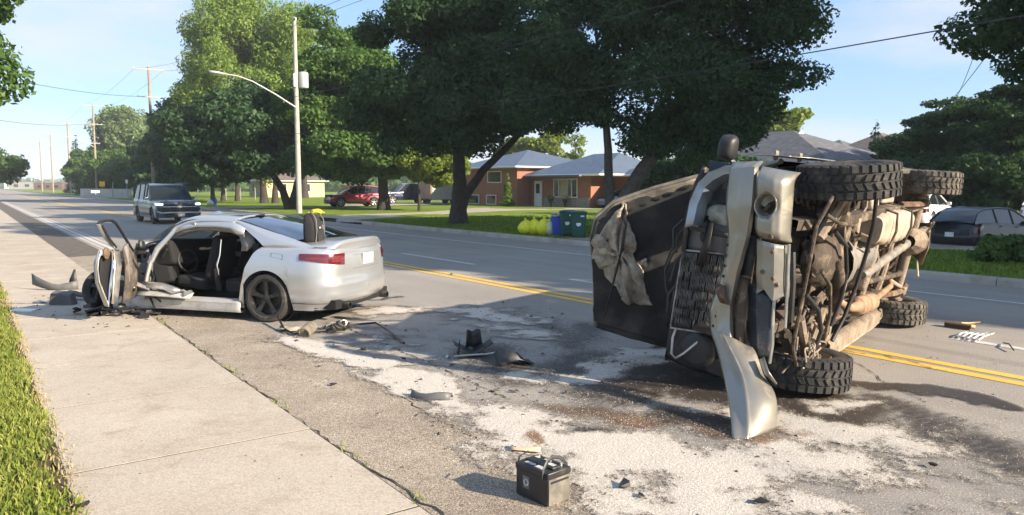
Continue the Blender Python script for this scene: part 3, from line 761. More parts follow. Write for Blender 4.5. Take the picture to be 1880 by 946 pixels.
# ------------------------------------------------------------------ whole (undamaged) parked vehicles
def parked_car(name, label, loc, heading, L, Wd, H, wb, fo, rw, paint, top, gh, cat='car', rc=.28, bf=.16, br=.08, sill=.22, bp=(), glass='car_glass', rim='alloy', hwr=None, tail=None, head=True, cabend=None, plate=True, spokes=5, endi=.12, dark_sill=False, rail=None):
    T = empty(name, loc, R(heading), label, cat); fx = L/2-fo; axles = (fx, fx-wb)
    zl = arches(sill, axles, rw+.055, rw*.98, Wd/2)
    sh = Shell(L, Wd, rc, bf, br, zl, lambda x: sinterp(x, top), lambda f: interp(f, [(0, .05), (.12, .012), (.45, 0), (.62, .004), (.66, .02), (.92, .035), (1, .075)]), lambda f, x: interp(f, [(0, .1), (.15, .02), (.45, 0), (.7, endi*.35), (1, endi)]))
    m = MB()
    for s_ in (1, -1): sh.skin(m, s_, nt_=9)
    sh.cap(m, -L/2, L/2, .035)
    m.build('body', paint, T, smooth=50)
    MB().box((0, 0, (sill+top[len(top)//2][1])/2), (L-.35, Wd-.46, top[len(top)//2][1]-sill-.12)).build('underbody', 'interior', T)
    if dark_sill:
        q = MB(); sh.patch(q, 0, sh.S[-1], 0, .16, 1, .006, 120, 2); sh.patch(q, 0, sh.S[-1], 0, .16, -1, .006, 120, 2); q.build('cladding', 'black_plastic', T)
    # greenhouse: gh = list of (x,z) from windscreen base over the roof to the rear glass base, with roof start/end indices
    pr, i0, i1 = gh; hb = Wd/2-.075; hr = hwr or Wd/2-.27; zb = pr[0][1]
    def hwz(z): return lerp(hb, hr, min(1, max(0, (z-zb)/(H-zb))))
    def strip(a, b, off=0.0):
        rows = []
        for k in range(a, b+1):
            x, z = pr[k]; hh = hwz(z)-.012; rows.append([Vector((x+.05*(1-v*v)*(1 if k <= i0 else (-1 if k >= i1 else 0)), hh*v, z+.03*(1-v*v)*(1 if i0 <= k <= i1 else .3)+off)) for v in np.linspace(1, -1, 9)])
        mm = MB(); mm.grid(rows, flip=True); return mm
    strip(0, i0).build('windscreen', glass, T, smooth=60)
    strip(i0, i1).build('roof', paint, T, smooth=60)
    strip(i1, len(pr)-1).build('rear_window', glass, T, smooth=60)
    xs0, xs1 = pr[-1][0], pr[0][0]; prx = sorted([(x, z) for x, z in pr])
    def side_glass(xa, xb, sd):
        rows = [[], []]
        for x in np.linspace(xa, xb, 12):
            zt_ = interp(x, prx)-.01; zb_ = min(zt_, sinterp(x, top)-.02)
            rows[0].append(Vector((x, sd*(hwz(zb_)+.004), zb_))); rows[1].append(Vector((x, sd*(hwz(zt_)+.004), zt_)))
        mm = MB(); mm.grid(rows, flip=sd > 0); return mm
    cuts = [xs0]+sorted(bp)+[xs1]
    for sd in (1, -1):
        for a, b in zip(cuts, cuts[1:]): side_glass(a+.02, b-.02, sd).build('side_window', glass, T, smooth=60)
        mm = MB(); mm.tube([(x, sd*hwz(z), z) for x, z in pr], .034, 8); mm.build('roof_rail', rail or paint, T)
        for x in bp:
            zt_ = interp(x, prx); zb_ = sinterp(x, top)-.03
            MB().tube([(x, sd*(hwz(zb_)+.004), zb_), (x-.02, sd*(hwz(zt_)+.002), zt_)], [.036, .03], 6).build('pillar', 'black_plastic', T)
            g_ = MB(); q = sh.s_at_x(x); sh.patch(g_, q-.005, q+.005, .08, .97, sd, .003, 1, 6); g_.build('door_gap', 'black_plastic', T)
            hd = MB(); p = sh.pt(sh.s_at_x(x+.14), .86, sd, .02); hd.box(p, (.18, .03, .03)); hd.build('door_handle', paint, T, bevel=.01)
        p = sh.pt(sh.s_at_x(xs1-.45), 1, sd, .0); mr = MB(); mr.box((p.x+.12, p.y+sd*.11, p.z+.06), (.12, .2, .14)); mr.build('mirror', paint, T, bevel=.04, seg=3)
        for xa in axles: make_wheel(T, (xa, sd*(Wd/2-.125), rw), rw, .22, sd, rim, spokes)
        # lamps
        t0, t1 = tail or (.62, .86); hl = MB(); sh.patch(hl, .42*Wd, .42*Wd+.42, t0, t1, sd, .008, 8, 3); hl.build('tail_light', 'tail_red', T)
        if head: hl = MB(); sh.patch(hl, sh.S[-1]-.42*Wd-.35, sh.S[-1]-.36*Wd, .62, .84, sd, .008, 8, 3); hl.build('headlight', 'lamp_clear', T)
    gl = MB(); sh.patch(gl, sh.S[-1]-.34*Wd, sh.S[-1], .30, .62, 1, .006, 6, 3); sh.patch(gl, sh.S[-1]-.34*Wd, sh.S[-1], .30, .62, -1, .006, 6, 3); gl.build('grille', 'black_plastic', T)
    if plate:
        MB().box((-L/2-.012, 0, sill+.42), (.014, .3, .15)).build('plate', 'plate_white', T)
    return T, sh

mat_paint('blue_silver', (.30, .36, .44), .6, .3, (.2, .18, .15), .2, 4, .6)
pm('dark_blue_metal', (.035, .045, .06), .4, .4, var=.3, vs=6, dirt=(.2, .17, .14), dirt_amt=.3, dirt_scale=8)
pm('bottle', (.40, .42, .37), .5, var=.3, vs=12, dirt=(.12, .11, .09), dirt_amt=.4, dirt_scale=9)
pm('white_trim', (.7, .7, .68), .5, var=.1)
pm('hood_trim', (.19, .165, .13), .8, var=.3, vs=5, dirt=(.05, .045, .04), dirt_amt=.4, dirt_scale=4)

pm('amber_strip', (.30, .11, .05), .35, var=.4, vs=9)
pm('transformer_grey', (.42, .43, .42), .5, .2, var=.1, vs=3)
pm('pale_bag', (.55, .58, .38), .45, var=.15, vs=8)
mat_leaf('pink_flower', (.45, .2, .2), (.55, .4, .3), (.5, .5, .3), .3)
def V3(*a): return Vector(a)
pm('trailer_grey', (.36, .34, .30), .5, .1, var=.1, vs=3, dirt=(.22, .19, .15), dirt_amt=.25, dirt_scale=1.5)
pm('lamp_lit', (.8, .8, .8), .2, var=.05)
MATS['lamp_lit'].node_tree.nodes['Principled BSDF'].inputs['Emission Color'].default_value = (1, 1, 1, 1); MATS['lamp_lit'].node_tree.nodes['Principled BSDF'].inputs['Emission Strength'].default_value = 1.2
pm('suv_glass', (.012, .018, .02), .12, var=.2, vs=2)
MATS['suv_glass'].node_tree.nodes['Principled BSDF'].inputs['Specular IOR Level'].default_value = .25
pm('cast_grey', (.20, .19, .175), .6, .3, var=.3, vs=6, bs=.4, bscale=40, dirt=(.27, .21, .15), dirt_amt=.42, dirt_scale=6)
pm('rusty_pipe', (.26, .155, .09), .85, var=.35, vs=7, bs=.4, bscale=40, dirt=(.36, .29, .21), dirt_amt=.42, dirt_scale=5)
# ------------------------------------------------------------------ trees
def leaf_mesh(name, C, Rr, n, size, mat, parent, up=.35, shell=.55, flat=1.0, seed=0, droop=0.0):
    rg = np.random.default_rng(seed); C = np.array(C, float); Rr = np.array(Rr, float)
    if Rr.ndim == 1: Rr = np.repeat(Rr[:, None], 3, 1)
    wgt = (Rr[:, 0]*Rr[:, 1]+Rr[:, 0]*Rr[:, 2]); wgt /= wgt.sum(); ci = rg.choice(len(C), n, p=wgt)
    d = rg.normal(size=(n, 3)); d /= np.linalg.norm(d, axis=1)[:, None]
    rad = shell+(1-shell)*rg.random(n)**.6; rad *= rg.uniform(.9, 1.12, n)
    P = C[ci]+d*rad[:, None]*Rr[ci]
    nor = d*.75+rg.normal(size=(n, 3))*.55; nor[:, 2] += up; nor /= np.linalg.norm(nor, axis=1)[:, None]
    t = rg.normal(size=(n, 3)); t[:, 2] -= droop; t -= nor*(t*nor).sum(1)[:, None]; t /= np.linalg.norm(t, axis=1)[:, None]; b = np.cross(nor, t)
    s = size*rg.uniform(.55, 1.3, n)[:, None]; w_ = s*flat*rg.uniform(.55, .9, n)[:, None]
    V = np.stack([P-t*s*.5, P+b*w_*.5+nor*s*.06, P+t*s*.6, P-b*w_*.5-nor*s*.06], 1)
    me = bpy.data.meshes.new(name); me.vertices.add(n*4); me.vertices.foreach_set('co', V.reshape(-1))
    me.loops.add(n*4); me.loops.foreach_set('vertex_index', np.arange(n*4)); me.polygons.add(n); me.polygons.foreach_set('loop_start', np.arange(n)*4)
    me.materials.append(MATS[mat]); me.update(); me.validate()
    o = bpy.data.objects.new(name, me); COL.objects.link(o); o.parent = parent; return o
def limb(m, a, b, r0, r1, rg, n=7, sag=.12, seg=8):
    a = Vector(a); b = Vector(b); L = (b-a).length; pts = []; rs = []
    o1 = Vector(rg.normal(size=3))*L*sag*.5
    for i in range(n+1):
        t = i/n; p = a.lerp(b, t)+o1*math.sin(pi*t)*.6+Vector((0, 0, 1))*L*.10*math.sin(pi*t)
        pts.append(p); rs.append(lerp(r0, r1, t**.8))
    m.tube(pts, rs, seg); return pts
def tree(name, label, base, env, mat='maple', nclump=60, nleaf=24000, leaf=.3, trunk=((0, 0, 0), (0, 0, 3)), r0=.3, clump=(.8, 1.5), bark='bark', seed=1, group=None, cat='tree', stems=None, shell=.5, up=.35, flat=1.0, squash=.8, fork=14):
    """env: ellipsoids (cx,cy,cz,rx,ry,rz) local; clumps of leaves are spread through them"""
    rg = np.random.default_rng(seed); T = empty(name, (base[0], base[1], base[2]), 0, label, cat, group)
    vol = np.array([e[3]*e[4]*e[5] for e in env])**.7; vol /= vol.sum(); C = []; Rr = []
    for i in range(nclump):
        e = env[rg.choice(len(env), p=vol)]; d = rg.normal(size=3); d /= np.linalg.norm(d); q_ = .35+.6*rg.random()**.5
        C.append((e[0]+d[0]*q_*e[3], e[1]+d[1]*q_*e[4], e[2]+d[2]*q_*e[5])); cr_ = rg.uniform(*clump); Rr.append((cr_*rg.uniform(.9, 1.3), cr_*rg.uniform(.9, 1.3), cr_*squash*rg.uniform(.7, 1.1)))
    m = MB(); stems = stems or [(trunk, r0)]; tips = []
    for tr, rr in stems:
        pts = [Vector(p) for p in tr]; fine = []
        for i in range(len(pts)-1):
            for k in range(5): fine.append(pts[i].lerp(pts[i+1], k/5)+Vector(rg.normal(size=3))*rr*.06*(1 if fine else 0))
        fine.append(pts[-1]); nn = len(fine)
        rs = [rr*(1+.55*math.exp(-i/nn*16))*lerp(1, .5, i/(nn-1)) for i in range(nn)]
        fine[0] = fine[0]-Vector((0, 0, .25)); m.tube(fine, rs, 12); tips.append((fine, rr))
    order = rg.permutation(len(C))[:fork]
    for j in order:
        c = Vector(C[j]); fine, rr = min(tips, key=lambda t: (t[0][-1]-c).length)
        st = fine[int(len(fine)*rg.uniform(.62, .99))]
        limb(m, st, st.lerp(c, .9), rr*rg.uniform(.22, .42), .025, rg)
    m.build('trunk', bark, T, smooth=180)
    leaf_mesh('crown', C, Rr, nleaf, leaf, mat, T, seed=seed+5, shell=shell, up=up, flat=flat)
    return T
def conifer(name, label, base, h, r, mat='spruce', n=9000, leaf=.28, seed=3, group=None, cat='tree'):
    rg = np.random.default_rng(seed); T = empty(name, base, 0, label, cat, group); C = []; Rr = []; k = int(h*4.2)
    for i in range(k):
        t = (i+rg.random())/k; z = h*(.05+.95*t); w_ = r*(1-t)**.85*rg.uniform(.75, 1.1)+.05
        for j in range(max(1, int(7*(1-t)+1))):
            a = rg.uniform(0, 2*pi); q_ = w_*rg.uniform(.35, .75); C.append((math.cos(a)*q_, math.sin(a)*q_, z-w_*.12)); Rr.append((w_*.42+.04, w_*.42+.04, .16+.08*w_))
    MB().tube([(0, 0, -.2), (0, 0, h*.5), (0, 0, h*.96)], [r*.09+.04, r*.06+.02, .01], 8).build('trunk', 'bark', T, smooth=180)
    leaf_mesh('crown', C, Rr, n, leaf, mat, T, seed=seed, shell=.2, up=.1, flat=.5, droop=.8); return T

def L3(p): return (p[0], p[1], lawn_z(*p) if p[0] > 15 else 0)
# the two big maples behind the far kerb
B = gp(842, 412, .14); tree('maple_tree', 'large dark maple with a forked leaning trunk left of the brick house', L3(B), [(-.6, .6, 7.0, 3.3, 3.3, 4.6), (1.7, -1.5, 6.6, 3.0, 2.8, 3.0), (.3, .2, 10, 3.2, 3.2, 2.8), (-1.4, 1.4, 5.0, 2.4, 2.4, 2.0), (.3, -1.2, 4.6, 2.6, 2.2, 1.1), (3.2, -2.4, 4.9, 2.0, 2.0, 1.5)], 'maple_dark', 170, 150000, .15,
     stems=[(((0, 0, 0), (.05, 0, 1.5), (.1, .1, 3.2), (0, .2, 6)), .36), (((0.05, 0, .9), (.9, -.55, 2.3), (2.0, -1.3, 3.6), (2.9, -1.9, 4.8)), .2)], clump=(.6, 1.15), seed=11, fork=22, group=None)
B = (20.0, 21.5); tree('maple_tree', 'largest dark maple with twin diverging trunks behind the overturned truck', L3(B), [(1.3, -.9, 7.4, 3.7, 3.7, 4.6), (3.8, -3.1, 7.2, 2.6, 2.6, 3.2), (-.7, .9, 6.9, 2.6, 2.6, 2.9), (2.5, -2.2, 10.8, 4.4, 4.4, 3.2), (3.0, -2.3, 4.3, 2.2, 2.2, 1.6), (2.2, -1.6, 4.0, 2.0, 1.8, 1.2), (-1.6, 1.4, 5.2, 2.0, 2.0, 1.4), (4.7, -3.7, 7.6, 1.8, 1.8, 2.4), (2.2, -1.6, 3.5, 2.4, 2.2, 1.1)], 'maple_dark', 210, 190000, .14,
     stems=[(((-.05, .05, 0), (-.12, .1, 2), (-.2, .15, 3.8), (-.65, .5, 6.5)), .21), (((.12, -.08, 0), (.5, -.4, 1.6), (1.5, -1.15, 3.4), (2.6, -1.9, 5.8)), .36)], clump=(.6, 1.2), seed=12, fork=26, bark='bark_light')
# row of trees further down the far side
B = gp(705, 385, .14); tree('maple_tree', 'round sunlit green maple standing over the parked red car', L3(B), [(-1.9, 1.3, 8.6, 4.0, 4.0, 4.2), (-2.5, 1.8, 11.4, 3.0, 3.0, 2.6), (.6, -.4, 6.2, 3.4, 3.4, 2.7), (-3.6, 2.5, 6.2, 3.0, 3.0, 2.8), (-1.5, 1, 4.0, 4.8, 4.4, 1.7), (2.6, -1.8, 4.6, 2.6, 2.6, 2.0)], 'maple', 160, 95000, .24,
     trunk=((0, 0, 0), (0, .1, 2.2), (-.5, .4, 5), (-1.5, 1, 8)), r0=.38, clump=(.75, 1.35), seed=13, fork=20)
B = at_depth(770, 52); tree('small_tree', 'low yellow green tree beside the grey cargo trailer', L3(B), [(.4, -.2, 3.2, 1.7, 1.7, 1.1), (-1.4, .9, 3.9, 1.2, 1.2, 1.0), (1.6, -1, 2.7, 1.2, 1.2, .8)], 'yellow_leaf', 34, 9000, .26, trunk=((0, 0, 0), (0, 0, 2), (-.2, 0, 3.4)), r0=.1, clump=(.4, .75), seed=14)
B = gp(532, 384, .14); tree('maple_tree', 'dark spreading maple with a double trunk beside the street light pole', L3(B), [(-.5, .3, 5.4, 4.4, 4.4, 3.2), (-2.4, 1.6, 6.8, 3.6, 3.6, 2.8), (2.6, -1.6, 4.6, 3.6, 3.6, 2.3), (-4.5, 3, 4.8, 3.2, 3.2, 2.6), (4.6, -3, 5.0, 2.6, 2.6, 2.4), (-4, 2.6, 3.3, 4.6, 4.2, 1.3), (2.5, -1.7, 3.4, 4.2, 3.6, 1.2)], 'maple_dark', 150, 78000, .28,
     stems=[(((0, 0, 0), (-.5, .3, 1.6), (-1.4, .9, 3.4), (-2, 1.2, 6)), .3), (((.1, 0, 0), (.4, -.2, 1.6), (.9, -.6, 3.2), (1.6, -1, 5)), .26)], clump=(.8, 1.5), seed=15)
B = gp(485, 372.5, .14); tree('ash_tree', 'tall light green tree with upswept branches behind the dark row', L3(B), [(-1.2, .8, 13.4, 5.3, 5.3, 6.6), (-2.6, 1.8, 18, 3.6, 3.6, 4.6), (2.2, -1.4, 15.5, 3.6, 3.6, 4.4), (-3.6, 2.4, 10, 3.4, 3.4, 4.4), (-1, .6, 5.2, 5.5, 5.0, 2.6)], 'ash_leaf', 215, 105000, .32,
     stems=[(((0, 0, 0), (-.1, .1, 3), (-.6, .5, 9), (-1.2, .8, 16)), .34), (((.9, -.6, 0), (1.0, -.6, 3), (1.8, -1.1, 10), (2.2, -1.4, 15)), .28)], clump=(.9, 1.6), seed=16, squash=1.15, up=.15, flat=.6)
B = at_depth(560, 105); tree('ash_tree', 'pale green tree crown rising behind the street light pole', L3(B), [(0, 0, 13, 5.0, 5.0, 7.5), (-2, 1.5, 18.5, 3, 3, 4.5), (2.6, -1.7, 17, 2.6, 2.6, 4)], 'ash_leaf', 110, 34000, .42, trunk=((0, 0, 0), (0, 0, 6), (0, 0, 15)), r0=.45, clump=(1.0, 1.8), seed=17, squash=1.2, flat=.6)
for i, (px, py, hh) in enumerate(((391, 369, 8), (410, 369, 8.8), (436, 369, 9.4))):
    B = gp(px, py, .14); tree('maple_tree', ['leftmost of three thin trunked dark trees right of the police car', 'middle of three thin trunked dark trees right of the police car', 'rightmost of three thin trunked dark trees right of the police car'][i], L3(B), [(-1.5+i*.3, 1-.2*i, 5.8, 4.4, 4.4, 3.8), (-2.6, 1.6, 8.6+i, 3.2, 3.2, 2.4+i*.3)], 'maple_dark', 70, 24000, .38, trunk=((0, 0, 0), (0, 0, 2.4), (-.4, .3, 5.5)), r0=.24, clump=(.9, 1.6), seed=20+i, group='row of dark trees along the far lawn')
# far trees down the road
for i, (px, dep, hh, ww, mt, lb) in enumerate(((205, 150, 17, 3.4, 'poplar_leaf', 'tall pale poplar in the distant tree group, left of the pole'), (236, 146, 17.5, 3.6, 'poplar_leaf', 'tallest pale poplar in the distant tree group'), (268, 150, 15.5, 2.6, 'poplar_leaf', 'slim pale poplar right beside the far utility pole'), (322, 135, 15.2, 4.4, 'poplar_leaf', 'broad pale tree behind the police car'))):
    B = at_depth(px, dep); tree('poplar_tree', lb, L3(B), [(0, 0, hh*.55, ww, ww, hh*.42), (ww*.2, 0, hh*.8, ww*.7, ww*.7, hh*.2)], mt, 70, 11000, .6, trunk=((0, 0, 0), (0, 0, hh*.4), (0, 0, hh*.85)), r0=.3, clump=(.8, 1.5), seed=30+i, squash=1.2, flat=.7, bark='bark_light', group='distant poplars')
for i, (px, dep, hh, rr) in enumerate(((146, 175, 13.5, 3.2), (176, 158, 11, 3.6))):
    B = at_depth(px, dep); conifer('spruce_tree', ['dark spruce at the left end of the distant tree group', 'broad dark spruce in front of the distant poplars'][i], L3(B), hh, rr, 'spruce', 7000, .6, 40+i)
for i, (px, dep, hh, ww) in enumerate(((166, 140, 8.5, 3.6), (200, 132, 8.2, 4.0), (250, 128, 8, 4.2), (282, 118, 10, 3.4), (318, 108, 9.2, 4.6), (346, 96, 10.5, 4.2))):
    B = at_depth(px, dep); tree('bushy_tree', ['low bushy tree behind the yellow road sign', 'rounded dark tree left of the far utility pole base', 'dense low tree under the tallest poplar', 'dark tree behind the second utility pole', 'wide dark tree above the police car roof', 'dark tree at the left end of the near row'][i], L3(B), [(0, 0, hh*.52, ww, ww, hh*.46)], 'maple' if i < 3 else 'maple_dark', 46, 10000, .5, trunk=((0, 0, 0), (0, 0, 2), (0, 0, hh*.6)), r0=.22, clump=(.8, 1.4), seed=50+i)
# left edge of the frame
tree('street_tree', 'tree crown leaning in over the sidewalk at the left edge', (-3.15, 27, 0), [(0, 0, 7.2, 4.7, 5.0, 3.9), (2.0, .3, 4.8, 2.4, 2.4, 1.2), (.5, 1, 10.5, 4.4, 4.4, 3.0), (1.5, .5, 5.2, 3.3, 3.3, 1.6)], 'maple', 110, 70000, .19, trunk=((0, 0, 0), (0, 0, 2.5), (.3, 0, 6)), r0=.3, clump=(.6, 1.1), seed=61)
tree('street_tree', 'small distant tree beside the sidewalk at the left edge', (.4, 112, 0), [(0, 0, 3.7, 5.6, 5.6, 2.3)], 'maple', 50, 9000, .45, trunk=((0, 0, 0), (0, 0, 2), (0, 0, 4)), r0=.25, clump=(.8, 1.3), seed=62)
# right side of the picture
B = at_depth(1010, 88); tree('garden_tree', 'yellow green tree behind the brick house roof', L3(B), [(0, 0, 5.6, 4.0, 4.0, 2.7), (-3, 2, 5, 2.6, 2.6, 2)], 'yellow_leaf', 50, 10000, .42, trunk=((0, 0, 0), (0, 0, 2.5), (0, 0, 5)), r0=.2, clump=(.8, 1.3), seed=70)
B = at_depth(1430, 74); tree('garden_tree', 'yellow green tree behind the grey shingled roof', L3(B), [(0, 0, 6.2, 3.0, 3.0, 3.6)], 'yellow_leaf', 40, 9000, .4, trunk=((0, 0, 0), (0, 0, 3), (0, 0, 6)), r0=.2, clump=(.7, 1.2), seed=71)
B = at_depth(1600, 66); conifer('spruce_tree', 'green spruce with a bare tip beside the far brown roof', L3(B), 7.3, 1.5, 'spruce', 6000, .34, 72)
B = at_depth(1672, 62); conifer('spruce_tree', 'blue grey spruce right of the far brown roof', L3(B), 6.6, 1.5, 'spruce', 6000, .34, 73)
for i, (px, dep, hh, ww) in enumerate(((1668, 50, 5.2, 3.2), (1745, 46, 7.4, 3.6), (1820, 44, 7.6, 3.6), (1895, 40, 8.2, 3.6))):
    B = at_depth(px, dep); tree('dark_tree', ['low dark thicket tree left of the white parked car', 'open layered dark tree above the white parked car', 'dark layered tree above the grey hatchback', 'dark tree at the right edge behind the parked cars'][i], L3(B), [(0, 0, hh*.32, ww, ww, hh*.32), (.3, 0, hh*.7, ww*.8, ww*.8, hh*.28)], 'sumac', 90, 30000, .2, trunk=((0, 0, 0), (.1, 0, 1.5), (-.2, 0, hh*.6)), r0=.14, clump=(.5, 1.1), seed=80+i, squash=.4, fork=24)
for i, (px, dep, rr) in enumerate(((1655, 43, 2.0), (1720, 42, 2.2), (1800, 40, 2.2), (1880, 38, 2.2))):
    B = at_depth(px, dep); tree('shrub', ['dark shrub at the left end of the thicket behind the parked cars', 'dark shrub in the thicket right behind the white car', 'dark shrub in the thicket above the hatchback roof', 'dark shrub at the right edge of the thicket'][i], L3(B), [(0, 0, rr*.75, rr, rr, rr*.8)], 'sumac', 40, 9000, .24, trunk=((0, 0, 0), (0, 0, .6), (0, 0, rr)), r0=.06, clump=(.4, .8), seed=90+i, cat='shrub')
tree('street_tree', 'tall tree crown overhanging the top right corner', L3((26.6, 4.9)), [(-.5, .9, 8.6, 5.6, 5.6, 5.6), (0, 0, 14, 5.4, 5.4, 4.2), (-1.0, 3.6, 7.4, 3.2, 3.2, 3.0), (0.4, 4.6, 6.4, 2.6, 2.4, 2.0)], 'maple_dark', 130, 90000, .17, trunk=((0, 0, 0), (0, 0, 3), (0, 0, 10)), r0=.4, clump=(.6, 1.2), seed=100, squash=.6)
# the same row goes on to the right of the frame: it shades the far lanes and the maples
for i, (x, y, hh, rr) in enumerate(((24.0, -1.5, 21, 5.6), (34, -2, 19, 6.6), (23.0, -8.5, 13.5, 4.8), (27.3, -19, 14, 5.4), (29, -13, 18, 6))):
    tree('street_tree', ['tallest street tree just right of the frame', 'tall tree on the lawn right of the frame', 'street tree beside the far kerb right of the frame', 'second street tree beside the far kerb right of the frame', 'tall tree further back right of the frame'][i], L3((x, y)), [(0, 0, hh*.55, rr, rr, hh*.4), (0, 0, hh*.8, rr*.8, rr*.8, hh*.2)], 'maple_dark', 90, 15000, .5, trunk=((0, 0, 0), (0, 0, 3), (0, 0, hh*.6)), r0=.35, clump=(.9, 1.7), seed=110+i)
# shrub by the right drive
B = gp(1858, 492, .0); tree('shrub', 'leafy green shrub on the lawn in front of the grey hatchback', (B[0], B[1], lawn_z(*B)), [(0, 0, .26, .6, .55, .30), (.45, -.15, .22, .45, .45, .25), (-.5, .2, .15, .35, .35, .18)], 'maple', 46, 7000, .1, trunk=((0, 0, 0), (0, 0, .2), (0, 0, .45)), r0=.03, clump=(.14, .28), seed=120, cat='shrub')

# a hedge of far trees closes the horizon beyond the fields
rg = np.random.default_rng(77); C = []; Rr = []
for i in range(420):
    a = R(rg.uniform(-8, 86)); d = rg.uniform(230, 300); x, y = d*math.sin(a), d*math.cos(a)
    if x < 34 and y > 60: 
        if x > -6: continue
    hh = rg.uniform(3.5, 7.5); C.append((x, y, hh*.5)); Rr.append((rg.uniform(3, 6), rg.uniform(3, 6), hh*.62))
for i in range(90):
    x = rg.uniform(-160, -12); y = rg.uniform(150, 420); hh = rg.uniform(3, 7); C.append((x, y, hh*.5)); Rr.append((rg.uniform(3, 6), rg.uniform(3, 6), hh*.62))
for i in range(70):
    x = rg.uniform(-60, 160); y = rg.uniform(620, 760); hh = rg.uniform(4, 8); C.append((x, y, hh*.5)); Rr.append((rg.uniform(5, 9), rg.uniform(4, 8), hh*.62))
FT = empty('far_wood'); o = leaf_mesh('far_wood_mass', C, Rr, 60000, 1.5, 'maple', None, seed=9); bpy.data.objects.remove(FT); tag(o, 'distant belt of trees closing the horizon behind houses and fields', 'wood', kind='stuff')

for i, (px, dep, rr, hh) in enumerate(((1222, 44, 1.9, 3.3), (1292, 42, 2.1, 3.5), (1350, 41, 1.8, 3.2))):
    B = at_depth(px, dep); tree('shrub', ['tall dark shrub left of the hood behind the twin trunked maple', 'tall dark shrub right behind the open hood', 'tall dark shrub behind the truck mirror'][i], L3(B), [(0, 0, hh*.55, rr, rr, hh*.5)], 'maple_dark', 50, 12000, .2, trunk=((0, 0, 0), (0, 0, 1), (0, 0, hh*.7)), r0=.08, clump=(.4, .8), seed=140+i, cat='shrub')
# ------------------------------------------------------------------ houses
def mat_brick(name, a, b_, mortar):
    m, nt, b = new_mat(name); g = N(nt, 'ShaderNodeNewGeometry'); sp = N(nt, 'ShaderNodeSeparateXYZ'); nt.links.new(g.outputs['Position'], sp.inputs[0])
    cb = N(nt, 'ShaderNodeCombineXYZ'); nt.links.new(mathn(nt, 'ADD', sp.outputs[0], sp.outputs[1]), cb.inputs[0]); nt.links.new(sp.outputs[2], cb.inputs[1])
    br = N(nt, 'ShaderNodeTexBrick', Scale=1.0); br.inputs['Color1'].default_value = (*a, 1); br.inputs['Color2'].default_value = (*b_, 1); br.inputs['Mortar'].default_value = (*mortar, 1)
    br.inputs['Brick Width'].default_value = .21; br.inputs['Row Height'].default_value = .075; br.inputs['Mortar Size'].default_value = .008
    nt.links.new(cb.outputs[0], br.inputs['Vector']); n = noise(nt, g.outputs['Position'], 1.2, 4)
    nt.links.new(mixc(nt, ramp(nt, n, [(.3, 0.0), (.8, .35)]), br.outputs['Color'], (a[0]*.6, a[1]*.6, a[2]*.6)), b.inputs['Base Color']); b.inputs['Roughness'].default_value = .9
mat_brick('brick_orange', (.33, .105, .048), (.27, .08, .04), (.3, .25, .2))
mat_brick('brick_brown', (.15, .07, .045), (.12, .055, .04), (.18, .15, .12))
def mat_roof(name, a, b_, row=.16):
    m, nt, b = new_mat(name); g = N(nt, 'ShaderNodeNewGeometry'); sp = N(nt, 'ShaderNodeSeparateXYZ'); nt.links.new(g.outputs['Position'], sp.inputs[0])
    cb = N(nt, 'ShaderNodeCombineXYZ'); nt.links.new(mathn(nt, 'ADD', sp.outputs[0], sp.outputs[1]), cb.inputs[0]); nt.links.new(mathn(nt, 'MULTIPLY', sp.outputs[2], 2.2), cb.inputs[1])
    br = N(nt, 'ShaderNodeTexBrick', Scale=1.0); br.inputs['Color1'].default_value = (*a, 1); br.inputs['Color2'].default_value = (*b_, 1); br.inputs['Mortar'].default_value = (a[0]*.45, a[1]*.45, a[2]*.45, 1)
    br.inputs['Brick Width'].default_value = .33; br.inputs['Row Height'].default_value = row; br.inputs['Mortar Size'].default_value = .012; nt.links.new(cb.outputs[0], br.inputs['Vector'])
    n = noise(nt, g.outputs['Position'], 2.5, 5); nt.links.new(mixc(nt, .6, br.outputs['Color'], ramp(nt, n, [(.3, .3), (.7, .65)]), 'OVERLAY'), b.inputs['Base Color']); b.inputs['Roughness'].default_value = .85
mat_roof('shingle_grey', (.095, .098, .105), (.15, .15, .155)); mat_roof('shingle_brown', (.13, .10, .085), (.18, .145, .12))
pm('metal_roof', (.105, .135, .18), .5, .3, var=.08, vs=1, rvar=.08)
pm('white_wood', (.72, .71, .68), .55, var=.06, vs=3); pm('white_door', (.70, .72, .70), .5, var=.06, vs=3)
pm('soffit', (.30, .25, .2), .7, var=.1); pm('stone_base', (.24, .22, .19), .9, var=.35, vs=5, bs=.7, bscale=14, bd=.03)
pm('house_glass', (.02, .025, .028), .05, var=.3, vs=1.5, coat=.8); pm('curtain', (.42, .36, .25), .9, var=.2, vs=6)
pm('cream_wall', (.55, .44, .24), .85, var=.1, vs=2)
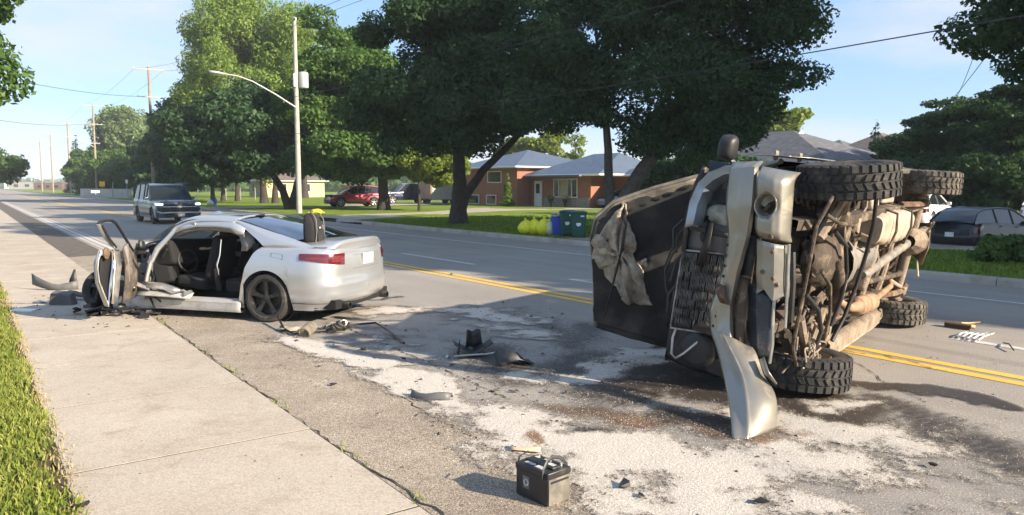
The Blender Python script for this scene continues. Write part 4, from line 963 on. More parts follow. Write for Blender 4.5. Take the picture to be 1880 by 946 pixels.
def hip_roof(parent, x0, x1, y0, y1, ze, zr, over=.5, ridge='y', mat='metal_roof', cut=None):
    """eave rectangle with overhang, ridge along y or x"""
    X0, X1, Y0, Y1 = x0-over, x1+over, y0-over, y1+over; k = MB()
    if ridge == 'y': d = (X1-X0)/2; a, b = V3((X0+X1)/2, Y0+d*(cut if cut is not None else 1), zr), V3((X0+X1)/2, Y1-d, zr)
    else: d = (Y1-Y0)/2; a, b = V3(X0+d, (Y0+Y1)/2, zr), V3(X1-d, (Y0+Y1)/2, zr)
    c = [V3(X0, Y0, ze), V3(X1, Y0, ze), V3(X1, Y1, ze), V3(X0, Y1, ze)]
    if ridge == 'y': faces = [(0, 1, 4), (1, 2, 5, 4), (2, 3, 5), (3, 0, 4, 5)]
    else: faces = [(0, 1, 5, 4), (1, 2, 5), (2, 3, 4, 5), (3, 0, 4)]
    k.add(c+[a, b], faces); r = k.build('roof', mat, parent, solid=.12, off=-1, smooth=None, fixn=True)
    g_ = MB(); zz_ = ze-.05
    for p, q in zip(c, c[1:]+c[:1]): g_.tube([p+V3(0, 0, -.06), q+V3(0, 0, -.06)], .07, 4)
    g_.build('gutter', 'white_wood', r); MB().poly([v+V3(0, 0, -.14) for v in c]).build('soffit', 'soffit', r, solid=.02)
    return r
def wall_box(parent, x0, x1, y0, y1, z0, z1, mat, name='wall'): return MB().box(((x0+x1)/2, (y0+y1)/2, (z0+z1)/2), (x1-x0, y1-y0, z1-z0)).build(name, mat, parent)
def window(parent, face, u0, u1, z0, z1, at, glass='house_glass', mull=(), frame=.07, curtain=False, out=-1):
    """window on a wall: face 'x' means the wall has constant x (u runs along y)"""
    def P(u, z, d): return V3(at+out*d, u, z) if face == 'x' else V3(u, at+out*d, z)
    k = MB()
    def bar(ua, ub, za, zb, d=.05):
        c = P((ua+ub)/2, (za+zb)/2, d/2); s = (d+.02, ub-ua, zb-za) if face == 'x' else (ub-ua, d+.02, zb-za); k.box(c, s)
    bar(u0-frame, u1+frame, z0-frame, z0); bar(u0-frame, u1+frame, z1, z1+frame); bar(u0-frame, u0, z0, z1); bar(u1, u1+frame, z0, z1)
    for m_ in mull: u = lerp(u0, u1, m_); bar(u-.035, u+.035, z0, z1, .045)
    w_ = k.build('window', 'white_wood', parent)
    cuts = [u0]+[lerp(u0, u1, m_) for m_ in mull]+[u1]
    for a, b in zip(cuts, cuts[1:]):
        g_ = MB(); g_.poly([P(a, z0, .012), P(b, z0, .012), P(b, z1, .012), P(a, z1, .012)]); g_.build('pane', glass, w_)
    return w_
HB = empty('brick_house', (0, 0, .14), 0, 'orange brick split level house with a blue grey metal roof', 'house')
LX, RX = 37.0, 38.3
wall_box(HB, LX, 46, 51.3, 60.5, -.3, 3.25, 'brick_orange'); wall_box(HB, RX, 45.5, 43.6, 51.28, -.3, 2.55, 'brick_orange'); wall_box(HB, 40.6, 46.5, 37.6, 43.58, -.3, 2.5, 'brick_orange')
hip_roof(HB, LX, 46, 51.3, 60.5, 3.28, 4.9, .55, 'y'); hip_roof(HB, RX, 45.5, 42.6, 51.0, 2.55, 4.25, .6, 'y', cut=.55)
hip_roof(HB, 40.6, 46.5, 37.6, 43.0, 2.5, 3.7, .5, 'x')
MB().box((RX-.55, 47.3, 2.44), (.9, 7.0, .12)).build('porch_roof', 'metal_roof', HB)
wall_box(HB, RX-.08, RX, 43.7, 49.3, -.3, .75, 'stone_base', 'stone_plinth')
d_ = MB(); d_.box((RX-.03, 50.1, 1.02), (.06, 1.0, 2.1)); dr = d_.build('door', 'white_door', HB); MB().poly([(RX-.065, 49.85, 1.05), (RX-.065, 50.35, 1.05), (RX-.065, 50.35, 1.85), (RX-.065, 49.85, 1.85)]).build('pane', 'house_glass', dr); MB().lathe([(.04, 0), (.045, .05), (0, .06)], (RX-.06, 49.72, 1.0), (-1, 0, 0), 8).build('handle', 'chrome', dr)
w_ = window(HB, 'x', 45.2, 48.0, .82, 2.15, RX, mull=(.22, .78)); MB().poly([(RX-.014, 46.3, .84), (RX-.014, 47.3, .84), (RX-.014, 47.3, 2.13), (RX-.014, 46.3, 2.13)]).build('curtain', 'curtain', w_)
window(HB, 'x', 57.1, 59.1, .12, .82, LX); window(HB, 'x', 54.4, 55.8, .12, .82, LX); window(HB, 'x', 53.6, 55.6, 2.0, 2.85, LX)
MB().box((40.58, 39.3, 1.05), (.06, 1.2, 2.2)).build('garage_door', 'white_door', HB); window(HB, 'x', 40.6, 41.6, 1.0, 2.0, 40.6)
B_ = at_depth(932, 61.5); conifer('cedar_shrub', 'narrow bright green cedar beside the brick house corner', (B_[0], B_[1], .12), 2.75, .52, 'cedar', 5000, .16, 5, cat='shrub')
for i, (px, lb) in enumerate(((1011, 'left dark planter urn on the house step'), (1037, 'right planter urn with pink flowers on the house step'))):
    B_ = at_depth(px, 59.5); U = empty('planter_urn', (B_[0], B_[1], .14), 0, lb, 'planter'); MB().lathe([(.10, 0), (.13, .05), (.07, .15), (.10, .3), (.22, .6), (.26, .66), (.2, .64)], (0, 0, 0), (0, 0, 1), 14).build('urn', 'black_plastic', U)
    leaf_mesh('flowers', [(0, 0, .75)], [(.3, .3, .22)], 260, .1, 'cedar' if i == 0 else 'pink_flower', U, seed=6+i)
# grey shingled house behind the truck
c0 = at_depth(1524, 47); H2 = empty('brown_house', (c0[0], c0[1], 0), 0, 'low brown brick house with a grey hipped shingle roof behind the truck', 'house')
wall_box(H2, .6, 9.5, .6, 15, -.5, 3.25, 'brick_brown'); hip_roof(H2, .6, 9.5, .6, 15, 3.3, 5.75, .6, 'y', 'shingle_grey', cut=1.25)
k = MB(); k.prism([(-.55, 0), (.55, 0), (0, .5)], lambda u, v, t: V3(5.05+u, 5.6+t, 5.25+v), 0, .12); k.build('roof_gable', 'white_wood', H2)
for x_ in (2, 5, 7.5): window(H2, 'y', x_, x_+1.3, 1.1, 2.4, .6)
for y_ in (3, 8, 11.5): window(H2, 'x', y_, y_+1.6, 1.1, 2.4, .6)
# far roofs at the right
def far_house(px, dep, w_, d_, ze, zr, mat, lb, wall='cream_wall', gable=False):
    c = at_depth(px, dep); H = empty('far_house', (c[0], c[1], 0), 0, lb, 'house'); wall_box(H, -w_/2, w_/2, -d_/2, d_/2, -.5, ze, wall)
    hip_roof(H, -w_/2, w_/2, -d_/2, d_/2, ze, zr, .5, 'x', mat)
    for x_ in (-w_*.3, w_*.1): window(H, 'y', x_, x_+1.3, ze-1.6, ze-.5, -d_/2)
    for y_ in (-d_*.3, d_*.15): window(H, 'x', y_, y_+1.2, ze-1.6, ze-.5, -w_/2)
far_house(1612, 92, 9, 8, 5.6, 8.1, 'shingle_brown', 'distant house with a brown hipped roof behind the spruce')
far_house(1535, 100, 6, 6, 6.0, 7.8, 'shingle_grey', 'distant house with a small grey roof peak left of the spruce')
far_house(1728, 84, 9, 8, 5.2, 7.7, 'shingle_brown', 'distant house with a brown roof above the dark thicket')
far_house(528, 118, 9, 8, 2.6, 4.2, 'shingle_brown', 'pale yellow house glimpsed through the dark tree row')
# low buildings at the end of the road
def block(px, dep, w_, d_, h_, mat, lb):
    c = at_depth(px, dep); H = empty('low_building', (c[0], c[1], 0), R(-35), lb, 'building'); MB().box((0, 0, h_/2), (w_, d_, h_)).build('wall', mat, H); MB().box((0, 0, h_+.1), (w_+.3, d_+.3, .2)).build('roof', 'shingle_grey', H)
    for i in range(3): MB().box((-w_*.3+i*w_*.3, -d_/2-.02, h_*.5), (w_*.12, .04, h_*.35)).build('window', 'house_glass', H)
block(104, 330, 12, 10, 3.2, 'brick_brown', 'low brown building at the far end of the road'); block(64, 420, 20, 10, 4.2, 'trailer_grey', 'low grey building at the far end of the road'); block(40, 460, 12, 10, 4.6, 'white_wood', 'white building farthest down the road')
pm('concrete_wall', (.42, .40, .37), .9, var=.12, vs=1)
a, b = at_depth(152, 118), at_depth(242, 104); d_ = Vector((b[0]-a[0], b[1]-a[1])); CW = MB().box((0, 0, .65), (d_.length, .25, 1.5)).build('concrete_wall', 'concrete_wall', bevel=.03); CW.location = ((a[0]+b[0])/2, (a[1]+b[1])/2, 0); CW.rotation_euler = (0, 0, math.atan2(d_.y, d_.x)); tag(CW, 'long low concrete wall under the distant trees', 'wall')
# chain link fence posts in the distance
fa, fb = at_depth(245, 100), at_depth(470, 92); FN = empty('wire_fence', (fa[0], fa[1], .1), 0, 'distant wire fence on pale posts behind the police car', 'fence'); pm('galvanised', (.45, .45, .42), .5, .5, var=.1)
for i in range(10):
    t = i/9; MB().tube([((fb[0]-fa[0])*t, (fb[1]-fa[1])*t, 0), ((fb[0]-fa[0])*t, (fb[1]-fa[1])*t, 1.5)], .05, 6).build('post', 'galvanised', FN)
for z_ in (.5, 1.0, 1.45): MB().tube([(0, 0, z_), (fb[0]-fa[0], fb[1]-fa[1], z_)], .02, 5).build('rail', 'galvanised', FN)
# ------------------------------------------------------------------ poles, wires, signs, bins
pm('pole_wood', (.27, .225, .17), .9, var=.25, vs=3, bs=.6, bscale=20, dirt=(.14, .115, .09), dirt_amt=.3, dirt_scale=2)
pm('pole_pale', (.36, .34, .29), .9, var=.2, vs=3, bs=.5, bscale=20); pm('wire', (.03, .03, .032), .6, var=.1)
def utility_pole(px, Y, h_, lb, arms=(), lamp=False, X=None, r=.15, mat='pole_wood', extra=None):
    bear = _yaw+math.atan((px-940)/1400); x = Y*math.tan(bear) if X is None else X
    P = empty('utility_pole', (x, Y, .1), 0, lb, 'utility pole', 'utility poles along the far side'); MB().tube([(0, 0, -.3), (0, 0, h_*.5), (0, 0, h_)], [r, r*.85, r*.65], 14).build('pole', mat, P, smooth=60)
    for z_, w_ in arms:
        a_ = MB().box((0, -.12, z_), (w_, .1, .12)).build('crossarm', 'pole_pale', P, bevel=.01)
        for t in (-.46, -.2, .2, .46): MB().lathe([(.03, 0), (.05, .04), (.03, .08), (.05, .12), (.0, .18)], (t*w_, -.12, z_+.06), (0, 0, 1), 8).build('insulator', 'lamp_clear', a_)
    return P, x
P1, x1 = utility_pole(550, 45.5, 11.7, 'wooden utility pole carrying the near street light and a grey transformer', r=.17, mat='pole_pale')
k = MB(); k.tube([(-.1, -.1, 6.4), (-1.3, -.05, 7.1), (-2.6, 0, 7.75), (-3.4, 0, 7.98), (-4.2, 0, 8.05)], [.05, .045, .04, .035, .03], 8); ar = k.build('lamp_arm', 'galvanised', P1)
k = MB(); k.grid([[V3(-4.2+.0, -.1*s_, 8.03), V3(-4.5, -.16*s_, 8.07), V3(-4.9, -.14*s_, 8.1), V3(-5.0, -.03*s_, 8.1)] for s_ in (1, -1)]); k.build('lamp_head', 'galvanised', ar, solid=.12)
k = MB(); k.lathe([(0, 0), (.28, .02), (.3, .1), (.3, .85), (.26, .95), (0, 1.0)], (.42, -.12, 7.55), (0, 0, 1), 18); k.build('transformer', 'transformer_grey', P1, smooth=40)
MB().box((-.12, -.14, 8.0), (.2, .16, .8)).build('equipment_box', 'transformer_grey', P1, bevel=.02)
k = MB(); k.tube([(.5, -.3, 7.5), (.55, -.3, 7.2), (.35, -.25, 7.0), (.1, -.2, 6.9)], .02, 5); k.build('cable_drop', 'wire', P1)
MB().box((0, -.1, 11.6), (.08, .3, .12)).build('bracket', 'galvanised', P1)
poles = [(P1, x1, 45.5)]
for i, (px, Y, h_, lb) in enumerate(((285, 96, 15.2, 'tall utility pole with two crossarms rising behind the police car'), (181, 146, 15.4, 'utility pole with a street light arm by the yellow road sign'), (133, 188, 15.3, 'third distant utility pole down the road'), (101, 230, 15.4, 'fourth distant utility pole down the road'), (81, 270, 15.4, 'farthest distant utility pole down the road'))):
    P, x = utility_pole(px, Y, h_, lb, arms=((h_-.3, 3.4), (h_-3.4, 2.6), (h_-6.6, 1.6)) if i < 2 else ((h_-.3, 3.0), (h_-3.2, 2.0)), r=.2, mat='pole_wood')
    poles.append((P, x, Y))
    if i == 1: k = MB(); k.tube([(-.1, 0, 8.2), (-1.8, 0, 9.2), (-3.4, 0, 9.8)], .07, 6); k.build('lamp_arm', 'galvanised', P)
def wire(name, lb, pts, r=.013, sag=.35):
    W_ = MB(); P = []
    for (a, b) in zip(pts, pts[1:]):
        a, b = Vector(a), Vector(b); n = 14
        for i in range(n): t = i/n; P.append(a.lerp(b, t)-Vector((0, 0, sag*4*t*(1-t)*(b-a).length/45)))
    P.append(Vector(pts[-1])); W_.tube(P, r, 5); o = W_.build(name, 'wire', smooth=60); tag(o, lb, 'wire'); return o
x2, x3 = poles[1][1], poles[2][1]
wire('power_line', 'lower overhead cable running past the street light pole to the right', [(15.9, -25, 5.6), (x1-.25, 45.5, 4.9), (x2, 96, 5.5), (x3, 146, 5.5)], .014, .25)
wire('power_line', 'upper overhead cable crossing in front of the big maples', [(15.9, -25, 8.2), (x1-.2, 45.5, 7.1), (x2, 96, 9.2), (x3, 146, 9.2), (poles[3][1], 188, 9.2)], .014, .5)
wire('power_line', 'topmost overhead wire near the street light pole', [(16.0, -25, 12.2), (x1, 45.5, 11.75), (x2-1.5, 96, 15.0), (x3-1.5, 146, 15.2), (poles[3][1]-1.4, 188, 15.1)], .012, .6)
wire('power_line', 'second overhead wire just under the topmost one', [(16.6, -25, 12.0), (x1+.1, 45.5, 11.45), (x2+1.5, 96, 15.0), (x3+1.5, 146, 15.2), (poles[3][1]+1.4, 188, 15.1)], .012, .7)
wire('power_line', 'overhead wire crossing to the left side of the road', [(-8, 40, 8.6), (x2-1.2, 96, 11.9)], .02, .6)
wire('power_line', 'lower overhead wire crossing to the left side of the road', [(-8, 60, 8.2), (x3-1.2, 146, 12.1)], .022, .6)
wire('service_drop', 'thin service cable dropping to the far right house', [(24.3, 8, 9.2), (*at_depth(1650, 80), 6.4)], .018, .9)
wire('service_drop', 'slack thin cable hanging under the right edge tree', [(26.5, 11, 8.6), (*at_depth(1722, 60), 7.4), (*at_depth(1700, 62), 5.0)], .014, 1.2)
# road signs down the far side
def sign(px, dep, h_, w_, hh, mat, lb, diamond=False):
    c = at_depth(px, dep); S = empty('road_sign', (c[0], c[1], .1), R(-20), lb, 'sign'); MB().tube([(0, 0, 0), (0, 0, h_+hh*.4)], .04, 6).build('post', 'galvanised', S); MB().box((0, -.05, h_), (w_, .02, hh), (0, R(45) if diamond else 0, 0)).build('panel', mat, S)
pm('sign_yellow', (.75, .52, .02), .5, var=.05); pm('sign_white', (.8, .8, .78), .5, var=.05)
sign(191, 112, 2.0, .75, .75, 'sign_yellow', 'yellow warning sign standing down the far side of the road'); sign(178, 108, .9, 1.1, .35, 'sign_white', 'low white sign below the yellow warning sign'); sign(236, 104, 2.3, .3, .5, 'sign_white', 'small pale sign on a thin post right of the yellow sign')
MB_ = at_depth(209, 100); k = MB(); k.tube([(0, 0, -.1), (.1, 0, 2.2)], .07, 8); o = k.build('marker_post', 'pole_pale'); o.location = (*MB_, .1); tag(o, 'leaning pale wooden post near the yellow sign', 'post')
# household waste at the kerb
pm('blue_bin', (.03, .08, .5), .5, var=.12, vs=5); pm('green_bin', (.012, .09, .07), .5, var=.15, vs=5); pm('yellow_bag', (.8, .78, .02), .35, var=.15, vs=9, bs=.6, bscale=14, bd=.05)
pm('paper_mix', (.55, .47, .40), .9, var=.5, vs=14)
def cart(px, py, lb, rz):
    g_ = gp(px, py, .14); C_ = empty('waste_cart', (g_[0], g_[1], .14), rz, lb, 'waste bin'); k = MB(); rows = []
    for z_, w_, d_ in ((.06, .19, .20), (.4, .22, .24), (.78, .25, .27)): rows.append([V3(-w_, -d_, z_), V3(w_, -d_, z_), V3(w_, d_, z_), V3(-w_, d_, z_)])
    k.grid(rows, closed=True); k.f.append((0, 1, 2, 3)); k.mi.append(0); k.build('tub', 'green_bin', C_, bevel=.03, fixn=True); MB().box((0, .01, .81), (.54, .60, .06)).build('lid', 'green_bin', C_, bevel=.025)
    k = MB(); k.tube([(-.22, .31, .80), (-.18, .36, .84), (.18, .36, .84), (.22, .31, .80)], .018, 6); k.build('handle', 'green_bin', C_)
    for s_ in (-1, 1): MB().lathe([(.09, -.02), (.09, .02), (0, .02)], (s_*.2, .22, .09), (1, 0, 0), 12).build('wheel', 'black_plastic', C_)
    MB().lathe([(0, 0), (.075, 0), (.075, .004), (0, .005)], (0, -.247, .45), (0, -1, .12), 16).build('emblem', 'sign_white', C_)
    MB().box((.12, -.268, .70), (.12, .006, .04)).build('label_plate', 'sign_white', C_)
cart(1042, 434, 'dark green waste cart standing behind, next to the blue bin', R(-42)); cart(1062, 437, 'dark green waste cart at the right end of the bins', R(-40))
g_ = gp(1026, 432, .14); BB = empty('recycling_bin', (g_[0], g_[1], .14), R(-36), 'bright blue recycling bin heaped with paper', 'recycling bin')
k = MB(); rows = [[V3(-w_, -d_, z_), V3(w_, -d_, z_), V3(w_, d_, z_), V3(-w_, d_, z_)] for z_, w_, d_ in ((0, .2, .2), (.35, .225, .225), (.62, .24, .24))]; k.grid(rows, closed=True); k.f.append((0, 1, 2, 3)); k.mi.append(0); k.build('tub', 'blue_bin', BB, solid=.01, bevel=.01)
k = MB(); k.tube([(-.245, -.245, .62), (.245, -.245, .62), (.245, .245, .62), (-.245, .245, .62), (-.245, -.245, .62)], .018, 6); k.build('rim', 'blue_bin', BB)
for i in range(9): MB().box((random.uniform(-.16, .16), random.uniform(-.16, .16), .62+random.uniform(0, .12)), (.18, .12, .05), (random.uniform(-.6, .6), random.uniform(-.6, .6), random.uniform(0, 3))).build('paper', 'paper_mix', BB)
def bag(px, py, r, h_, lb, mat='yellow_bag', seed=1):
    rg = np.random.default_rng(seed); g_ = gp(px, py, .14); k = MB(); rows = []
    for i in range(9):
        t = i/8; rr = r*(math.sin(pi*min(.98, .12+t*.86))**.6)*(1-.15*t); rows.append([V3(rr*math.cos(a)*(1+.16*float(VN(np.array(a*1.7+seed), np.array(t*5)))), rr*math.sin(a)*(1+.16*float(VN(np.array(a*1.7+seed+9), np.array(t*5)))), h_*t*.93) for a in np.linspace(0, 2*pi, 19)[:-1]])
    k.grid(rows, closed=True); B__ = empty('waste_bag', (g_[0], g_[1], .14), rg.uniform(0, 3), lb, 'waste bag'); k.build('sack', mat, B__, smooth=60, sub=1); k = MB(); k.tube([(0, 0, h_*.86), (.01, 0, h_*.95), (.05, .03, h_*1.02)], [.05, .03, .05], 7); k.build('knot', mat, B__)
bag(966, 430, .30, .52, 'yellow recycling bag at the left end of the row', seed=1); bag(981, 430, .28, .55, 'yellow recycling bag second from the left', seed=2); bag(999, 431, .30, .58, 'yellow recycling bag third from the left', seed=3); bag(1010, 431.5, .2, .5, 'pale yellow bag leaning against the blue bin', 'pale_bag', 4)
# bag and tub on the far lawn beside the road
g_ = gp(393, 377, .14); k = MB(); k.lathe([(.2, 0), (.26, .5), (.28, .52), (.24, .5)], (0, 0, 0), (0, 0, 1), 14); k.lathe([(0, .48), (.24, .49)], (0, 0, 0), (0, 0, 1), 14); o = k.build('blue_tub', 'blue_bin'); o.location = (*g_, .14); tag(o, 'small blue tub on the lawn right of the police car', 'tub')
bag(386, 378, .28, .55, 'pale bag beside the small blue tub', 'pale_bag', 8)
# ------------------------------------------------------------------ wrecked silver sedan
SED = empty('wrecked_sedan', (2.967, 11.533, 0), R(128), 'crushed silver sedan with its door side torn open, facing away', 'car')
AX_R, AX_F, RW = -1.36, 1.42, .318
szl = arches(.17, (AX_R, AX_F), .372, .315, .91)
def s_top(x): return sinterp(x, [(-2.45, .955), (-1.9, .985), (-1.2, .985), (.6, .93), (1.4, .84), (2.3, .68)])
def s_ins(f): return interp(f, [(0, .075), (.05, .045), (.13, .012), (.155, .022), (.2, .016), (.36, 0), (.55, .0), (.72, .012), (.86, .03), (.95, .055), (1, .10)])
def s_end(f, x): return interp(f, [(0, .16), (.06, .08), (.14, .03), (.2, .0), (.30, -.01), (.42, .0), (.5, .035), (.7, .03), (.9, .04), (.97, .05), (1, .07)])
sh = Shell(4.8, 1.82, .42, .2, .16, szl, s_top, s_ins, s_end, .05)
def cutx(z): return interp(z, [(.15, -.93), (.34, -.955), (.5, -1.0), (.72, -1.06), (.9, -1.17), (1.02, -1.29)])
def clampx(p): return Vector((min(p.x, cutx(p.z)), p.y, p.z))
m = MB(); sh.skin(m, 1, 0, sh.s_at_x(-.93), 18, clampx); m2 = m
def crumple(p):
    if p.x > .7:
        k = min(1, (p.x-.7)/.5); s_ = .16*k; h_ = VN(np.array(p.x*6), np.array(p.z*7+p.y*3)); h2 = VN(np.array(p.z*8+4), np.array(p.x*7))
        return Vector((lerp(p.x, .7+(p.x-.7)*.45, k), p.y+s_*(float(h_)-.5)*2+.25*k*k, p.z+s_*(float(h2)-.4)))
    return p
sh.skin(m, -1, 0, None, 14, crumple)
m.build('body', 'silver', SED, smooth=60)
# scuffed patch ahead of and above the rear wheel
q0 = sh.s_at_x(-1.62); q1 = sh.s_at_x(-1.12)
mm = MB(); sh.patch(mm, q0, q1, .35, .78, 1, .0025, 12, 8); mm.v = [tuple(clampx(Vector(v)+Vector((0, 0, 0)))) for v in mm.v]
# upper quarter (C pillar) both sides
def quarter(sd):
    A = [(-1.29, .835, 1.01), (-1.2, .80, 1.08), (-1.08, .765, 1.16), (-.92, .70, 1.26), (-.78, .655, 1.325), (-.7, .62, 1.36)]
    Bc = [(-2.02, .745, .99), (-1.86, .735, 1.055), (-1.6, .70, 1.125), (-1.25, .655, 1.235), (-.98, .62, 1.315), (-.74, .575, 1.375)]
    rows = [[Vector((lerp(a[0], b[0], t), sd*(lerp(a[1], b[1], t)+.035*math.sin(pi*t)), lerp(a[2], b[2], t)+.012*math.sin(pi*t))) for t in np.linspace(0, 1, 7)] for a, b in zip(A, Bc)]
    lo = [Vector((lerp(-1.29, -2.02, t), sd*(lerp(.812, .79, t)), .985)) for t in np.linspace(0, 1, 7)]
    k = MB(); k.grid([lo]+rows, flip=sd < 0); return k
for sd in (1, -1): quarter(sd).build('rear_pillar', 'silver', SED, smooth=60, sub=1)
# deck lid with lip spoiler
rows = []
for x, z, hh in ((-1.50, 1.03, .66), (-1.58, 1.046, .70), (-1.75, 1.06, .745), (-2.0, 1.07, .765), (-2.18, 1.074, .745), (-2.28, 1.084, .70), (-2.33, 1.09, .665), (-2.35, 1.075, .65), (-2.346, 1.04, .645), (-2.34, 1.0, .64), (-2.345, .95, .635)):
    rows.append([Vector((x+.10*(v*v)*(1 if x < -1.9 else .3), hh*v, z-(.028*v*v+.055*v**6)*(1 if z > 1.03 else .3))) for v in np.linspace(-1, 1, 15)])
    e0, e1 = rows[-1][0], rows[-1][-1]; rows[-1] = [Vector((e0.x, e0.y-.004, min(e0.z, .965)))]+rows[-1]+[Vector((e1.x, e1.y+.004, min(e1.z, .965)))]
lid = MB(); lid.grid(rows); lid.build('boot_lid', 'silver', SED, smooth=70)
k = MB(); sh.cap(k, -2.4, -1.45, .015, 10); k.build('rear_deck', 'silver', SED, smooth=60)
g_ = MB()
for sd in (1, -1): g_.tube([(-1.5, sd*.668, .99), (-1.75, sd*.752, .99), (-2.1, sd*.76, .99), (-2.18, sd*.72, .99)], .004, 5)
g_.build('boot_gap', 'black_plastic', SED)
# rear glass
rows = []
for x, z, hh in ((-.74, 1.375, .575), (-.98, 1.318, .615), (-1.25, 1.235, .65), (-1.5, 1.145, .685), (-1.68, 1.075, .71)):
    rows.append([Vector((x-.10*(1-v*v), hh*v, z+.03*(1-v*v))) for v in np.linspace(-1, 1, 13)])
k = MB(); k.grid(rows); k.build('rear_window', 'blue_glass', SED, smooth=80)
k = MB()
for sd in (1, -1): k.tube([(-.74, sd*.577, 1.379), (-.98, sd*.62, 1.322), (-1.25, sd*.655, 1.24), (-1.6, sd*.70, 1.112), (-1.84, sd*.73, 1.06)], .007, 5)
k.build('window_seal', 'black_plastic', SED)
# roof, dented towards the front
rows = []
for i, x in enumerate(np.linspace(-.74, .30, 14)):
    r_ = []
    for v in np.linspace(-1, 1, 17):
        z = 1.378+.018*math.sin(pi*i/13)+.035*(1-v*v)
        fr = max(0, (x+.05)/.35); z -= .10*fr*fr*(1.1 if v > 0 else .5); z += .05*math.exp(-((x-.06)/.05)**2-((v+.1)/.16)**2)
        z += .012*fr*(float(VN(np.array(x*9), np.array(v*4)))-.5)*2
        r_.append(Vector((x, lerp(.577, .60, i/13)*v, z-.03*abs(v)**6)))
    rows.append(r_)
k = MB(); k.grid(rows); k.build('roof', 'silver', SED, smooth=70, solid=.02, off=-1)
MB().grid([[(x, y, 1.412+.018*(1-(y/.5)**2)+(.004 if x < -.3 else 0)) for y in np.linspace(-.40, .40, 7)] for x in (-.68, -.5, -.3, -.12)]).build('sunroof', 'blue_glass', SED, solid=.014)
MB().box((-.76, .1, 1.425), (.10, .16, .03), (0, .25, .3)).build('antenna', 'black_plastic', SED, bevel=.012)
# roof rail and trim above the opening
k = MB(); k.tube([(-.72, .625, 1.345), (-.5, .635, 1.362), (-.2, .635, 1.355), (.02, .63, 1.315), (.2, .635, 1.24), (.26, .65, 1.19)], [.035, .036, .038, .04, .042, .03], 8, squash=.8); k.build('roof_rail', 'silver', SED)
k = MB(); k.tube([(-.80, .60, 1.29), (-.5, .60, 1.315), (-.2, .60, 1.31), (.02, .6, 1.27), (.16, .61, 1.2)], [.03, .035, .04, .045, .03], 7); k.build('roof_trim', 'trim_grey', SED)
MB().lathe([(0, .03), (.03, .025), (.042, 0), (.03, -.02)], (-.1, .645, 1.30), (0, 1, -.2), 14).build('grab_handle', 'alloy', SED)
# A pillars and shattered windscreen edge
k = MB(); k.tube([(.20, .625, 1.25), (.30, .70, 1.08), (.42, .78, .92), (.50, .82, .74)], [.045, .05, .06, .05], 8, squash=.7); k.build('front_pillar', 'silver', SED)
k = MB(); k.tube([(.28, -.60, 1.27), (.55, -.67, 1.1), (.85, -.74, .93)], [.04, .045, .05], 8, squash=.7); k.build('front_pillar', 'silver', SED)
k = MB(); k.tube([(.24, .61, 1.24), (.33, .69, 1.07), (.44, .765, .92)], .02, 6); k.build('pillar_trim', 'trim_grey', SED)
rows = [[(lerp(.30, .78, t), y, lerp(1.30, .93, t)+.03*(1-(y/.7)**2)) for y in np.linspace(-.60-.1*t, .55+.1*t, 10)] for t in np.linspace(0, 1, 6)]
k = MB(); k.grid(rows); k.build('windscreen', 'shattered_glass', SED, smooth=80)
MB().box((.5, .98, .99), (.06, .17, .12), (.2, .1, .5)).build('mirror', 'black_plastic', SED, bevel=.04, seg=3)
k = MB(); k.tube([(.50, .82, .76), (.55, .85, .55), (.62, .86, .22)], [.05, .04, .05], 8, squash=.6); k.build('hinge_pillar', 'silver_scuffed', SED)
# deep cant rail: silver outer band, grey inner trim below it
edge = [(-.95, .71, 1.245), (-.7, .66, 1.33), (-.45, .645, 1.352), (-.15, .64, 1.35), (.05, .635, 1.31), (.2, .64, 1.25)]
k = MB(); k.grid([[Vector((x, y-.035, z+.03)) for x, y, z in edge], [Vector((x, y+.012, z-.01)) for x, y, z in edge], [Vector((x, y+.03, z-.06)) for x, y, z in edge], [Vector((x, y+.03, z-.10)) for x, y, z in edge]], flip=True); k.build('cant_rail', 'silver', SED, smooth=70, solid=.01)
k = MB(); k.grid([[Vector((x, y+.02, z-.10)) for x, y, z in edge], [Vector((x, y+.005, z-.15)) for x, y, z in edge], [Vector((x, y-.05, z-.16)) for x, y, z in edge]], flip=True); k.build('headlining', 'trim_grey', SED, smooth=70, solid=.012)
# right side seen through the opening: windows, pillar, door cards
for a, b in ((-1.15, -.28), (-.2, .55)):
    MB().grid([[(x, -.82, .93) for x in np.linspace(a, b, 6)], [(lerp(a, b, t)*.86-.06, -.62, min(1.32, 1.22+.1*math.sin(pi*t*.9+.3))) for t in np.linspace(0, 1, 6)]]).build('side_window', 'clear_glass', SED)
k = MB(); k.tube([(-.24, -.82, .3), (-.24, -.82, .92), (-.28, -.63, 1.33)], .045, 8); k.build('centre_pillar', 'interior', SED)
k = MB(); k.tube([(-1.2, -.80, 1.0), (-.9, -.66, 1.27), (-.5, -.63, 1.35), (.1, -.62, 1.33), (.3, -.6, 1.27)], .04, 7); k.build('roof_rail', 'interior', SED)
k = MB(); k.box((-.66, -.80, .58), (.86, .07, .68), jit=.012); k.box((.2, -.80, .58), (.84, .07, .68), jit=.012); k.build('door_card', 'seat_cloth', SED, bevel=.02)
k = MB(); k.box((-.66, -.75, .72), (.6, .06, .07)); k.box((.2, -.75, .72), (.6, .06, .07)); k.build('arm_rest', 'trim_grey', SED, bevel=.02)
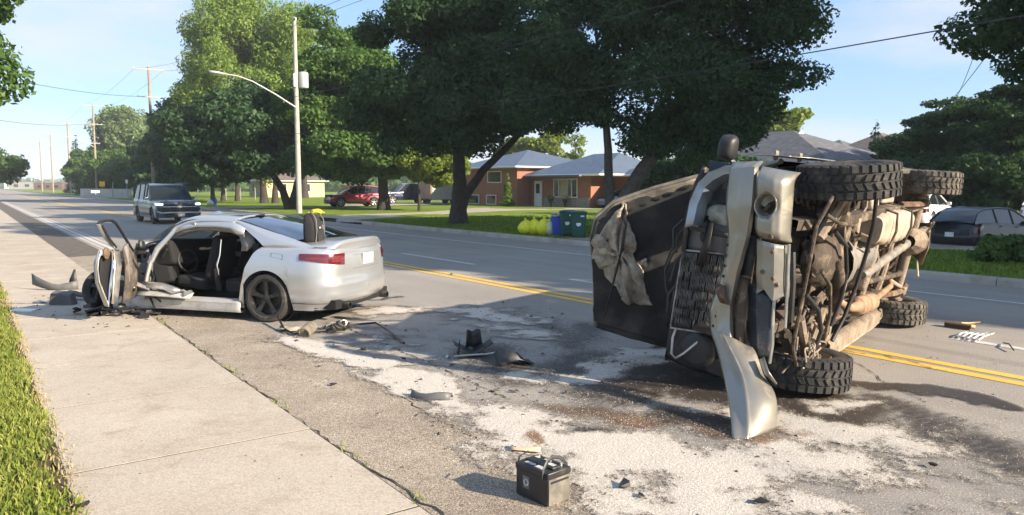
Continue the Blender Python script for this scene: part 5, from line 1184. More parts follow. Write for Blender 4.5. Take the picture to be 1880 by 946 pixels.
# floor, tunnel, sill
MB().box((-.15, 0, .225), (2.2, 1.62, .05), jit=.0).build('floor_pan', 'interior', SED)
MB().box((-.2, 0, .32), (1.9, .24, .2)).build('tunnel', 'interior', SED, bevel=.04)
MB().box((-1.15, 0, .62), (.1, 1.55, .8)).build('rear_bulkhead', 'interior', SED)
k = MB(); rows = []
for x in np.linspace(-.97, 1.02, 24):
    w_ = 0 if x < .3 else (x-.3)*.22*(float(VN(np.array(x*7), np.array(2.0)))-.35); dz = -.062-.05*max(0, x-.35)
    rows.append([Vector((x, .76+w_, .20+dz)), Vector((x, .84+w_, .165+dz)), Vector((x, .888+w_, .175+dz)), Vector((x, .903+w_, .225+dz)), Vector((x, .885+w_, .27+dz)), Vector((x, .89+w_, .295+dz)), Vector((x, .86+w_, .335+dz)), Vector((x, .80+w_, .345+dz)), Vector((x, .775+w_, .315+dz))])
k.grid(rows); k.build('sill', 'silver_scuffed', SED, smooth=45, solid=.004)
k = MB(); k.box((.42, .915, .18), (.012, .03, .16), (0, .5, 0)); k.tube([(.30, .9, .2), (.36, .912, .25), (.45, .905, .32)], .012, 5); k.build('sill_tear', 'black_plastic', SED)
# folded metal where the doors were cut away
k = MB(); k.tube([(1.08, 1.02, .62), (.92, 1.02, .56), (.72, 1.0, .49), (.55, .97, .42), (.42, .95, .38)], [.045, .05, .05, .045, .035], 8, squash=.6); k.build('cut_beam', 'bare_metal', SED)
k = MB()
k.grid([[(.60, 1.0, .40), (.58, .90, .47), (.56, .80, .46)], [(.35, .97, .40), (.33, .9, .46), (.31, .82, .45)], [(.12, .95, .37), (.10, .9, .42), (.08, .84, .40)], [(.0, .93, .35), (-.02, .9, .37), (-.04, .85, .36)]]); k.build('torn_panel', 'bare_metal', SED, solid=.012, smooth=30)
k = MB(); k.grid([[(.75, 1.04, .30), (.7, .93, .38)], [(.45, 1.02, .30), (.42, .92, .37)], [(.1, .99, .29), (.08, .92, .35)], [(-.22, .95, .27), (-.25, .9, .35)]]); k.build('torn_panel', 'silver_scuffed', SED, solid=.01, smooth=30)
k = MB(); k.tube([(.2, .95, .40), (.05, .96, .34), (-.1, .93, .38), (-.2, .92, .33)], .018, 6); k.box((-.18, .93, .345), (.10, .06, .05), (.2, .4, .2)); k.build('hinge_bracket', 'bare_metal', SED)
# seats, belts, dash, wheel
def seat(x, y):
    k = MB(); k.box((x, y, .44), (.52, .50, .16), (0, -.1, 0)); c = k.build('seat_cushion', 'seat_cloth', SED, bevel=.06, seg=3)
    k = MB(); k.box((x-.33, y, .80), (.16, .48, .62), (0, -.25, 0), taper=.86); b = k.build('seat_back', 'seat_cloth', SED, bevel=.06, seg=3)
    k = MB(); k.box((x-.43, y, 1.16), (.10, .26, .17), (0, -.2, 0)); k.build('headrest', 'seat_cloth', b, bevel=.045, seg=3)
seat(.02, .37); seat(.05, -.38)
MB().box((-.83, 0, .42), (.5, 1.4, .18), (0, -.06, 0)).build('rear_bench', 'seat_cloth', SED, bevel=.05, seg=3)
MB().box((-1.06, 0, .75), (.14, 1.4, .58), (0, -.3, 0)).build('rear_backrest', 'seat_cloth', SED, bevel=.05, seg=3)
k = MB(); k.grid([[(-.52, .66, 1.06), (-.56, .70, 1.06)], [(-.50, .68, .85), (-.545, .72, .85)], [(-.46, .70, .72), (-.51, .74, .71)], [(-.5, .71, .6), (-.54, .75, .58)]]); k.build('seat_belt', 'plate_white', SED, solid=.004)
k = MB(); k.grid([[(-1.02, .67, 1.2), (-.84, .70, 1.17)], [(-1.12, .74, 1.02), (-.93, .76, .99)], [(-1.0, .76, .92), (-.92, .77, .92)]]); k.build('pillar_trim', 'trim_grey', SED, solid=.02)
k = MB(); k.box((-.50, .72, .52), (.07, .05, .3), (0, .1, .2)); k.build('buckle', 'seat_cloth', SED, bevel=.01)
k = MB(); k.box((.50, -.06, .80), (.40, 1.44, .36), (.05, .2, 0), jit=.02); k.box((.52, .52, .62), (.26, .3, .5), (.2, .3, .2), jit=.03); k.build('dashboard', 'interior', SED, bevel=.05, seg=3)
k = MB(); k.grid([[(.36, y, .985), (.58, y, .98), (.8, y, .90)] for y in np.linspace(-.72, .70, 8)]); k.build('dash_top', 'grey_plastic', SED, solid=.02)
pts = [(.26+.10*math.cos(a)*.4, .38+.19*math.cos(a+1.57), .72+.17*math.sin(a+1.57)*.9) for a in np.linspace(0, 2*pi, 22)]
k = MB(); k.tube(pts, .016, 7, caps=False); k.tube([(.26, .2, .72), (.3, .38, .70), (.26, .56, .72)], .02, 6); k.tube([(.3, .38, .70), (.45, .38, .66)], .035, 8); k.build('steering_wheel', 'black_plastic', SED)
for i in range(46):
    k = MB()
    p = (random.uniform(.45, .95), random.uniform(-.2, .82), random.uniform(.3, .85)); d_ = Vector((random.uniform(-1, 1), random.uniform(-1, 1), random.uniform(-1, 1))).normalized()*random.uniform(.05, .16)
    k.tube([p, Vector(p)+d_, Vector(p)+d_*1.3+Vector((0, .04, -.03))], random.uniform(.006, .022), 5); k.build('torn_wire', 'black_metal', SED)
k = MB(); k.box((.74, .45, .58), (.08, .62, .52), (.1, .1, .25), jit=.05); k.box((.66, .72, .50), (.16, .16, .4), (.1, .2, .2), jit=.04); k.build('bulkhead', 'grey_plastic', SED, bevel=.015)
k = MB(); k.box((1.12, .05, .5), (.62, 1.1, .5), jit=.1); k.box((1.35, -.2, .62), (.5, .6, .3), (.1, .2, .4), jit=.06)
for i in range(18): k.box((random.uniform(.8, 1.55), random.uniform(-.6, .7), random.uniform(.25, .8)), (random.uniform(.06, .25), random.uniform(.06, .25), random.uniform(.05, .2)), (random.random(), random.random(), random.random()))
k.build('engine', 'black_metal', SED, bevel=.015)
rows = [[Vector((x+.05*float(VN(np.array(x*5), np.array(y*5))), y, .86+.10*float(VN(np.array(x*6+3), np.array(y*6)))-.18*(x-.8)+(.09 if .95 < x < 1.1 else 0))) for y in np.linspace(-.78, .45, 9)] for x in np.linspace(.75, 1.45, 8)]
k = MB(); k.grid(rows); k.build('crumpled_bonnet', 'silver_scuffed', SED, solid=.008, smooth=25)
# wheels
make_wheel(SED, (AX_R, .80, RW), RW, .215, 1, 'black_rim', 5, 'rubber', twin=False, rot=(R(2), 0, 0), rim_r=.75)
make_wheel(SED, (AX_R, -.80, RW), RW, .215, -1, 'black_rim', 5, 'rubber_dusty')
make_wheel(SED, (1.38, .72, .30), .31, .21, 1, 'black_rim', 5, 'rubber', rot=(R(22), 0, R(25)))
make_wheel(SED, (1.1, -.78, RW), RW, .215, -1, 'black_rim', 5, 'rubber')
k = MB()
for y0 in (.5, -.78): k.lathe([(.375, 0), (.375, .28)], (AX_R, y0, .315), (0, 1, 0), 24, a0=0, a1=2*pi)
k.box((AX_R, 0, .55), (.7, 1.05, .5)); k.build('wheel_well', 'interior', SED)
# lamps, fuel flap, plate, bumper details
def tl(u, v):
    lo = lerp(.745, .70, u); hi = lerp(.885, .90, u); return lerp(lo, hi, v)
qa, qb = .55, 1.22
for sd in (1, -1):
    k = MB(); sh.patch(k, qa, qb, 0, 0, sd, .012, 16, 5, lambda u, v: lerp(lerp(.75, .81, min(1, u*1.15)), lerp(.94, .915, u), v)); o = k.build('tail_light', 'tail_red', SED, smooth=60)
    k = MB(); sh.patch(k, qa+.07, qa+.22, 0, 0, sd, .017, 4, 3, lambda u, v: lerp(.80, .90, v)); k.build('reversing_lens', 'lamp_pink', o)
    k = MB(); sh.patch(k, qa+.02, qb-.1, 0, 0, sd, .015, 12, 1, lambda u, v: lerp(.845, .858, v)); k.build('lens_band', 'lamp_pink', o)
qf = sh.s_at_x(-1.62)
k = MB()
for a, b, c, d in ((0, .18, .775, .783), (0, .18, .612, .62), (0, .008, .612, .783), (.172, .18, .612, .783)): sh.patch(k, qf+a, qf+b, c*1.0, d, 1, .003, 4, 1)
k.build('fuel_flap', 'grey_plastic', SED)
k = MB(); sh.patch(k, 0, sh.s_at_x(-1.75), .115, .127, 1, .004, 24, 1); sh.patch(k, 0, sh.s_at_x(-1.75), .115, .127, -1, .004, 24, 1); k.build('bumper_crease', 'grey_plastic', SED)
k = MB(); sh.patch(k, 0, 1.0, .0, .05, 1, .005, 20, 2); sh.patch(k, 0, 1.0, .0, .05, -1, .005, 20, 2); k.build('rear_valance', 'black_plastic', SED)
k = MB()
for a, b in ((.0, .36), ): 
    for sd in (1, -1): sh.patch(k, a, b, .66, .665, sd, .004, 6, 1); sh.patch(k, a, b, .885, .89, sd, .004, 6, 1)
k.build('plate_recess', 'grey_plastic', SED)
MB().box((-2.375, -.02, .80), (.012, .31, .155), (0, -.05, 0)).build('number_plate', 'plate_grey', SED, bevel=.004)
for y0 in (.55, -.55): k = MB(); k.lathe([(.045, 0), (.047, -.14), (.038, -.14), (.036, 0)], (-2.26, y0, .22), (1, 0, 0), 16); k.build('exhaust_tip', 'black_metal', SED)
MB().box((-1.75, 0, .25), (1.1, 1.5, .12)).build('boot_floor', 'interior', SED)
# front driver door, swung forward and peeled
HX, HY, DA = .70, .90, R(71); dd = Vector((-math.cos(DA), math.sin(DA), 0)); dn = Vector((math.sin(DA), math.cos(DA), 0))
def dp(u, z, n=0.0): return Vector((HX, HY, 0))+dd*u+dn*n+Vector((0, 0, z))
k = MB(); k.tube([dp(.05, .90), dp(.16, 1.0), dp(.32, 1.15), dp(.5, 1.30), dp(.6, 1.335), dp(.78, 1.345), dp(.93, 1.33), dp(.965, 1.31)], [.018, .02, .02, .02, .02, .02, .02, .018], 6); k.build('window_frame', 'black_plastic', SED)
k = MB(); k.tube([dp(.965, 1.31), dp(.90, 1.25), dp(.78, 1.13), dp(.6, 1.02), dp(.46, .96)], [.022, .03, .036, .04, .045], 7, squash=.55); k.build('window_frame', 'silver', SED)
k = MB(); k.tube([dp(.94, 1.29, -.04), dp(.80, 1.12, -.05), dp(.62, .99, -.05)], [.012, .014, .014], 5); k.build('window_channel', 'black_plastic', SED)
k = MB(); k.grid([[dp(.58, .96, .02), dp(.50, .97, .03), dp(.43, .95, .0)], [dp(.54, .86, .02), dp(.45, .86, .05), dp(.38, .85, .02)], [dp(.58, .77, .0), dp(.47, .74, .03), dp(.40, .73, 0)], [dp(.62, .62, .0), dp(.52, .60, .03), dp(.45, .6, 0)], [dp(.66, .45, .0), dp(.57, .42, .03), dp(.50, .42, 0)], [dp(.72, .27, .0), dp(.62, .25, .02), dp(.56, .27, 0)]]); k.build('shut_face', 'bare_metal', SED, solid=.012, smooth=20)
k = MB(); k.tube([dp(.63, .95, .0), dp(.57, .82, .03), dp(.62, .7, .02), dp(.68, .5, .03), dp(.76, .26, .02)], [.014, .016, .016, .016, .012], 6); k.build('shut_flange', 'chrome', SED)
k = MB(); k.grid([[dp(.86, .97, .05), dp(.76, .99, .1), dp(.6, .96, .14), dp(.2, .9, .14)], [dp(.93, .78, .06), dp(.82, .8, .15), dp(.6, .78, .18), dp(.2, .75, .18)], [dp(.90, .55, .07), dp(.8, .55, .15), dp(.6, .52, .18), dp(.2, .5, .18)], [dp(.76, .24, .03), dp(.7, .24, .1), dp(.55, .24, .13), dp(.2, .26, .14)]]); k.build('door_skin', 'silver_scuffed', SED, solid=.008, smooth=60)
k = MB(); k.tube([dp(.86, .97, .03), dp(.925, .86, .04), dp(.935, .74, .05), dp(.91, .58, .05), dp(.84, .40, .03), dp(.76, .24, .02)], .011, 6); k.build('skin_edge', 'bare_metal', SED)
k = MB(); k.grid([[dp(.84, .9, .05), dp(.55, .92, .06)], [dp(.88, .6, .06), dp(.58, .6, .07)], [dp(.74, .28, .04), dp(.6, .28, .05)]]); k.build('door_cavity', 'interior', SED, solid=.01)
MB().lathe([(.03, 0), (.07, .01), (.075, .03), (.045, .05), (.0, .055)], dp(.80, .93, .02), -dn, 16).build('door_speaker', 'rust', SED)
k = MB(); k.grid([[dp(.42, .95, -.03), dp(.33, .99, -.06), dp(.2, .9, -.05), dp(.05, .84, -.03)], [dp(.40, .75, -.05), dp(.33, .78, -.09), dp(.2, .75, -.09), dp(.04, .7, -.04)], [dp(.42, .5, -.04), dp(.35, .5, -.08), dp(.2, .5, -.08), dp(.03, .48, -.03)], [dp(.48, .24, -.02), dp(.4, .26, -.05), dp(.2, .27, -.05), dp(.02, .3, -.02)]]); k.build('door_card', 'burnt_trim', SED, solid=.03, smooth=30)
k = MB(); k.grid([[dp(.42, .98, -.05), dp(.34, 1.02, -.06)], [dp(.37, .75, -.07), dp(.31, .8, -.08)], [dp(.38, .52, -.07), dp(.33, .5, -.08)]]); k.build('door_trim', 'trim_grey', SED, solid=.03)
k = MB(); k.tube([dp(.1, .88, -.08), dp(-.1, .86, -.1), dp(-.2, .80, -.05), dp(-.3, .78, -.02)], .028, 8); k.tube([dp(.3, .80, -.1), dp(.22, .70, -.11), dp(.12, .66, -.1)], .016, 6); k.tube([dp(.05, .62, -.06), dp(-.12, .55, -.07), dp(-.2, .4, 0)], .014, 6); k.build('door_hose', 'black_plastic', SED)
MB().disc(dp(.28, .40, -.1), -dn, .03, 12).build('door_clip', 'chrome', SED)
# wrecked front corner: dark arch liner, bumper remains on the ground
rows = [[Vector((1.25+.10*math.cos(a)-.02*j, .66+.12*j, .06+.34*math.sin(a)*(.8+.1*j))) for a in np.linspace(.1, 2.7, 8)] for j in range(4)]
k = MB(); k.grid(rows); k.build('arch_liner', 'black_plastic', SED, solid=.008)
k = MB()
for i in range(26):
    a = Vector((random.uniform(.35, 1.5), random.uniform(.85, 1.25), random.uniform(.015, .12))); k.box(a, (random.uniform(.05, .25), random.uniform(.04, .16), random.uniform(.01, .05)), (random.uniform(-.4, .4), random.uniform(-.4, .4), random.uniform(0, 3)), jit=.01)
k.build('broken_trim', 'black_plastic', SED)

_n0 = ('rear_pillar', 'rear_window', 'roof', 'sunroof', 'antenna', 'roof_rail', 'roof_trim', 'grab_handle', 'front_pillar', 'pillar_trim', 'windscreen', 'side_window', 'centre_pillar', 'window_seal', 'cant_rail', 'headlining')
for o in SED.children:
    if o.name.split('.')[0] in _n0:
        for v in o.data.vertices:
            if v.co.z > 1.04: v.co.z = 1.04+(v.co.z-1.04)*.85
# ------------------------------------------------------------------ pickup truck lying on its side
TRK = empty('overturned_truck', (7.94, 3.96, .94), 0, 'champagne pickup truck lying on its side with the underbody towards the sun', 'truck')
TRK.rotation_euler = (R(79), 0, R(198))
AXF, AXR, TY, TR_, TW = 1.99, -1.99, .83, .41, .275
def V3(*a): return Vector(a)
# body skin (right side rests towards the road)
tzl = arches(.52, (AXF, AXR), .52, .44, .95)
def t_top(x): return interp(x, [(-2.8, 1.32), (-.75, 1.32), (-.72, 1.25), (1.2, 1.25), (1.3, 1.28), (2.0, 1.22), (2.8, 1.12)])
ts = Shell(5.56, 1.9, .16, .08, .04, tzl, t_top, lambda f: interp(f, [(0, .03), (.2, 0), (.6, 0), (.7, .012), (1, .05)]), lambda f, x: interp(f, [(0, .03), (.3, 0), (1, .05)]), .08)
m = MB()
for sd in (1, -1): ts.skin(m, sd, 0, ts.s_at_x(2.38), 10)
m.build('body', 'champagne', TRK, smooth=50, solid=.006)
# bed, cab, glass
MB().box((-1.78, 0, .80), (1.95, 1.7, .05)).build('bed_floor', 'black_metal', TRK)
MB().box((-.76, 0, 1.03), (.05, 1.74, .5)).build('bed_front', 'champagne', TRK)
def cab_ring(z, x0, x1, hw_): return [V3(x0, -hw_, z), V3(x0+.06, -hw_-.02, z), V3(x1-.08, -hw_-.02, z), V3(x1, -hw_+.06, z), V3(x1, hw_-.06, z), V3(x1-.08, hw_+.02, z), V3(x0+.06, hw_+.02, z), V3(x0, hw_, z)]
k = MB(); k.grid([cab_ring(1.80, -.55, .50, .66), cab_ring(1.87, -.50, .38, .60)], closed=True); n_ = len(k.v); k.f.append(tuple(range(n_-8, n_))); k.mi.append(0); k.build('roof', 'champagne', TRK, smooth=40, fixn=True)
A_ = cab_ring(1.25, -.70, 1.22, .84); B_ = cab_ring(1.80, -.55, .50, .66)
for nm, (i, j), mt in (('windscreen', (3, 4), 'car_glass'), ('rear_window', (7, 0), 'car_glass'), ('side_window', (1, 2), 'car_glass'), ('side_window', (5, 6), 'car_glass')):
    MB().poly([A_[i], A_[j], B_[j], B_[i]]).build(nm, mt, TRK, solid=.01)
for i in range(8): k = MB(); k.tube([A_[i], B_[i]], .03, 6); k.build('cab_pillar', 'champagne', TRK)
for yy_ in (-1, 1): k = MB(); k.tube([V3(.2, yy_*.85, 1.25), V3(.1, yy_*.67, 1.8)], .035, 6); k.build('cab_pillar', 'champagne', TRK)
for sd in (1, -1): MB().grid([[V3(.45, sd*.955, z), V3(.42, sd*.955, z)] for z in (.56, 1.25)]).build('door_gap', 'black_plastic', TRK, solid=.003)
for x_ in (2.32, 1.62): MB().lathe([(.022, 0), (.042, .0), (.042, .025), (.022, .025)], (x_-.25, .93, 1.0), (.6, 0, 1), 14, closed=True).build('tie_ring', 'dusty_light', TRK)
# door mirror on its arm
k = MB(); ring = lambda x, a, b, c: [V3(x, c[0]+a*math.copysign(abs(math.cos(t))**.6, math.cos(t)), c[1]+b*math.copysign(abs(math.sin(t))**.6, math.sin(t))) for t in np.linspace(0, 2*pi, 17)[:-1]]
k.grid([ring(1.19, .125, .085, (.905, 1.765)), ring(1.22, .14, .1, (.905, 1.765)), ring(1.29, .13, .095, (.905, 1.765)), ring(1.35, .10, .07, (.90, 1.765)), ring(1.37, .04, .03, (.89, 1.765))], closed=True); k.f.append(tuple(range(16))); k.mi.append(0); n_ = len(k.v); k.f.append(tuple(range(n_-16, n_))); k.mi.append(0); k.build('mirror', 'black_plastic', TRK, smooth=60, sub=1, fixn=True)
k = MB(); k.tube([(1.25, .80, 1.72), (1.2, .75, 1.66), (1.0, .745, 1.52)], [.032, .03, .035], 8, squash=.6); k.build('mirror_arm', 'black_plastic', TRK)
# ---- chassis
for sd in (1, -1):
    k = MB(); rows = []
    for x, z, y in ((2.62, .62, .43), (2.3, .60, .43), (1.6, .58, .42), (1.1, .50, .46), (.2, .47, .50), (-1.0, .48, .50), (-1.5, .62, .47), (-2.1, .64, .46), (-2.75, .60, .46)):
        rows.append([V3(x, sd*(y-.045), z-.07), V3(x, sd*(y+.045), z-.07), V3(x, sd*(y+.045), z+.07), V3(x, sd*(y-.045), z+.07)])
    k.grid(rows, closed=True); k.build('frame_rail', 'dusty_dark', TRK, bevel=.01, fixn=True)
for x, z in ((1.05, .46), (.1, .44), (-.9, .46), (-1.55, .62), (-2.5, .6)):
    k = MB(); k.tube([V3(x, -.46, z), V3(x+.03, -.2, z-.03), V3(x+.03, .2, z-.03), V3(x, .46, z)], [.06, .05, .05, .06], 8, squash=.7); k.build('crossmember', 'dusty_tan', TRK)
# floor pan with pressed ribs, bed underside, inner wings
k = MB(); rows = []
for x in np.linspace(-2.7, 1.25, 40): rows.append([V3(x, y, .70+(.018*(1 if int((x+3)*6) % 2 else -1) if x < -.8 else .025*math.sin(x*7+y*5))+(.10 if abs(y) < .16 and x > -.8 else 0)) for y in np.linspace(-.9, .9, 16)])
k.grid(rows); k.build('floor_pan', 'dusty_dark', TRK, solid=.01, smooth=30)
MB().box((1.28, 0, 1.0), (.06, 1.6, .62)).build('bulkhead', 'black_metal', TRK)
for sd in (1, -1):
    k = MB(); k.lathe([(.50, 0), (.50, .36)], (AXR, sd*.92-(.36 if sd > 0 else 0), .50), (0, 1, 0), 24, a0=0, a1=pi); k.build('wheel_arch_liner', 'dusty_dark', TRK)
    MB().box((1.95, sd*.62, 1.05), (1.3, .05, .34)).build('inner_wing', 'black_metal', TRK)
# ---- engine and gearbox seen from below
k = MB(); k.box((1.75, .0, .86), (.85, .56, .5), jit=.02); k.box((1.72, 0, .60), (.62, .40, .16), taper=1.2, jit=.02); k.build('engine_block', 'dusty_dark', TRK, bevel=.025)
k = MB(); rows = [[V3(x, .02+r_*math.cos(t), .56+r_*math.sin(t)*.9) for t in np.linspace(0, 2*pi, 17)[:-1]] for x, r_ in ((1.35, .26), (1.22, .27), (1.1, .22), (.9, .17), (.55, .15), (.3, .16), (.25, .22), (.0, .2), (-.12, .12))]
k.grid(rows, closed=True); k.build('gearbox', 'cast_grey', TRK, smooth=40)
MB().box((.12, -.22, .52), (.34, .28, .26), (0, .1, .2), jit=.02).build('transfer_case', 'dusty_tan', TRK, bevel=.04, seg=3)
k = MB(); k.box((1.78, .02, .50), (.62, .36, .035), (0, .06, 0), jit=.015); k.build('skid_plate', 'dusty_dark', TRK, bevel=.01)
k = MB(); rows = [[V3(x, yc+r_*math.cos(t), .47+r_*.55*math.sin(t)) for t in np.linspace(0, 2*pi, 15)[:-1]] for x, yc, r_ in ((2.32, .16, .06), (2.2, .15, .20), (1.9, .12, .24), (1.62, .06, .22), (1.4, .02, .14), (1.3, .0, .05))]
k.grid(rows, closed=True); k.build('oil_pan', 'dusty_dark', TRK, smooth=40)
k = MB(); k.tube([V3(1.95, .16, .36), V3(1.8, -.02, .335), V3(1.62, -.22, .34), V3(1.5, -.36, .38)], [.05, .06, .055, .04], 10); k.build('cross_pipe', 'dusty_dark', TRK, smooth=60)
k = MB(); k.grid([[V3(1.45, -.05, .42), V3(1.48, .22, .44)], [V3(1.1, -.02, .40), V3(1.12, .24, .42)], [V3(.95, -.10, .42), V3(.98, .16, .44)]]); k.build('shield_plate', 'dusty_tan', TRK, solid=.012)
k = MB(); k.lathe([(.0, .02), (.05, .02), (.055, -.01), (.075, -.02), (.13, -.02), (.145, .02), (.14, .10), (.1, .12)], (1.78, .42, .38), (0, -.15, 1), 26); k.build('front_differential', 'dusty_dark', TRK, smooth=40)
k = MB(); k.lathe([(.16, 0), (.165, .03), (.14, .06), (.06, .07), (.05, .10), (0, .10)], (1.95, -.52, .40), (0, 0, 1), 24); k.build('brake_rotor', 'dusty_dark', TRK, smooth=40)
# suspension front
for sd in (1, -1):
    k = MB(); k.tube([V3(1.62, sd*.34, .44), V3(1.9, sd*.62, .40), V3(2.0, sd*.74, .38)], [.045, .04, .05], 8); k.tube([V3(2.34, sd*.34, .44), V3(2.1, sd*.62, .40), V3(2.0, sd*.74, .38)], [.045, .04, .05], 8)
    k.grid([[V3(1.75, sd*.42, .43), V3(2.2, sd*.42, .43)], [V3(1.95, sd*.70, .385), V3(2.05, sd*.70, .385)]]); k.build('control_arm', 'dusty_tan', TRK)
    k = MB(); k.tube([V3(1.98, sd*.2, .44), V3(1.99, sd*.46, .43), V3(1.99, sd*.74, .41)], [.03, .022, .045], 8); k.build('half_shaft', 'dusty_dark', TRK)
    k = MB(); k.tube([V3(2.22, sd*.1, .50), V3(2.2, sd*.46, .47), V3(2.16, sd*.72, .42)], [.028, .018, .022], 8); k.build('tie_rod', 'dusty_dark', TRK)
    k = MB(); pts = [V3(1.92+.065*math.cos(a), sd*(.56+.012*(a/6.28)), .52+.055*(a/6.28)+.0*math.sin(a)) + V3(0, sd*.065*math.sin(a), 0) for a in np.linspace(0, 2*pi*6, 84)]
    k.tube(pts, .012, 6); k.build('coil_spring', 'dusty_tan', TRK)
    MB().box((1.99, sd*.74, .41), (.16, .10, .24), jit=.02).build('steering_knuckle', 'rust', TRK, bevel=.02)
k = MB(); k.tube([V3(2.4, -.72, .36), V3(2.5, -.55, .40), V3(2.5, .0, .42), V3(2.5, .45, .44), V3(2.38, .7, .40)], .017, 8); k.build('sway_bar', 'dusty_dark', TRK)
# loops of torn cable by the lower front wheel
for i in range(6):
    c0 = V3(2.08+.05*i, -.60-.03*(i % 3), .28+.03*(i % 2)); rr = .07+.015*(i % 3)
    k = MB(); k.tube([c0+V3(rr*math.cos(a), .9*rr*math.sin(a), .025*math.sin(2*a+i)) for a in np.linspace(0, 5.6, 20)], .008, 6); k.build('brake_line', 'dusty_light' if i % 2 else 'dusty_tan', TRK)
# rear axle, differential, springs, shocks
k = MB(); k.tube([V3(AXR, -.74, .41), V3(AXR, -.60, .41), V3(AXR, -.35, .41), V3(AXR, .35, .41), V3(AXR, .60, .41), V3(AXR, .74, .41)], [.065, .055, .06, .06, .055, .065], 12); k.build('rear_axle', 'dusty_tan', TRK, smooth=50)
k = MB(); k.lathe([(.08, -.22), (.15, -.14), (.175, -.02), (.175, .02), (.19, .025), (.19, .05), (.15, .09), (.08, .11), (0, .11)], (AXR, .08, .39), (-1, 0, 0), 10); k.build('rear_differential', 'dusty_tan', TRK, smooth=25, bevel=.008)
for yy_ in (-.70, -.62, .62, .70): MB().lathe([(.05, 0), (.09, .0), (.095, .025), (.05, .03)], (AXR, yy_, .41), (0, 1, 0), 14).build('axle_flange', 'dusty_tan', TRK)
for sd in (1, -1):
    k = MB(); k.tube([V3(-1.0, sd*.55, .46), V3(-1.5, sd*.56, .37), V3(-2.0, sd*.57, .34), V3(-2.4, sd*.56, .38), V3(-2.7, sd*.55, .52)], .035, 6, squash=1.2); k.build('leaf_spring', 'rust', TRK)
    k = MB(); k.tube([V3(-1.55, sd*.36, .62), V3(-1.75, sd*.44, .50), V3(-1.92, sd*.52, .36)], [.035, .035, .022], 8); k.build('shock_absorber', 'dusty_light', TRK)
    MB().box((AXR, sd*.57, .33), (.16, .10, .05)).build('spring_plate', 'dusty_tan', TRK, bevel=.01)
k = MB(); k.grid([[V3(-2.05, .22, .22), V3(-2.28, .20, .30), V3(-2.42, .12, .42)], [V3(-2.12, .02, .20), V3(-2.36, .02, .29), V3(-2.5, .0, .42)], [V3(-2.05, -.20, .22), V3(-2.28, -.18, .30), V3(-2.40, -.12, .42)]]); k.build('hitch_plate', 'dusty_tan', TRK, solid=.012, smooth=20)
k = MB(); k.tube([V3(-2.0, .36, .20), V3(-2.40, .26, .27), V3(-2.60, .05, .38), V3(-2.48, -.2, .34), V3(-2.05, -.36, .22)], .014, 6); k.build('hitch_frame', 'dusty_light', TRK)
# drive shaft, exhaust, torsion bar
k = MB(); k.tube([V3(.30, -.16, .42), V3(.24, -.155, .42), V3(.2, -.15, .42), V3(-1.62, .04, .40), V3(-1.68, .05, .40), V3(-1.8, .06, .40)], [.03, .06, .052, .052, .06, .04], 14); k.build('drive_shaft', 'cast_grey', TRK, smooth=50)
k = MB(); k.tube([V3(-.05, -.28, .44), V3(-.1, -.28, .44), V3(-1.84, -.36, .42), V3(-1.9, -.36, .42)], [.02, .032, .032, .05], 12); k.build('traction_bar', 'dusty_dark', TRK, smooth=50)
k = MB(); k.tube([V3(1.3, -.26, .50), V3(.9, -.40, .42), V3(.72, -.45, .38), V3(.55, -.46, .37), V3(.52, -.46, .37), V3(-.2, -.50, .37), V3(-.24, -.50, .37), V3(-.4, -.51, .38), V3(-1.4, -.46, .40), V3(-1.75, -.42, .5), V3(-2.6, -.6, .52)], [.035, .035, .04, .055, .10, .10, .06, .04, .035, .035, .032], 14, squash=.9); k.build('exhaust', 'rusty_pipe', TRK, smooth=50)
# ribbed fuel tank
k = MB(); rows = []
for i, x in enumerate(np.linspace(.55, -1.25, 25)):
    s_ = .92+.08*math.cos(i*2*pi/4); e = min(1, .55+.45*math.sin(pi*(i+.6)/25.2)**.35)
    rows.append([V3(x, .335+.185*s_*e*math.copysign(abs(math.cos(t))**.6, math.cos(t)), .42+.15*s_*e*math.copysign(abs(math.sin(t))**.6, math.sin(t))) for t in np.linspace(0, 2*pi, 21)[:-1]])
k.grid(rows, closed=True); k.f.append(tuple(range(20))); k.mi.append(0); n_ = len(k.v); k.f.append(tuple(range(n_-20, n_))); k.mi.append(0); k.build('fuel_tank', 'dusty_light', TRK, smooth=60, fixn=True)
for x in (.1, -.75): k = MB(); k.tube([V3(x, .12, .50), V3(x, .15, .285), V3(x, .335, .255), V3(x, .51, .285), V3(x, .55, .5)], .014, 5); k.build('tank_strap', 'dusty_dark', TRK)
MB().box((.35, .62, .52), (.7, .2, .1), (.2, .1, 0), jit=.02).build('heat_shield', 'dusty_light', TRK, bevel=.02); MB().box((-.5, .66, .55), (.6, .18, .08), (.1, 0, 0), jit=.015).build('heat_shield', 'dusty_light', TRK, bevel=.02)
# side step on the road side and rocker flanges
k = MB(); rows = []
for x in np.linspace(1.28, -1.0, 14): rows.append([V3(x, -.70, .44), V3(x, -.74, .37), V3(x, -.86, .36), V3(x, -.90, .40), V3(x, -.88, .44)])
k.grid(rows); k.build('side_step', 'dusty_tan', TRK, solid=.01, smooth=40)
k = MB(); k.tube([V3(1.35, -.90, .385), V3(-1.02, -.905, .40), V3(-1.10, -.80, .37), V3(-1.0, -.70, .38)], .016, 6); k.build('step_rail', 'dusty_light', TRK)
k = MB(); k.tube([V3(1.2, .93, .50), V3(-1.2, .93, .50)], .03, 6, squash=.6); k.build('rocker_flange', 'champagne', TRK)
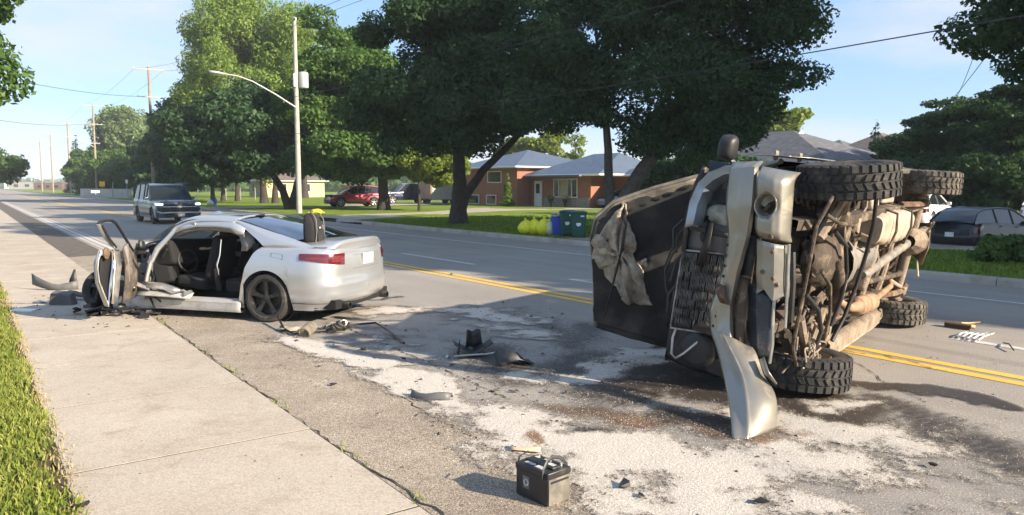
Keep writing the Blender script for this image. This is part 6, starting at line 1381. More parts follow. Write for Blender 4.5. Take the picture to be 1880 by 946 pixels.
# hoses and lines
def hose(pts, r, mt): k = MB(); k.tube([V3(*p) for p in pts], r, 7); k.build('hose', mt, TRK, smooth=60)
hose([(1.46, .70, .26), (1.40, .46, .24), (1.34, .2, .25), (1.36, -.1, .26), (1.42, -.4, .28), (1.6, -.62, .30)], .020, 'black_plastic')
hose([(2.3, .42, .34), (2.0, .3, .30), (1.8, .05, .28), (1.75, -.2, .28), (1.8, -.45, .3)], .018, 'black_plastic')
hose([(2.45, .55, .4), (2.2, .48, .34), (1.9, .46, .3)], .018, 'dusty_dark')
hose([(2.4, .1, .35), (2.1, -.05, .32), (1.95, -.3, .3), (1.9, -.55, .3)], .016, 'dusty_dark')
hose([(2.5, -.1, .40), (2.25, -.25, .33), (2.1, -.45, .3), (2.2, -.65, .3)], .02, 'black_plastic')
hose([(1.3, .35, .35), (.9, .3, .36), (.4, .1, .4)], .012, 'rust')
hose([(1.2, -.5, .4), (.4, -.55, .42), (-.9, -.55, .44)], .010, 'rust')
hose([(-1.8, .3, .46), (-1.9, .2, .40), (-1.95, -.1, .47), (-1.95, -.6, .46)], .009, 'black_plastic')
rg = random.Random(5)
for mt, n_, x0, x1 in (('dusty_tan', 24, 1.2, 2.5), ('dusty_dark', 44, 1.1, 2.55), ('rust', 12, 1.2, 2.5), ('dusty_light', 7, 1.0, 2.5), ('black_metal', 26, 1.2, 2.5), ('dusty_tan', 26, -2.5, 1.0), ('dusty_dark', 34, -2.6, 1.0)):
    for i in range(n_):
        k = MB(); c0 = V3(rg.uniform(x0, x1), rg.uniform(-.66, .62), rg.uniform(.42, .62)); t_ = rg.random()
        if t_ < .30: k.box(c0, (rg.uniform(.03, .14), rg.uniform(.025, .09), rg.uniform(.03, .08)), (rg.uniform(-.6, .6), rg.uniform(-.6, .6), rg.uniform(0, 3)))
        elif t_ < .52: k.lathe([(0, .03), (rg.uniform(.015, .05), .03), (rg.uniform(.02, .055), -.03)], c0, (rg.uniform(-1, 1), rg.uniform(-1, 1), -1), 10)
        else:
            d_ = V3(rg.uniform(-1, 1), rg.uniform(-1, 1), rg.uniform(-.25, .25)).normalized()*rg.uniform(.1, .36); k.tube([c0-d_*.5, c0-d_*.2+V3(rg.uniform(-.04, .04), rg.uniform(-.04, .04), -.03), c0+d_*.2+V3(rg.uniform(-.03, .03), 0, -.04), c0+d_*.5], rg.uniform(.006, .018), 6)
        k.build('underbody_fitting', mt, TRK, bevel=0)
# ---- wheels with blocky all-terrain tread
def at_wheel(x, sd, camber=0.0, steer=0.0, inner='dusty_tan'):
    r, h = TR_, TW/2; m = MB()
    m.lathe([(r*.56, -h*.85), (r*.64, -h*1.0), (r*.84, -h*1.05), (r*.93, -h*.97), (r*.955, -h*.8), (r*.962, 0), (r*.955, h*.8), (r*.93, h*.97), (r*.84, h*1.05), (r*.64, h*1.0), (r*.56, h*.85), (r*.545, 0)], (0, 0, 0), (0, 1, 0), 44, closed=True)
    o = m.build('wheel', 'rubber_dusty' if x < 0 else 'rubber', TRK, smooth=40, fixn=True); o.location = (x, sd*TY, .41); o.rotation_euler = (R(camber), 0, R(steer))
    t = MB(); nb = 34
    def blk(a0, a1, y0, y1, skew, rr0=.945, rr1=1.0):
        vs = []
        for rr in (rr0, rr1):
            s_ = 0 if rr == rr0 else .10
            for (a, y) in ((a0+s_*(a1-a0), y0+s_*(y1-y0)), (a1-s_*(a1-a0), y0+s_*(y1-y0)), (a1-s_*(a1-a0)+skew, y1-s_*(y1-y0)), (a0+s_*(a1-a0)+skew, y1-s_*(y1-y0))):
                q = r*rr*(1-.018*(abs(y)/h)**2); vs.append(V3(q*math.cos(a), y, q*math.sin(a)))
        t.add(vs, [(4, 5, 6, 7), (0, 1, 5, 4), (1, 2, 6, 5), (2, 3, 7, 6), (3, 0, 4, 7)])
    da = 2*pi/nb
    for i in range(nb):
        a = i*da; j = random.uniform(-.01, .01)
        blk(a+.08*da, a+.86*da, -h*.98, -h*.52, .0); blk(a+.58*da, a+1.36*da, h*.52, h*.98, .0)
        blk(a+.0*da+j, a+.72*da+j, -h*.47, -h*.03, da*.35); blk(a+.45*da-j, a+1.2*da-j, h*.03, h*.47, -da*.3)
        for s_ in (-1, 1):
            vs = [V3(r*q*math.cos(a+b*da), s_*h*w_, r*q*math.sin(a+b*da)) for q, w_ in ((.94, 1.0), (.85, 1.075)) for b in (.1, .6)]
            t.add(vs, [(0, 1, 3, 2)])
    t.build('tread', 'rubber_dusty' if x < 0 else 'rubber', o, smooth=None, fixn=True)
    k = MB(); rr = r*.56; si = -sd
    k.lathe([(rr*1.03, h*.86*si), (rr*1.0, h*.9*si), (rr*.95, h*.8*si), (rr*.90, h*.2*si), (rr*.90, -h*.5*si), (rr*.3, -h*.6*si), (rr*.28, h*.1*si), (0, h*.1*si)], (0, 0, 0), (0, 1, 0), 30)
    k.lathe([(rr*1.03, -h*.86*si), (rr*.95, -h*.8*si), (rr*.9, -h*.55*si)], (0, 0, 0), (0, 1, 0), 30); k.build('rim', inner, o, smooth=40)
    for i in range(6): MB().lathe([(.0, .02), (.012, .02), (.013, -.02)], (rr*.62*math.cos(i*pi/3), -h*.62*si, rr*.62*math.sin(i*pi/3)), (0, -si, 0), 6).build('lug_nut', 'bare_metal', o)
    return o
at_wheel(AXF, 1, 11.5, -5); at_wheel(AXF, -1, 8, 2); at_wheel(AXR, 1, 7, 0); at_wheel(AXR, -1, 7, 0)
# ---- smashed front end
# radiator with vertical fins and top/bottom tanks
RA, RB, RC, RD = V3(2.46, -.02, 1.50), V3(2.44, .04, 1.08), V3(2.48, -.70, 1.46), V3(2.46, -.64, 1.06)
def rp(u, v, off=0.0): return RA.lerp(RB, u).lerp(RC.lerp(RD, u), v)+V3(off, 0, 0)
k = MB(); k.grid([[rp(u, v) for u in np.linspace(0, 1, 6)] for v in np.linspace(0, 1, 8)]); k.build('radiator', 'black_metal', TRK, solid=.05, off=1)
k = MB(); rg = random.Random(8)
for i in range(34):
    u = (i+.5)/34; pts = []
    for v in np.linspace(.01, .99, 9): pts.append(rp(u+rg.uniform(-.0012, .0012), v, .012+.012*rg.random()))
    for p, q in zip(pts, pts[1:]):
        if rg.random() < .9: k.add([p, p+V3(.02, 0, -.0035), q+V3(.02, 0, -.0035), q], [(0, 1, 2, 3)])
k.build('fin', 'fin_metal', TRK, solid=.002)['kind'] = 'stuff'
for v, mt in ((-.02, 'fin_metal'), (1.02, 'fin_metal')): k = MB(); k.tube([rp(0, v, .03), rp(.4, v, .035), rp(1, v, .03)], .008, 6); k.build('radiator_edge', mt, TRK)
k = MB(); k.tube([rp(0, 0, .035), rp(0, 1, .035)], .007, 5); k.build('radiator_edge', 'fin_metal', TRK)
k = MB(); k.grid([[V3(2.40, .26, 1.5), V3(2.44, .28, 1.08)], [V3(2.46, .22, 1.44), V3(2.5, .22, 1.12)], [V3(2.44, .0, 1.50), V3(2.46, .03, 1.1)]]); k.build('radiator_shroud', 'grey_plastic', TRK, solid=.03, smooth=20)
k = MB(); k.grid([[V3(2.50, .30, 1.33), V3(2.52, .30, 1.26)], [V3(2.54, .1, 1.31), V3(2.55, .1, 1.25)], [V3(2.52, -.10, 1.34), V3(2.53, -.10, 1.27)]]); k.build('latch_bracket', 'black_metal', TRK, solid=.012)
k = MB(); k.tube([V3(2.52, -.70, 1.40), V3(2.56, -.78, 1.40), V3(2.58, -.92, 1.37), V3(2.57, -.95, 1.33), V3(2.58, -.88, 1.26), V3(2.54, -.76, 1.18), V3(2.5, -.70, 1.17)], .011, 7); k.build('coolant_pipe', 'bare_metal', TRK)
k = MB(); k.box((2.3, -.80, 1.25), (.34, .3, .50), (.1, .1, 0), jit=.03); k.lathe([(0, .05), (.14, .04), (.17, 0), (.17, -.1)], (2.5, -.84, 1.18), (1, 0, 0), 20); k.build('fan_housing', 'black_plastic', TRK, bevel=.03)
k = MB(); k.box((2.0, -.35, 1.2), (.7, 1.1, .5), jit=.04); k.box((1.9, .45, 1.15), (.6, .5, .44), jit=.04)
for i in range(30): k.box((rg.uniform(1.5, 2.4), rg.uniform(-.75, .7), rg.uniform(1.3, 1.5)), (rg.uniform(.05, .25), rg.uniform(.05, .25), rg.uniform(.05, .2)), (rg.random(), rg.random(), rg.random()))
k.build('engine_bay', 'black_metal', TRK, bevel=.015)
k = MB(); k.tube([V3(2.42, -.98, 1.46), V3(2.44, -.99, 1.2), V3(2.42, -.98, .9)], [.05, .06, .05], 8); k.box((2.35, -.93, 1.1), (.3, .14, .6), jit=.04); k.build('lower_support', 'black_metal', TRK, bevel=.02)
rows = [[V3(2.25+.2*math.sin(pi*u), lerp(.72, -.72, u), 1.52+.03*math.sin(9*u)), V3(2.40+.1*math.sin(pi*u), lerp(.74, -.74, u), 1.50+.03*math.sin(7*u))] for u in np.linspace(0, 1, 12)]
k = MB(); k.grid(rows); k.build('slam_panel', 'black_metal', TRK, solid=.04)
for i in range(5):
    c0 = V3(2.45, rg.uniform(-.3, .35), rg.uniform(1.46, 1.6)); hose([tuple(c0), tuple(c0+V3(.05, -.15+.1*rg.random(), .06)), tuple(c0+V3(.02, -.3, .02+.1*rg.random()))], .008+.01*rg.random(), 'black_plastic')
# headlight bucket on the upper side: rim, pocket, washer bottle behind it
rim_o = [(.22, 1.47), (.44, 1.48), (.62, 1.44), (.71, 1.37), (.78, 1.26), (.81, 1.14)]; rim_i = [(.24, 1.40), (.43, 1.40), (.58, 1.37), (.65, 1.32), (.72, 1.23), (.75, 1.12)]
k = MB(); k.grid([[V3(2.56-.09*i/5, a, b+.02) for i, (a, b) in enumerate(rim_o)], [V3(2.64-.05*i/5, a-.01, b-.01) for i, (a, b) in enumerate(rim_o)], [V3(2.63-.05*i/5, a, b) for i, (a, b) in enumerate(rim_i)], [V3(2.42, a-.03, b-.02) for a, b in rim_i]]); k.build('headlight_rim', 'blue_silver', TRK, solid=.006, smooth=50)
k = MB(); k.grid([[V3(2.42, .80, z), V3(2.36, .6, z), V3(2.34, .4, z), V3(2.36, .2, z)] for z in (1.05, 1.2, 1.45)]); k.build('headlight_pocket', 'dark_blue_metal', TRK, solid=.01)
k = MB(); rows = [[V3(2.42+a*math.cos(t)*.4, .36+.10*math.sin(t)*1.0*s_, 1.10+.28*u) for t in np.linspace(0, 2*pi, 13)[:-1]] for u, a, s_ in ((0, .03, .4), (.1, .12, .9), (.5, .14, 1), (.85, .12, .85), (1, .03, .3))]
k.grid(rows, closed=True); k.build('washer_bottle', 'bottle', TRK, smooth=70, sub=1)
MB().box((2.44, .21, 1.26), (.14, .05, .44)).build('headlight_bracket', 'black_plastic', TRK, bevel=.01)
MB().lathe([(0, .03), (.02, .025), (.028, 0), (.01, -.03)], (2.62, .61, 1.08), (1, .2, .3), 10).build('bulb_socket', 'white_trim', TRK)
# bumper strip running down into a torn flange
SL_ = [(2.60, .83, 1.16), (2.76, .78, 1.12), (2.80, .6, 1.09), (2.80, .44, 1.065), (2.80, .27, 1.0), (2.80, .1, .985), (2.79, -.05, .99), (2.78, -.22, 1.01), (2.78, -.39, 1.03), (2.80, -.54, .98), (2.88, -.62, .90)]
SR_ = [(2.62, .88, .95), (2.80, .83, .925), (2.86, .68, .885), (2.87, .53, .86), (2.86, .27, .85), (2.85, .12, .86), (2.84, -.01, .87), (2.83, -.16, .87), (2.83, -.29, .87), (2.85, -.44, .83), (2.9, -.56, .78)]
k = MB(); k.grid([[V3(*a)+V3(-.07, 0, .04) for a in SL_], [V3(*a) for a in SL_], [(V3(*a).lerp(V3(*b), .5)+V3(.025, 0, 0)) for a, b in zip(SL_, SR_)], [V3(*b) for b in SR_], [V3(*b)+V3(-.05, 0, -.015) for b in SR_]]); k.build('bumper_strip', 'champagne', TRK, solid=.006, smooth=50)
for y_ in np.linspace(.18, -.5, 9): k = MB(); k.disc(V3(2.805+.01, y_, .985+.02*math.sin(5*y_)), (1, 0, .1), .012, 10); k.build('bolt_hole', 'black_plastic', TRK, solid=.004)
k = MB(); k.grid([[V3(2.83, -.13, 1.01), V3(2.87, -.14, .93)], [V3(2.87, -.22, .98), V3(2.91, -.22, .9)], [V3(2.83, -.29, .95), V3(2.86, -.28, .86)]]); k.build('bent_tab', 'rust', TRK, solid=.008)
# bumper end cap with the empty fog lamp hole
def capp(u, v):
    y = lerp(.84, .30, v); wob = .02*math.sin(pi*v)
    tab = [(-.25, .20), (0, .0), (.12, -.035), (.35, -.05), (.6, -.05), (.82, -.02), (.95, .04), (1.05, .14)]
    xo = interp(u, [(a, b) for a, b in tab]); top_ = max(0, (.18-v)/.18); bot = max(0, (v-.9)/.1)
    zt_, zb_ = lerp(.905, .79, v), lerp(.64, .555, v)
    z = lerp(zt_, zb_, min(1, max(0, u)))
    return V3(2.83-xo-.16*top_**2-.05*bot, y+.09*(1-(1-top_)**2)*0, z)
nu, nv = 26, 26; FC = (.56, .755); k = MB(); gridv = {}
fog_c = None
for i in range(nu+1):
    for j in range(nv+1): gridv[i, j] = capp(lerp(0, 1.04, i/nu), j/nv)
def inhole(p): return ((p.y-FC[0])/.098)**2+((p.z-FC[1])/.088)**2
for i in range(nu+1):
    for j in range(nv+1):
        p = gridv[i, j]; d_ = inhole(p)
        if .62 < d_ < 1.35: s_ = 1/math.sqrt(d_); gridv[i, j] = V3(p.x-.006, FC[0]+(p.y-FC[0])*s_, FC[1]+(p.z-FC[1])*s_)
vid_ = {}; 
for i in range(nu):
    for j in range(nv):
        q4 = [gridv[i, j], gridv[i, j+1], gridv[i+1, j+1], gridv[i+1, j]]; c_ = sum(q4, V3(0, 0, 0))/4
        if inhole(c_) < .95: continue
        idx = []
        for key in ((i, j), (i, j+1), (i+1, j+1), (i+1, j)):
            if key not in vid_: vid_[key] = len(k.v); k.v.append(tuple(gridv[key]))
            idx.append(vid_[key])
        k.f.append(tuple(idx)); k.mi.append(0)
k.build('bumper_cap', 'champagne', TRK, smooth=60, solid=.005)
k = MB(); k.lathe([(1.0, .01), (.98, .03), (.86, .02), (.80, -.10), (.75, -.12)], (0, 0, 0), (1, 0, 0), 28)
k.v = [(v[0]+2.845, v[1]*.098+FC[0], v[2]*.088+FC[1]) for v in k.v]; k.build('fog_lamp_ring', 'champagne', TRK, smooth=50)
k = MB(); k.box((2.70, .52, .72), (.06, .16, .10)); k.tube([V3(2.73, .60, .70), V3(2.74, .56, .76), V3(2.73, .50, .80)], .02, 6); k.build('fog_lamp_bracket', 'dusty_dark', TRK, bevel=.01)
MB().lathe([(.0, .02), (.05, .02), (.055, -.03)], (2.72, .585, .79), (1, 0, -.2), 16).build('fog_lamp_remains', 'bottle', TRK)
MB().lathe([(0, .02), (.016, .018), (.022, 0)], (2.87, .33, .66), (1, 0, 0), 10).build('bumper_bolt', 'rust', TRK)
# centre bumper beam: creased channel torn off at its lower end
rows = []
for y_, dz, e in ((.285, 0, 0), (.15, -.03, 0), (.0, -.06, 0), (-.08, -.08, .0), (-.12, -.09, .02)):
    rows.append([V3(2.72, y_, .78+dz), V3(2.83, y_-e, .77+dz), V3(2.87, y_+e*2, .71+dz), V3(2.875, y_-e*2, .62+dz), V3(2.83, y_+e, .565+dz), V3(2.70, y_, .55+dz)])
k = MB(); k.grid(rows); k.build('bumper_beam', 'champagne', TRK, solid=.005, smooth=25)
for q in ((2.88, .22, .62), (2.88, .05, .66), (2.87, -.02, .53), (2.88, .02, .57)): MB().lathe([(0, .012), (.014, .01), (.02, -.01)], q, (1, 0, 0), 10).build('bumper_bolt', 'rust', TRK)
k = MB(); k.grid([[V3(2.74, -.08, .80), V3(2.80, -.10, .70), V3(2.78, -.12, .57)], [V3(2.74, -.3, .74), V3(2.80, -.32, .65), V3(2.78, -.34, .53)], [V3(2.74, -.5, .70), V3(2.79, -.52, .6), V3(2.76, -.54, .50)], [V3(2.74, -.64, .64), V3(2.78, -.64, .57), V3(2.76, -.62, .50)]]); k.build('valance_panel', 'dark_blue_metal', TRK, solid=.008, smooth=40)
k = MB(); k.tube([V3(2.79, -.10, .555), V3(2.82, -.3, .515), V3(2.80, -.5, .48), V3(2.79, -.66, .47)], .013, 6); k.tube([V3(2.80, .3, .53), V3(2.81, .0, .47), V3(2.78, -.35, .42)], .012, 6); k.build('valance_edge', 'bare_metal', TRK)
k = MB(); k.tube([V3(2.76, .24, .50), V3(2.77, .0, .44), V3(2.74, -.3, .40)], .022, 7); k.build('air_duct', 'black_plastic', TRK)
k = MB(); k.tube([V3(2.80, -.05, .80), V3(2.82, -.25, .78), V3(2.82, -.45, .75), V3(2.84, -.58, .72)], [.03, .035, .04, .03], 8); k.box((2.74, -.3, .82), (.06, .5, .08), jit=.02); k.build('bumper_bracket', 'dusty_dark', TRK, bevel=.01)
k = MB(); k.grid([[V3(2.70, .28, .96), V3(2.74, .28, .80)], [V3(2.68, .0, .95), V3(2.72, 0, .78)], [V3(2.68, -.4, .95), V3(2.72, -.4, .75)], [V3(2.70, -.6, .9), V3(2.73, -.6, .7)]]); k.build('bumper_back', 'black_metal', TRK, solid=.01)
# dangling lower wing that reaches the road
WL = [(2.80, -.50, .99), (2.88, -.58, .92), (2.97, -.68, .82), (3.10, -.78, .70), (3.28, -.86, .58), (3.47, -.95, .46), (3.68, -1.03, .35)]
WM = [(2.90, -.52, .84), (2.98, -.59, .74), (3.07, -.66, .62), (3.19, -.74, .50), (3.32, -.82, .42), (3.46, -.92, .33), (3.58, -1.02, .27)]
WR = [(2.84, -.56, .66), (2.92, -.57, .58), (3.0, -.64, .50), (3.06, -.72, .43), (3.12, -.77, .30), (3.21, -.88, .24), (3.27, -1.0, .2)]
k = MB(); k.grid([[V3(*a)+V3(-.05, -.02, .02) for a in WL], [V3(*a) for a in WL], [V3(*a).lerp(V3(*b), .5)+V3(-.012, -.005, 0) for a, b in zip(WL, WM)], [V3(*a).lerp(V3(*b), .93)+V3(.016, .012, 0) for a, b in zip(WL, WM)], [V3(*a) for a in WM], [V3(*a).lerp(V3(*b), .08)+V3(.004, .002, 0) for a, b in zip(WM, WR)], [V3(*a).lerp(V3(*b), .5)+V3(.018, .012, -.005) for a, b in zip(WM, WR)], [V3(*b) for b in WR], [V3(*b)+V3(-.05, .0, -.0) for b in WR]])
k.build('torn_wing', 'champagne', TRK, solid=.005, smooth=60, sub=1)
k = MB(); k.grid([[V3(2.98, -.60, .50), V3(3.02, -.56, .46)], [V3(3.04, -.68, .42), V3(3.09, -.64, .38)], [V3(3.0, -.74, .34), V3(3.05, -.72, .31)]]); k.build('wing_tab', 'champagne', TRK, solid=.006)
# ---- open hood, seen from inside, with torn lining hanging from it
HP = [(1.40, .60, 1.86), (1.46, .56, 1.95), (1.66, .38, 2.28), (1.83, .18, 2.60), (1.90, 0, 2.73), (1.91, -.24, 2.74), (1.87, -.57, 2.66), (1.84, -.9, 2.60), (1.81, -1.16, 2.56), (1.62, -1.21, 2.22), (1.41, -1.24, 1.84), (1.28, -1.18, 1.60), (1.22, -.4, 1.50), (1.26, .3, 1.58)]
cx0 = sum((V3(*p) for p in HP), V3(0, 0, 0))/len(HP)
k = MB(); rows = []
for s_ in (1.0, .93, .9, .6, .3, .02): rows.append([cx0.lerp(V3(*p), s_)+V3(-.55, 0, -.3).normalized()*(.02 if s_ == 1.0 else (.045 if s_ > .91 else .09))*-1+V3(-.02*(1-s_)*2, 0, 0) for p in HP])
k.grid(rows, closed=True); k.build('hood', 'hood_dark', TRK, solid=.02, smooth=40)
def along(i0, i1, t): return V3(*HP[i0]).lerp(V3(*HP[i1]), t)
k = MB(); k.tube([V3(*p)+V3(.03, .01, 0) for p in HP[0:9]], .022, 7); k.build('hood_edge', 'hood_trim', TRK)
off = V3(.88, 0, -.47)*.05
k = MB(); k.grid([[V3(*a)+off for a in HP[1:6]], [cx0.lerp(V3(*a), .86)+off*.6 for a in HP[1:6]]]); k.build('hood_brace', 'hood_trim', TRK, solid=.012)
for t in np.linspace(.1, .95, 7):
    p = V3(*HP[1]).lerp(V3(*HP[4]), t)+off*1.2+V3(0, -.05, 0); MB().box(p, (.02, .02, .07), (.2, .4, 0)).build('hood_slot', 'black_plastic', TRK)
LIN = [(1.79, .20, 2.53), (1.83, .02, 2.60), (1.90, -.22, 2.73), (1.90, -.40, 2.71), (1.81, -.58, 2.55), (1.69, -.84, 2.33), (1.57, -.76, 2.12), (1.68, -.33, 2.32), (1.73, -.06, 2.41)]
lc = sum((V3(*p) for p in LIN), V3(0, 0, 0))/len(LIN); rg2 = random.Random(3)
RAG = []
for p, q in zip(LIN, LIN[1:]+LIN[:1]):
    for t in (0, .2, .4, .6, .8): RAG.append(V3(*p).lerp(V3(*q), t)+V3(rg2.uniform(-.012, .012), rg2.uniform(-.028, .028), rg2.uniform(-.028, .028)))
k = MB(); k.grid([[lc.lerp(p, s_)+off*(2.0+.9*math.sin(i*.9+s_*6)+rg2.uniform(-.3, .3)) for i, p in enumerate(RAG)] for s_ in (1.0, .8, .6, .4, .2, .04)], closed=True); k.build('torn_lining', 'insulation', TRK, solid=.014, smooth=50)
hose([tuple(V3(1.80, .06, 2.50)+off*3.4), tuple(V3(1.79, 0, 2.46)+off*4), tuple(V3(1.77, -.2, 2.46)+off*4), tuple(V3(1.75, -.35, 2.48)+off*3.8), tuple(V3(1.74, -.6, 2.5)+off*3), tuple(V3(1.76, -1.0, 2.52)+off*2.2)], .011, 'black_plastic')
hose([(2.42, .2, 1.55), (2.44, .0, 1.62), (2.44, -.2, 1.66), (2.46, -.38, 1.60), (2.48, -.5, 1.52)], .008, 'black_plastic')
k = MB(); k.tube([V3(1.25, .55, 1.45), V3(1.32, .5, 1.62), V3(1.42, .45, 1.8)], .02, 6); k.tube([V3(1.25, -.65, 1.45), V3(1.3, -.7, 1.6), V3(1.4, -.75, 1.8)], .02, 6); k.build('hood_hinge', 'black_metal', TRK)

# dents over the sheet metal
dt = bpy.data.textures.new('dents', 'CLOUDS'); dt.noise_scale = .16; dt.noise_depth = 2
for o in TRK.children:
    n_ = o.name.split('.')[0]
    if n_ in ('torn_wing', 'bumper_strip', 'bumper_beam', 'hood', 'valance_panel', 'torn_lining', 'hood_brace', 'headlight_rim', 'radiator_shroud'):
        if n_ != 'torn_wing': sb_ = o.modifiers.new('s0', 'SUBSURF'); sb_.subdivision_type = 'SIMPLE'; sb_.levels = sb_.render_levels = 2; o.modifiers.move(len(o.modifiers)-1, 0)
        else: o.modifiers[0].levels = o.modifiers[0].render_levels = 2
        d_ = o.modifiers.new('d', 'DISPLACE'); d_.texture = dt; d_.strength = {'torn_wing': .012, 'hood': .06, 'torn_lining': .09, 'bumper_strip': .02}.get(n_, .02); d_.mid_level = .5; d_.texture_coords = 'LOCAL'; o.modifiers.move(len(o.modifiers)-1, 1)
# ------------------------------------------------------------------ other vehicles
# police suv coming up the road, front towards the camera
sx, sy = 8.0, 41.0
SUV, ssh = parked_car('police_suv', 'dark blue grey police SUV driving up the road behind the wrecked sedan', (sx, sy, 0), -88, 5.25, 2.04, 1.92, 3.07, 1.02, .39, 'slate_blue',
    [(-2.62, 1.14), (-1.0, 1.16), (.9, 1.14), (1.1, 1.12), (2.0, 1.10), (2.62, 1.0)],
    ([(1.15, 1.12), (.92, 1.36), (.62, 1.64), (.38, 1.80), (.0, 1.885), (-.9, 1.90), (-1.9, 1.87), (-2.25, 1.80), (-2.42, 1.5), (-2.52, 1.16)], 3, 7), cat='police car', rc=.2, bf=.12, br=.05, sill=.30, bp=(-1.35, -.25, .30), rim='black_rim', hwr=.80, head=False, plate=False, spokes=6, endi=.05, rail='black_plastic', glass='suv_glass')
def fp(x_, y_, z_): return (x_, y_, z_)
FX = 2.625
k = MB(); k.box((FX+.005, 0, .90), (.05, 1.42, .10)); k.build('grille_upper', 'black_plastic', SUV, bevel=.02)
k = MB(); k.box((FX+.012, 0, .67), (.06, 1.50, .22), taper=1.1); k.build('grille_lower', 'black_plastic', SUV, bevel=.03)
k = MB(); k.box((FX+.03, 0, .815), (.05, 1.45, .045)); k.build('grille_bar', 'chrome', SUV, bevel=.015)
k = MB(); k.prism([(-.09, .03), (-.03, .03), (-.03, .045), (.03, .045), (.03, .03), (.09, .03), (.085, -.025), (.03, -.025), (.03, -.045), (-.03, -.045), (-.03, -.025), (-.085, -.025)], lambda u, v, t: (FX+.05+t, u*1.3, .815+v*1.3), 0, .012); k.build('badge', 'alloy', SUV)
for sd in (1, -1):
    k = MB(); k.grid([[V3(FX-.03, sd*.72, .98), V3(FX-.09, sd*.88, .985), V3(FX-.28, sd*1.00, .99)], [V3(FX+.0, sd*.72, .90), V3(FX-.07, sd*.89, .89), V3(FX-.26, sd*1.012, .90)]], flip=sd < 0); k.build('headlight', 'lamp_lit', SUV, solid=.02)
    k = MB(); k.grid([[V3(FX-.02, sd*.76, .80), V3(FX-.12, sd*.93, .80)], [V3(FX-.0, sd*.80, .62), V3(FX-.12, sd*.94, .64)]], flip=sd < 0); k.build('fog_lamp_bezel', 'black_plastic', SUV, solid=.03)
    MB().box((-.1, sd*.86, 1.93), (2.3, .04, .05)).build('roof_bar', 'black_plastic', SUV, bevel=.015)
k = MB(); k.tube([V3(FX-.10, -.95, .60), V3(FX+.03, -.82, .53), V3(FX+.06, -.5, .545), V3(FX+.06, .5, .545), V3(FX+.03, .82, .53), V3(FX-.10, .95, .60)], .055, 8, squash=.7); k.build('bumper_bar', 'alloy', SUV)
MB().box((FX+.03, 0, .40), (.06, 1.3, .14)).build('skid_panel', 'black_plastic', SUV, bevel=.03)
MB().box((FX+.055, .0, .47), (.02, .46, .10)).build('marker_lamp', 'amber_strip', SUV, bevel=.005)
MB().box((FX+.075, .05, .44), (.014, .31, .15)).build('number_plate', 'plate_grey', SUV)
k = MB(); k.grid([[V3(2.3, y, 1.085+.02*(1-(y/.9)**2)) for y in (-.5, -.45)], [V3(1.2, y, 1.165) for y in (-.6, -.55)]]); k.build('bonnet_crease', 'slate_blue', SUV, solid=.01)
k = MB(); ssh.patch(k, ssh.s_at_x(-1.9), ssh.s_at_x(1.3), .14, .2, 1, .012, 20, 1); ssh.patch(k, ssh.s_at_x(-1.9), ssh.s_at_x(1.3), .14, .2, -1, .012, 20, 1); k.build('side_moulding', 'black_plastic', SUV)

def sedan_top(L): return [(-L/2, .90), (-L*.33, .98), (L*.13, .93), (L*.2, .90), (L*.5, .68)]
# red crossover in the neighbour's drive
cz = lambda x, y: lawn_z(x, y)+.012
parked_car('parked_suv', 'dark red crossover parked nose to the road under the round maple', (24.9, 56.6, cz(24.9, 56.6)), 176, 4.62, 1.86, 1.68, 2.70, .95, .36, 'red_paint',
    [(-2.31, 1.06), (-1.0, 1.06), (.75, 1.02), (1.0, 1.0), (1.8, .94), (2.31, .78)], ([(1.1, 1.0), (.8, 1.25), (.42, 1.52), (.1, 1.63), (-.8, 1.66), (-1.7, 1.56), (-1.95, 1.4), (-2.2, 1.07)], 3, 5), bp=(-1.0, .0), sill=.26, dark_sill=True, rc=.3)
# navy pickup hitched to a trailer
parked_car('parked_pickup', 'dark navy pickup with bright wheels parked behind the tree trunk', (33.6, 64.4, cz(33.6, 64.4)), 180, 5.8, 2.0, 1.92, 3.6, 1.0, .41, 'navy_paint',
    [(-2.9, 1.32), (-1.0, 1.32), (-.9, 1.2), (1.0, 1.18), (1.3, 1.16), (2.2, 1.12), (2.9, 1.02)], ([(1.35, 1.15), (1.05, 1.42), (.72, 1.72), (.45, 1.86), (.0, 1.90), (-.7, 1.86), (-.86, 1.6), (-.95, 1.22)], 3, 5), cat='pickup', bp=(-.3, .45), sill=.38, rc=.2, endi=.05, hwr=.78)
TL = empty('cargo_trailer', (36.6, 61.6, cz(36.6, 61.6)), R(180), 'tall grey enclosed cargo trailer with tandem wheels beside the brick house', 'trailer')
pm('trailer_front', (.30, .23, .165), .6, var=.12, vs=3)
MB().box((0, 0, 1.42), (4.8, 2.1, 2.0)).build('box_body', 'trailer_grey', TL, bevel=.04)
k = MB(); k.box((2.46, 0, 1.42), (.14, 2.0, 1.9)); k.build('nose_panel', 'trailer_front', TL, bevel=.06)
for sd in (1, -1):
    for x_ in (.0, -.8): make_wheel(TL, (x_-.2, sd*1.02, .34), .34, .2, sd, 'alloy', 6)
    k = MB(); k.tube([V3(.35, sd*1.08, .45), V3(.3, sd*1.1, .74), V3(0, sd*1.1, .80), V3(-1.2, sd*1.1, .80), V3(-1.5, sd*1.1, .74), V3(-1.55, sd*1.08, .45)], .05, 6, squash=1.6); k.build('wheel_guard', 'alloy', TL)
    for x_ in np.linspace(-2.2, 2.2, 6): MB().box((x_, sd*1.053, 1.42), (.02, .012, 1.9)).build('panel_seam', 'alloy', TL)
k = MB(); k.tube([V3(2.5, .5, .45), V3(3.3, 0, .45)], .05, 6); k.tube([V3(2.5, -.5, .45), V3(3.3, 0, .45)], .05, 6); k.build('drawbar', 'black_metal', TL)
